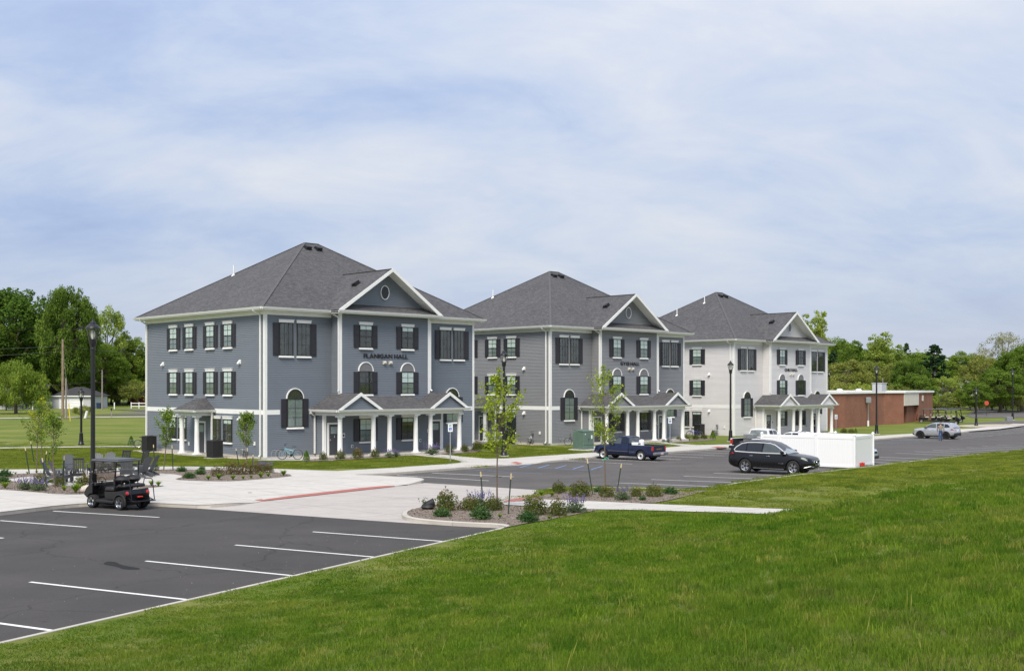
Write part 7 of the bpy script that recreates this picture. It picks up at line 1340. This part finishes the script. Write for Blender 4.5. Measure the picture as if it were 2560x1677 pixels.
def pickup(loc, rz, paint, label, k, style):
    t = thing('pickup_truck', loc, rz, label, 'pickup truck', 'parked vehicles'); t.scale = (k, k, k); wx, wr, w, tw = (1.48, -1.62), .35, .86, .74
    st = [(2.30, .46, .80, .66), (2.25, .40, .90, .78), (2.1, .36, .97, .84), (1.6, .34, 1.01, .86), (1.0, .33, 1.04, .86), (.3, .33, 1.05, .86), (-.62, .33, 1.05, .86)]
    cuts = lambda xx: [arch_cut(xx, (w - .3) if s > 0 else -w - .2, (w + .2) if s > 0 else -(w - .3), wr + .06, wr + .02) for s in (-1, 1)]
    obj('body', loft(st, paint, cuts(wx[0])), t); pf = [(.98, 1.04), (.72, 1.24), (.42, 1.50), (.22, 1.585), (-.1, 1.61), (-.42, 1.60), (-.54, 1.56), (-.62, 1.05)] ; h = Hull(pf, 1.04, .82, .30); obj('cabin', h.mesh(paint), t); h.cross(0, 3, 'windshield_glass', t, 'windshield'); h.cross(6, 7, 'side_glass' if style == 'navy' else 'windshield_glass', t, 'rear_window', .09, (.08, .14), .01)
    for sg in (-1, 1):
        h.side([(.78, 1.12), (.52, 1.33), (.33, 1.50), (.02, 1.53), (.0, 1.12)], sg, 'side_glass', t); h.side([(-.06, 1.12), (-.05, 1.53), (-.42, 1.53), (-.46, 1.14)], sg, 'dark_glass', t)
        MB().box(-.12, .10, -.11, .11, -.08, .08, .03).build('mirror', 'black_plastic', t, loc=(.78, sg * (w + .08), 1.16)); MB().bar((-.03, sg * (w + .002), .40), (-.03, sg * (w * .955), 1.02), .008, .012).build('door_seam', 'black_plastic', t); MB().bar((1.05, sg * (w + .006), .62), (-.6, sg * (w + .006), .60), .012, .035).build('side_moulding', 'moulding', t); MB().tube([(.08, sg * (w + .012), .93), (.18, sg * (w + .022), .93)], .015, 5).build('door_handle', 'black_plastic', t)
    U = [(-.86, .42), (-.80, .36), (.80, .36), (.86, .42), (.865, .8), (.84, 1.04), (.80, 1.06), (.74, 1.05), (.74, .62), (-.74, .62), (-.74, 1.05), (-.80, 1.06), (-.84, 1.04), (-.865, .8)]; m = MB(); m.prism([(-.66, y, z) for y, z in U], (-1.92, 0, 0)); bed_ = m.mesh('bed', [paint, 'black_plastic']); bed_ = carve(bed_, cuts(wx[1])); shade(bed_, 30); bo = obj('bed', bed_, t); MB().box(-2.56, -.68, -.735, .735, .622, .64).box(-2.56, -.68, .725, .738, .64, 1.03).box(-2.56, -.68, -.738, -.725, .64, 1.03).box(-.70, -.685, -.73, .73, .64, 1.03).build('bed_liner', 'black_plastic', bo)
    for sg in (-1, 1):
        MB().tube([(wx[1] + (wr + .07) * math.cos(a), sg * (w - .005), wr + .02 + (wr + .07) * math.sin(a)) for a in np.linspace(.05, math.pi - .05, 15)], .022, 5).build('arch_flare', paint, bo); MB().bar((-.68, sg * (w + .004), .61), (-1.18, sg * (w + .004), .60), .012, .03).build('side_moulding', 'moulding', bo)
        MB().box(-2.60, -2.50, min(sg * .70, sg * .87), max(sg * .70, sg * .87), .70, .98, .02).build('tail_light', 'tail_red', t); MB().box(2.20, 2.31, min(sg * .46, sg * .80), max(sg * .46, sg * .80), .72, .86, .02).build('headlight', 'headlamp', t)
    if style == 'navy':
        tg_ = MB().box(-2.60, -2.56, -.70, .70, .56, 1.05, .012).build('tailgate', paint, t); ls, wd = letters('CHEVROLET', .095, .006)
        for me, x in ls: me.materials.append(MATS['gold']); obj('tailgate_letter', me, tg_, (-2.606, wd / 2 - x, .76), (R(90), 0, R(-90)))
    else:
        MB().box(-2.6, -2.57, -.70, .70, .40, .60).build('tailgate', 'black_plastic', t); 
    bp = MB().box(-2.82, -2.58, -.84, .84, .42, .60, .03).build('rear_bumper', 'chrome_dull' if style == 'navy' else 'black_plastic', t); MB().box(-2.835, -2.82, -.16, .16, .45, .58).build('licence_plate', 'plate', bp); MB().box(2.26, 2.42, -.84, .84, .42, .62, .05).build('front_bumper', 'chrome_dull', t); MB().box(2.29, 2.33, -.44, .44, .68, .88, .02).build('grille', 'black_plastic', t)
    add_wheels(t, wx, tw, wr, .22, 'steel', 'steel_wheel'); MB().box(-2.4, 2.0, -.45, .45, .26, .40).build('chassis', 'black_plastic', t); return t
ctr = (Vector((6.3, 77.3)) + Vector((8.87, 75.2))) / 2 + Vector((.63, .77)) * .72; ph = heading(-.77, .63)
PK = pickup((ctr.x, ctr.y, zlot(*ctr)), ph, 'car_navy', 'dark blue pickup truck with CHEVROLET tailgate, nose to the hall kerb', 1.0, 'navy')
WP = pickup((19.35, 84.75, zlot(19, 84.7)), heading(.707, .707), 'car_white', 'white pickup truck with black bed, left of the white fence', 1.17, 'white')
def on(t, x, y, z): return t.matrix_basis @ Vector((x, y, z)) if False else Matrix.Translation(t.location) @ Matrix.Rotation(t.rotation_euler[2], 4, 'Z') @ Vector((x * t.scale[0], y * t.scale[0], z * t.scale[0]))
p = on(PK, -1.0, .42, .64); q = thing('truck_box', p, ph, 'white slotted crate in the bed of the blue pickup', 'crate'); MB().box(-.25, .25, -.2, .2, 0, .58, .02).build('body', 'white_vinyl', q); MB().box(-.255, -.25, -.16, .16, .46, .55).build('slots', 'grey_metal', q)
p = on(PK, -.95, -.35, .64); q = thing('wrapped_bundle', p, ph, 'white round bundle standing behind the blue pickup cab', 'bundle'); MB().lathe([(.18, 0), (.2, .3), (.17, .5), (.2, .62), (.15, .72), (.05, .76)], 12).build('wrap', 'white_vinyl', q, 50)
p = on(WP, -1.35, .15, .64); q = thing('cargo_box', p, heading(.707, .707), 'grey metal box standing in the white pickup bed', 'box'); MB().box(-.35, .35, -.40, .40, 0, .78, .03).build('body', 'grey_metal', q); MB().box(-.36, -.35, -.36, .36, .40, .44).build('handle', 'black_plastic', q)

# golf cart -------------------------------------------------------------------------------------------
def golf_cart(loc, rz, label, rows=1, near=True, seatm='cart_seat'):
    t = thing('golf_cart', loc, rz, label, 'golf cart', 'golf carts'); e = (rows - 1) * .78; f = 1.0 + e; wx = (.92 + e, -.74); wr = .265 if near else .23
    add_wheels(t, wx, .50, wr, .24, 'five', 'chrome' if near else 'steel_wheel')
    MB().box(-.35, f - .15, -.56, .56, .27, .36, .03).build('floor', 'black_plastic', t)
    c = MB(); pr = [(f - .12, .28), (f + .30, .42), (f + .46, .52), (f + .45, .64), (f + .30, .80), (f + .02, .98), (f - .12, .98)]
    n = len(pr); secs = [(-.58, .86), (-.50, .97), (-.25, 1.0), (.25, 1.0), (.50, .97), (.58, .86)]; c.add([(f - .12 + (x - f + .12) * s, y, z * (.9 + .1 * s)) for y, s in secs for x, z in pr], [(i * n + j, i * n + (j + 1) % n, (i + 1) * n + (j + 1) % n, (i + 1) * n + j) for i in range(5) for j in range(n)] + [tuple(range(n)), tuple(range(5 * n, 6 * n))]); me = c.mesh('front_cowl', ['cart_black', 'black_plastic']); me = carve(me, [arch_cut(wx[0], s * .30 if s > 0 else -.9, .9 if s > 0 else -.30, wr + .06, wr) for s in (-1, 1)]); shade(me, 35); obj('front_cowl', me, t)
    for s in (-1, 1): MB().lathe([(.07, 0), (.075, .02), (.05, .04)], 12).build('headlight', 'headlamp', t, 40, loc=(f + .36, s * .36, .62), rot=(0, R(70), 0))
    MB().box(f - .22, f - .10, -.52, .52, .86, .98, .03).build('dashboard', 'black_plastic', t); sw = MB(); sw.tube([(f - .32 + .05 * math.sin(a), .27 + .17 * math.cos(a), 1.05 + .155 * math.sin(a)) for a in np.linspace(0, 6.283, 21)[:-1]], .015, 6, closed=True); sw.bar((f - .34, .11, 1.05), (f - .34, .43, 1.05), .03); sw.tube([(f - .33, .27, 1.05), (f - .10, .27, .72)], .03, 7); sw.build('steering_wheel', 'black_plastic', t)
    b = MB(); pr = [(-.18, .40), (.12, .42), (.16, .68), (-.55, .72), (-1.02, .80), (-1.10, .62), (-1.05, .40)]; b.prism([(x, -.57, z) for x, z in pr], (0, 1.14, 0)); me = b.mesh('rear_body', ['cart_black', 'black_plastic']); me = carve(me, [arch_cut(wx[1], s * .34 if s > 0 else -.9, .9 if s > 0 else -.34, wr + .05, wr + .02) for s in (-1, 1)]); obj('rear_body', me, t)
    for s in (-1, 1):
        MB().tube([(wx[1] + (wr + .06) * math.cos(a), s * .575, wr + .02 + (wr + .06) * math.sin(a)) for a in np.linspace(.1, math.pi + .35, 15)], .045, 6).build('fender_flare', 'black_plastic', t); MB().box(-.36, f - .3, min(s * .54, s * .60), max(s * .54, s * .60), .24, .34, .02).build('rocker_panel', 'black_plastic', t)
        MB().lathe([(.075, 0), (.08, .03), (.05, .05)], 12).build('tail_light', 'tail_red', t, 40, loc=(-1.06, s * .49, .66), rot=(0, R(-78), 0))
    for r in range(rows):
        x = .0 + r * .78; MB().box(x - .26, x + .24, -.52, .52, .68, .86, .06).build('seat_cushion', 'cart_seat' if r == 0 and near else seatm, t)
        for s in (-1, 1): MB().box(x - .36, x - .25, s * .27 - .24, s * .27 + .24, .90, 1.22, .05).build('seat_back', 'cart_seat' if near else seatm, t)
        if r: MB().box(x - .22, x + .2, -.5, .5, .34, .68).build('seat_base', 'cart_black', t)
    MB().box(-.95, -.50, -.52, .52, .86, .99, .05).build('rear_seat_cushion', 'cart_seat', t)
    if near:
        for s in (-1, 1): q = MB(); q.M = Matrix.Translation((-.47, s * .27, 1.17)) @ Matrix.Diagonal((.34, .30, .15, 1)); q.lathe([(.3, -1), (.8, -.6), (1, 0), (.8, .6), (.3, 1)], 12); q.build('rear_seat_back', 'cart_seat', t, 60)
    MB().box(-1.55, -1.04, -.50, .50, .34, .38, .01).tube([(-1.04, -.46, .50), (-1.5, -.46, .36)], .02, 6).tube([(-1.04, .46, .50), (-1.5, .46, .36)], .02, 6).build('footrest', 'cart_black', t)
    for s in (-1, 1): MB().tube([(-.80, s * .52, .95), (-.82, s * .54, 1.16), (-1.0, s * .54, 1.19), (-1.22, s * .54, 1.19), (-1.30, s * .54, 1.14), (-1.42, s * .54, .38)], .019, 7).build('grab_rail', 'cart_black', t)
    zr = 1.90; ro = MB(); xr0, xr1 = (-.62, f - .02); ro.box(xr0, xr1, -.58, .58, zr - .05, zr + .03, .03).box(xr0 + .12, xr1 - .12, -.48, .48, zr + .03, zr + .06, .02); ro.build('canopy', 'cart_roof', t)
    for s in (-1, 1):
        MB().tube([(f - .12, s * .54, .96), (f - .06, s * .54, 1.1), (f - .20, s * .54, zr - .05)], .022, 7).build('canopy_post', 'cart_black', t); MB().tube([(-.42, s * .54, .78), (-.52, s * .54, zr - .05)], .022, 7).build('canopy_post', 'cart_black', t)
        for r in range(1, rows): MB().tube([(r * .78 - .38, s * .54, .78), (r * .78 - .42, s * .54, zr - .05)], .02, 7).build('canopy_post', 'cart_black', t)
    w = MB(); 
    for s in (-1, 1): w.tube([(f - .05, s * .52, 1.02), (f - .19, s * .52, zr - .06)], .016, 5)
    w.tube([(f - .12, -.52, 1.46), (f - .12, .52, 1.46)], .022, 6); ws = w.build('windshield_frame', 'cart_black', t); 
    for z0, z1 in ((1.0, 1.45), (1.47, zr - .06)): x0, x1 = f - .04 - (z0 - 1) * .17, f - .04 - (z1 - 1) * .17; MB().prism([(x0, -.52, z0), (x0, .52, z0), (x1, .52, z1), (x1, -.52, z1)], (.008, 0, 0)).build('windshield_pane', 'smoke_glass', ws)
    if near:
        MB().bar((f - .12, -.5, 1.44), (f - .12, .5, 1.46), .03, .045).build('windshield_hinge', 'cream', ws); MB().box(f - .34, f - .16, -.18, .10, zr - .16, zr - .06, .02).build('mirror', 'galv', t); MB().box(-1.16, -1.06, -.22, .02, .47, .52, .02).build('red_cloth', 'cart_red', t); MB().box(.0, .55, -.25, .25, .14, .24, .02).build('battery_tray', 'black_plastic', t)
    MB().box(-.9, f, -.3, .3, .18, .28).build('chassis', 'black_plastic', t); return t
ctr = (Vector((-16.6, 43.6)) + Vector((-14.6, 43.7))) / 2 + Vector((.06, -.05)); golf_cart((ctr.x, ctr.y, zlot(*ctr)), heading(-.85, .53), 'black golf cart with rear bench and grab rails, parked at the plaza kerb')
p = AT(2318, 154.5); golf_cart((p.x, p.y, T(p.x, p.y) + .03), heading(.92, -.38), 'long black shuttle cart with pale bench seats, left of its pair', 3, False, 'seat_tan'); p = AT(2356, 156.5); golf_cart((p.x, p.y, T(p.x, p.y) + .03), heading(.9, -.42), 'long black shuttle cart behind the silver SUV roof, right of its pair', 3, False, 'seat_tan'); p = AT(2374, 150.5); golf_cart((p.x, p.y, T(p.x, p.y) + .03), heading(.85, -.5), 'short black utility cart in front of the two long shuttle carts', 1, False, 'seat_tan')

# ------------------------------------------------------------------ people: one skinned body each
def person(loc, rz, J, label, top, legs, shoes, hair_m, skin='skin', extra=None):
    t = thing('person', loc, rz, label, 'person'); me = bpy.data.meshes.new('body'); names = list(J); V = [J[k][:3] for k in names]; ix = {k: i for i, k in enumerate(names)}
    E_ = [('pelvis', 'waist'), ('waist', 'chest'), ('chest', 'neck'), ('neck', 'headb'), ('headb', 'head'), ('head', 'headt')]
    for s in 'LR':
        E_ += [('pelvis', 'hip' + s), ('hip' + s, 'knee' + s), ('knee' + s, 'ank' + s), ('ank' + s, 'toe' + s), ('chest', 'sh' + s), ('sh' + s, 'elb' + s), ('elb' + s, 'wr' + s), ('wr' + s, 'palm' + s)] + [('palm' + s, 'f%d%s' % (i, s)) for i in range(4)] + [('wr' + s, 'th' + s)]
    for s in 'LR':
        a = Vector(J['wr' + s][:3]); b = Vector(J['elb' + s][:3]); d = (a - b).normalized(); p_ = a + d * .075; side = d.cross(Vector((0, 1, 0))).normalized(); fw = side.cross(d).normalized()
        def addj(n, v, r): names.append(n); V.append(tuple(v)); ix[n] = len(V) - 1; J[n] = (*v, r)
        addj('palm' + s, p_, .030)
        for i in range(4): addj('f%d%s' % (i, s), p_ + d * (.07 + .012 * (1.5 - abs(i - 1.5))) + fw * (.018 * (i - 1.5)) - side * .012, .009)
        addj('th' + s, a + d * .06 + fw * .045, .010)
    me.from_pydata(V, [(ix[a], ix[b]) for a, b in E_], []); o = bpy.data.objects.new('tmp', me); COL.objects.link(o); o.modifiers.new('s', 'SKIN')
    for i, k in enumerate(names):
        sv = me.skin_vertices[0].data[i]; r = J[k][3]; sv.radius = r if isinstance(r, tuple) else (r, r); sv.use_root = (k == 'pelvis')
    sb = o.modifiers.new('d', 'SUBSURF'); sb.levels = 2; sb.render_levels = 2; dg = bpy.context.evaluated_depsgraph_get(); b = bpy.data.meshes.new_from_object(o.evaluated_get(dg)); bpy.data.objects.remove(o); b.name = 'body'
    for m in (skin, top, legs, shoes): b.materials.append(MATS[m])
    wz = J['waist'][2] - .06; nz = J['neck'][2] + .005; wr = [Vector(J['wr' + s][:3]) for s in 'LR']; el = [Vector(J['elb' + s][:3]) for s in 'LR']
    for p_ in b.polygons:
        c = p_.center; hand = any((c - w).dot((w - e_).normalized()) > .0 and (c - w).length < .22 for w, e_ in zip(wr, el))
        p_.material_index = 0 if hand or c.z > nz else 3 if c.z < .09 else 2 if c.z < wz and min((c - w).length for w in wr) > .1 and abs(c.x) < .25 else 1
    b.polygons.foreach_set('use_smooth', [True] * len(b.polygons)); obj('body', b, t); hd = Vector(J['head'][:3]); h = MB(); h.M = Matrix.Translation(hd + Vector((0, -.012, .025))) @ Matrix.Diagonal((.088, .105, .118, 1)); h.lathe([(1.0, -.25), (1.04, .1), (.95, .45), (.7, .8), (.3, 1.02), (.05, 1.06)], 14); h.build('hair', hair_m, t, 60)
    f = MB(); 
    for s in (-1, 1): f.M = Matrix.Translation(hd + Vector((s * .032, .088, .0))) @ Matrix.Diagonal((.013, .01, .008, 1)); f.lathe([(.3, -1), (1, 0), (.3, 1)], 8)
    f.build('eyes', 'black_plastic', t); n_o = MB().prism([hd + Vector((-.014, .09, -.035)), hd + Vector((.014, .09, -.035)), hd + Vector((0, .09, .015))], (0, .022, -.006)).build('nose', skin, t); MB().box(hd.x - .024, hd.x + .024, hd.y + .086, hd.y + .096, hd.z - .066, hd.z - .056).build('mouth', 'lip', t); er = MB()
    for s in (-1, 1): er.box(hd.x + s * .085 - .012, hd.x + s * .085 + .012, hd.y - .02, hd.y + .025, hd.z - .035, hd.z + .03, .01)
    er.build('ears', skin, t); return t
def joints(stride, armL, armR, wide=1.0):
    J = dict(pelvis=(0, 0, .95, (.155 * wide, .12)), waist=(0, 0, 1.08, (.16 * wide, .125)), chest=(0, .0, 1.34, (.175 * wide, .125)), neck=(0, .01, 1.50, .062), headb=(0, .03, 1.57, .07), head=(0, .035, 1.66, (.080, .098)), headt=(0, .02, 1.735, .062))
    for s, g in (('L', 1), ('R', -1)):
        k = stride * (1 if s == 'L' else -1); J['hip' + s] = (g * .10, 0, .88, .098); J['knee' + s] = (g * .105, .10 * k + .03, .49, .068); J['ank' + s] = (g * .105, .22 * k - .02, .09, .045); J['toe' + s] = (g * .115, .22 * k + .13, .045, .042)
        J['sh' + s] = (g * .20 * wide, 0, 1.42, .075); a = armL if s == 'L' else armR; J['elb' + s] = (g * (.25 * wide + a[0]), a[1], 1.13, .054); J['wr' + s] = (g * (.25 * wide + a[2]), a[3], .90 + a[4], .034)
    return J
p = G(2351.5, 1101.9); person((p.x, p.y, gz(p.y) + .005), R(-14), joints(.55, (.02, -.06, .02, .05, 0), (.02, .04, .0, .12, 0), 1.12), 'grey-haired man in tan jacket and jeans walking away past the silver SUV', 'jacket_tan', 'jeans', 'shoe_dark', 'hair_grey')
p = HL(2, 13.35, -1.75, .0); PB = person((p.x, p.y, HALLS[2].location[2]), R(45 + 60), joints(.35, (.0, .10, -.04, .22, .12), (.0, .02, .0, .10, 0), .95), 'person in black clothes with light blue bag on the pale hall porch', 'shirt_black', 'shirt_black', 'shoe_dark', 'hair_dark')
q = p + Vector((-.22, -.18, .78)); t = thing('shoulder_bag', q, R(45), 'light blue bag hanging at the side of the person on the porch', 'bag'); MB().box(-.16, .16, -.08, .08, 0, .38, .05).build('pouch', 'bag_blue', t); MB().tube([(-.12, 0, .36), (-.06, .04, .62), (.06, .08, .64), (.12, 0, .36)], .012, 5).build('strap', 'bag_blue', t)
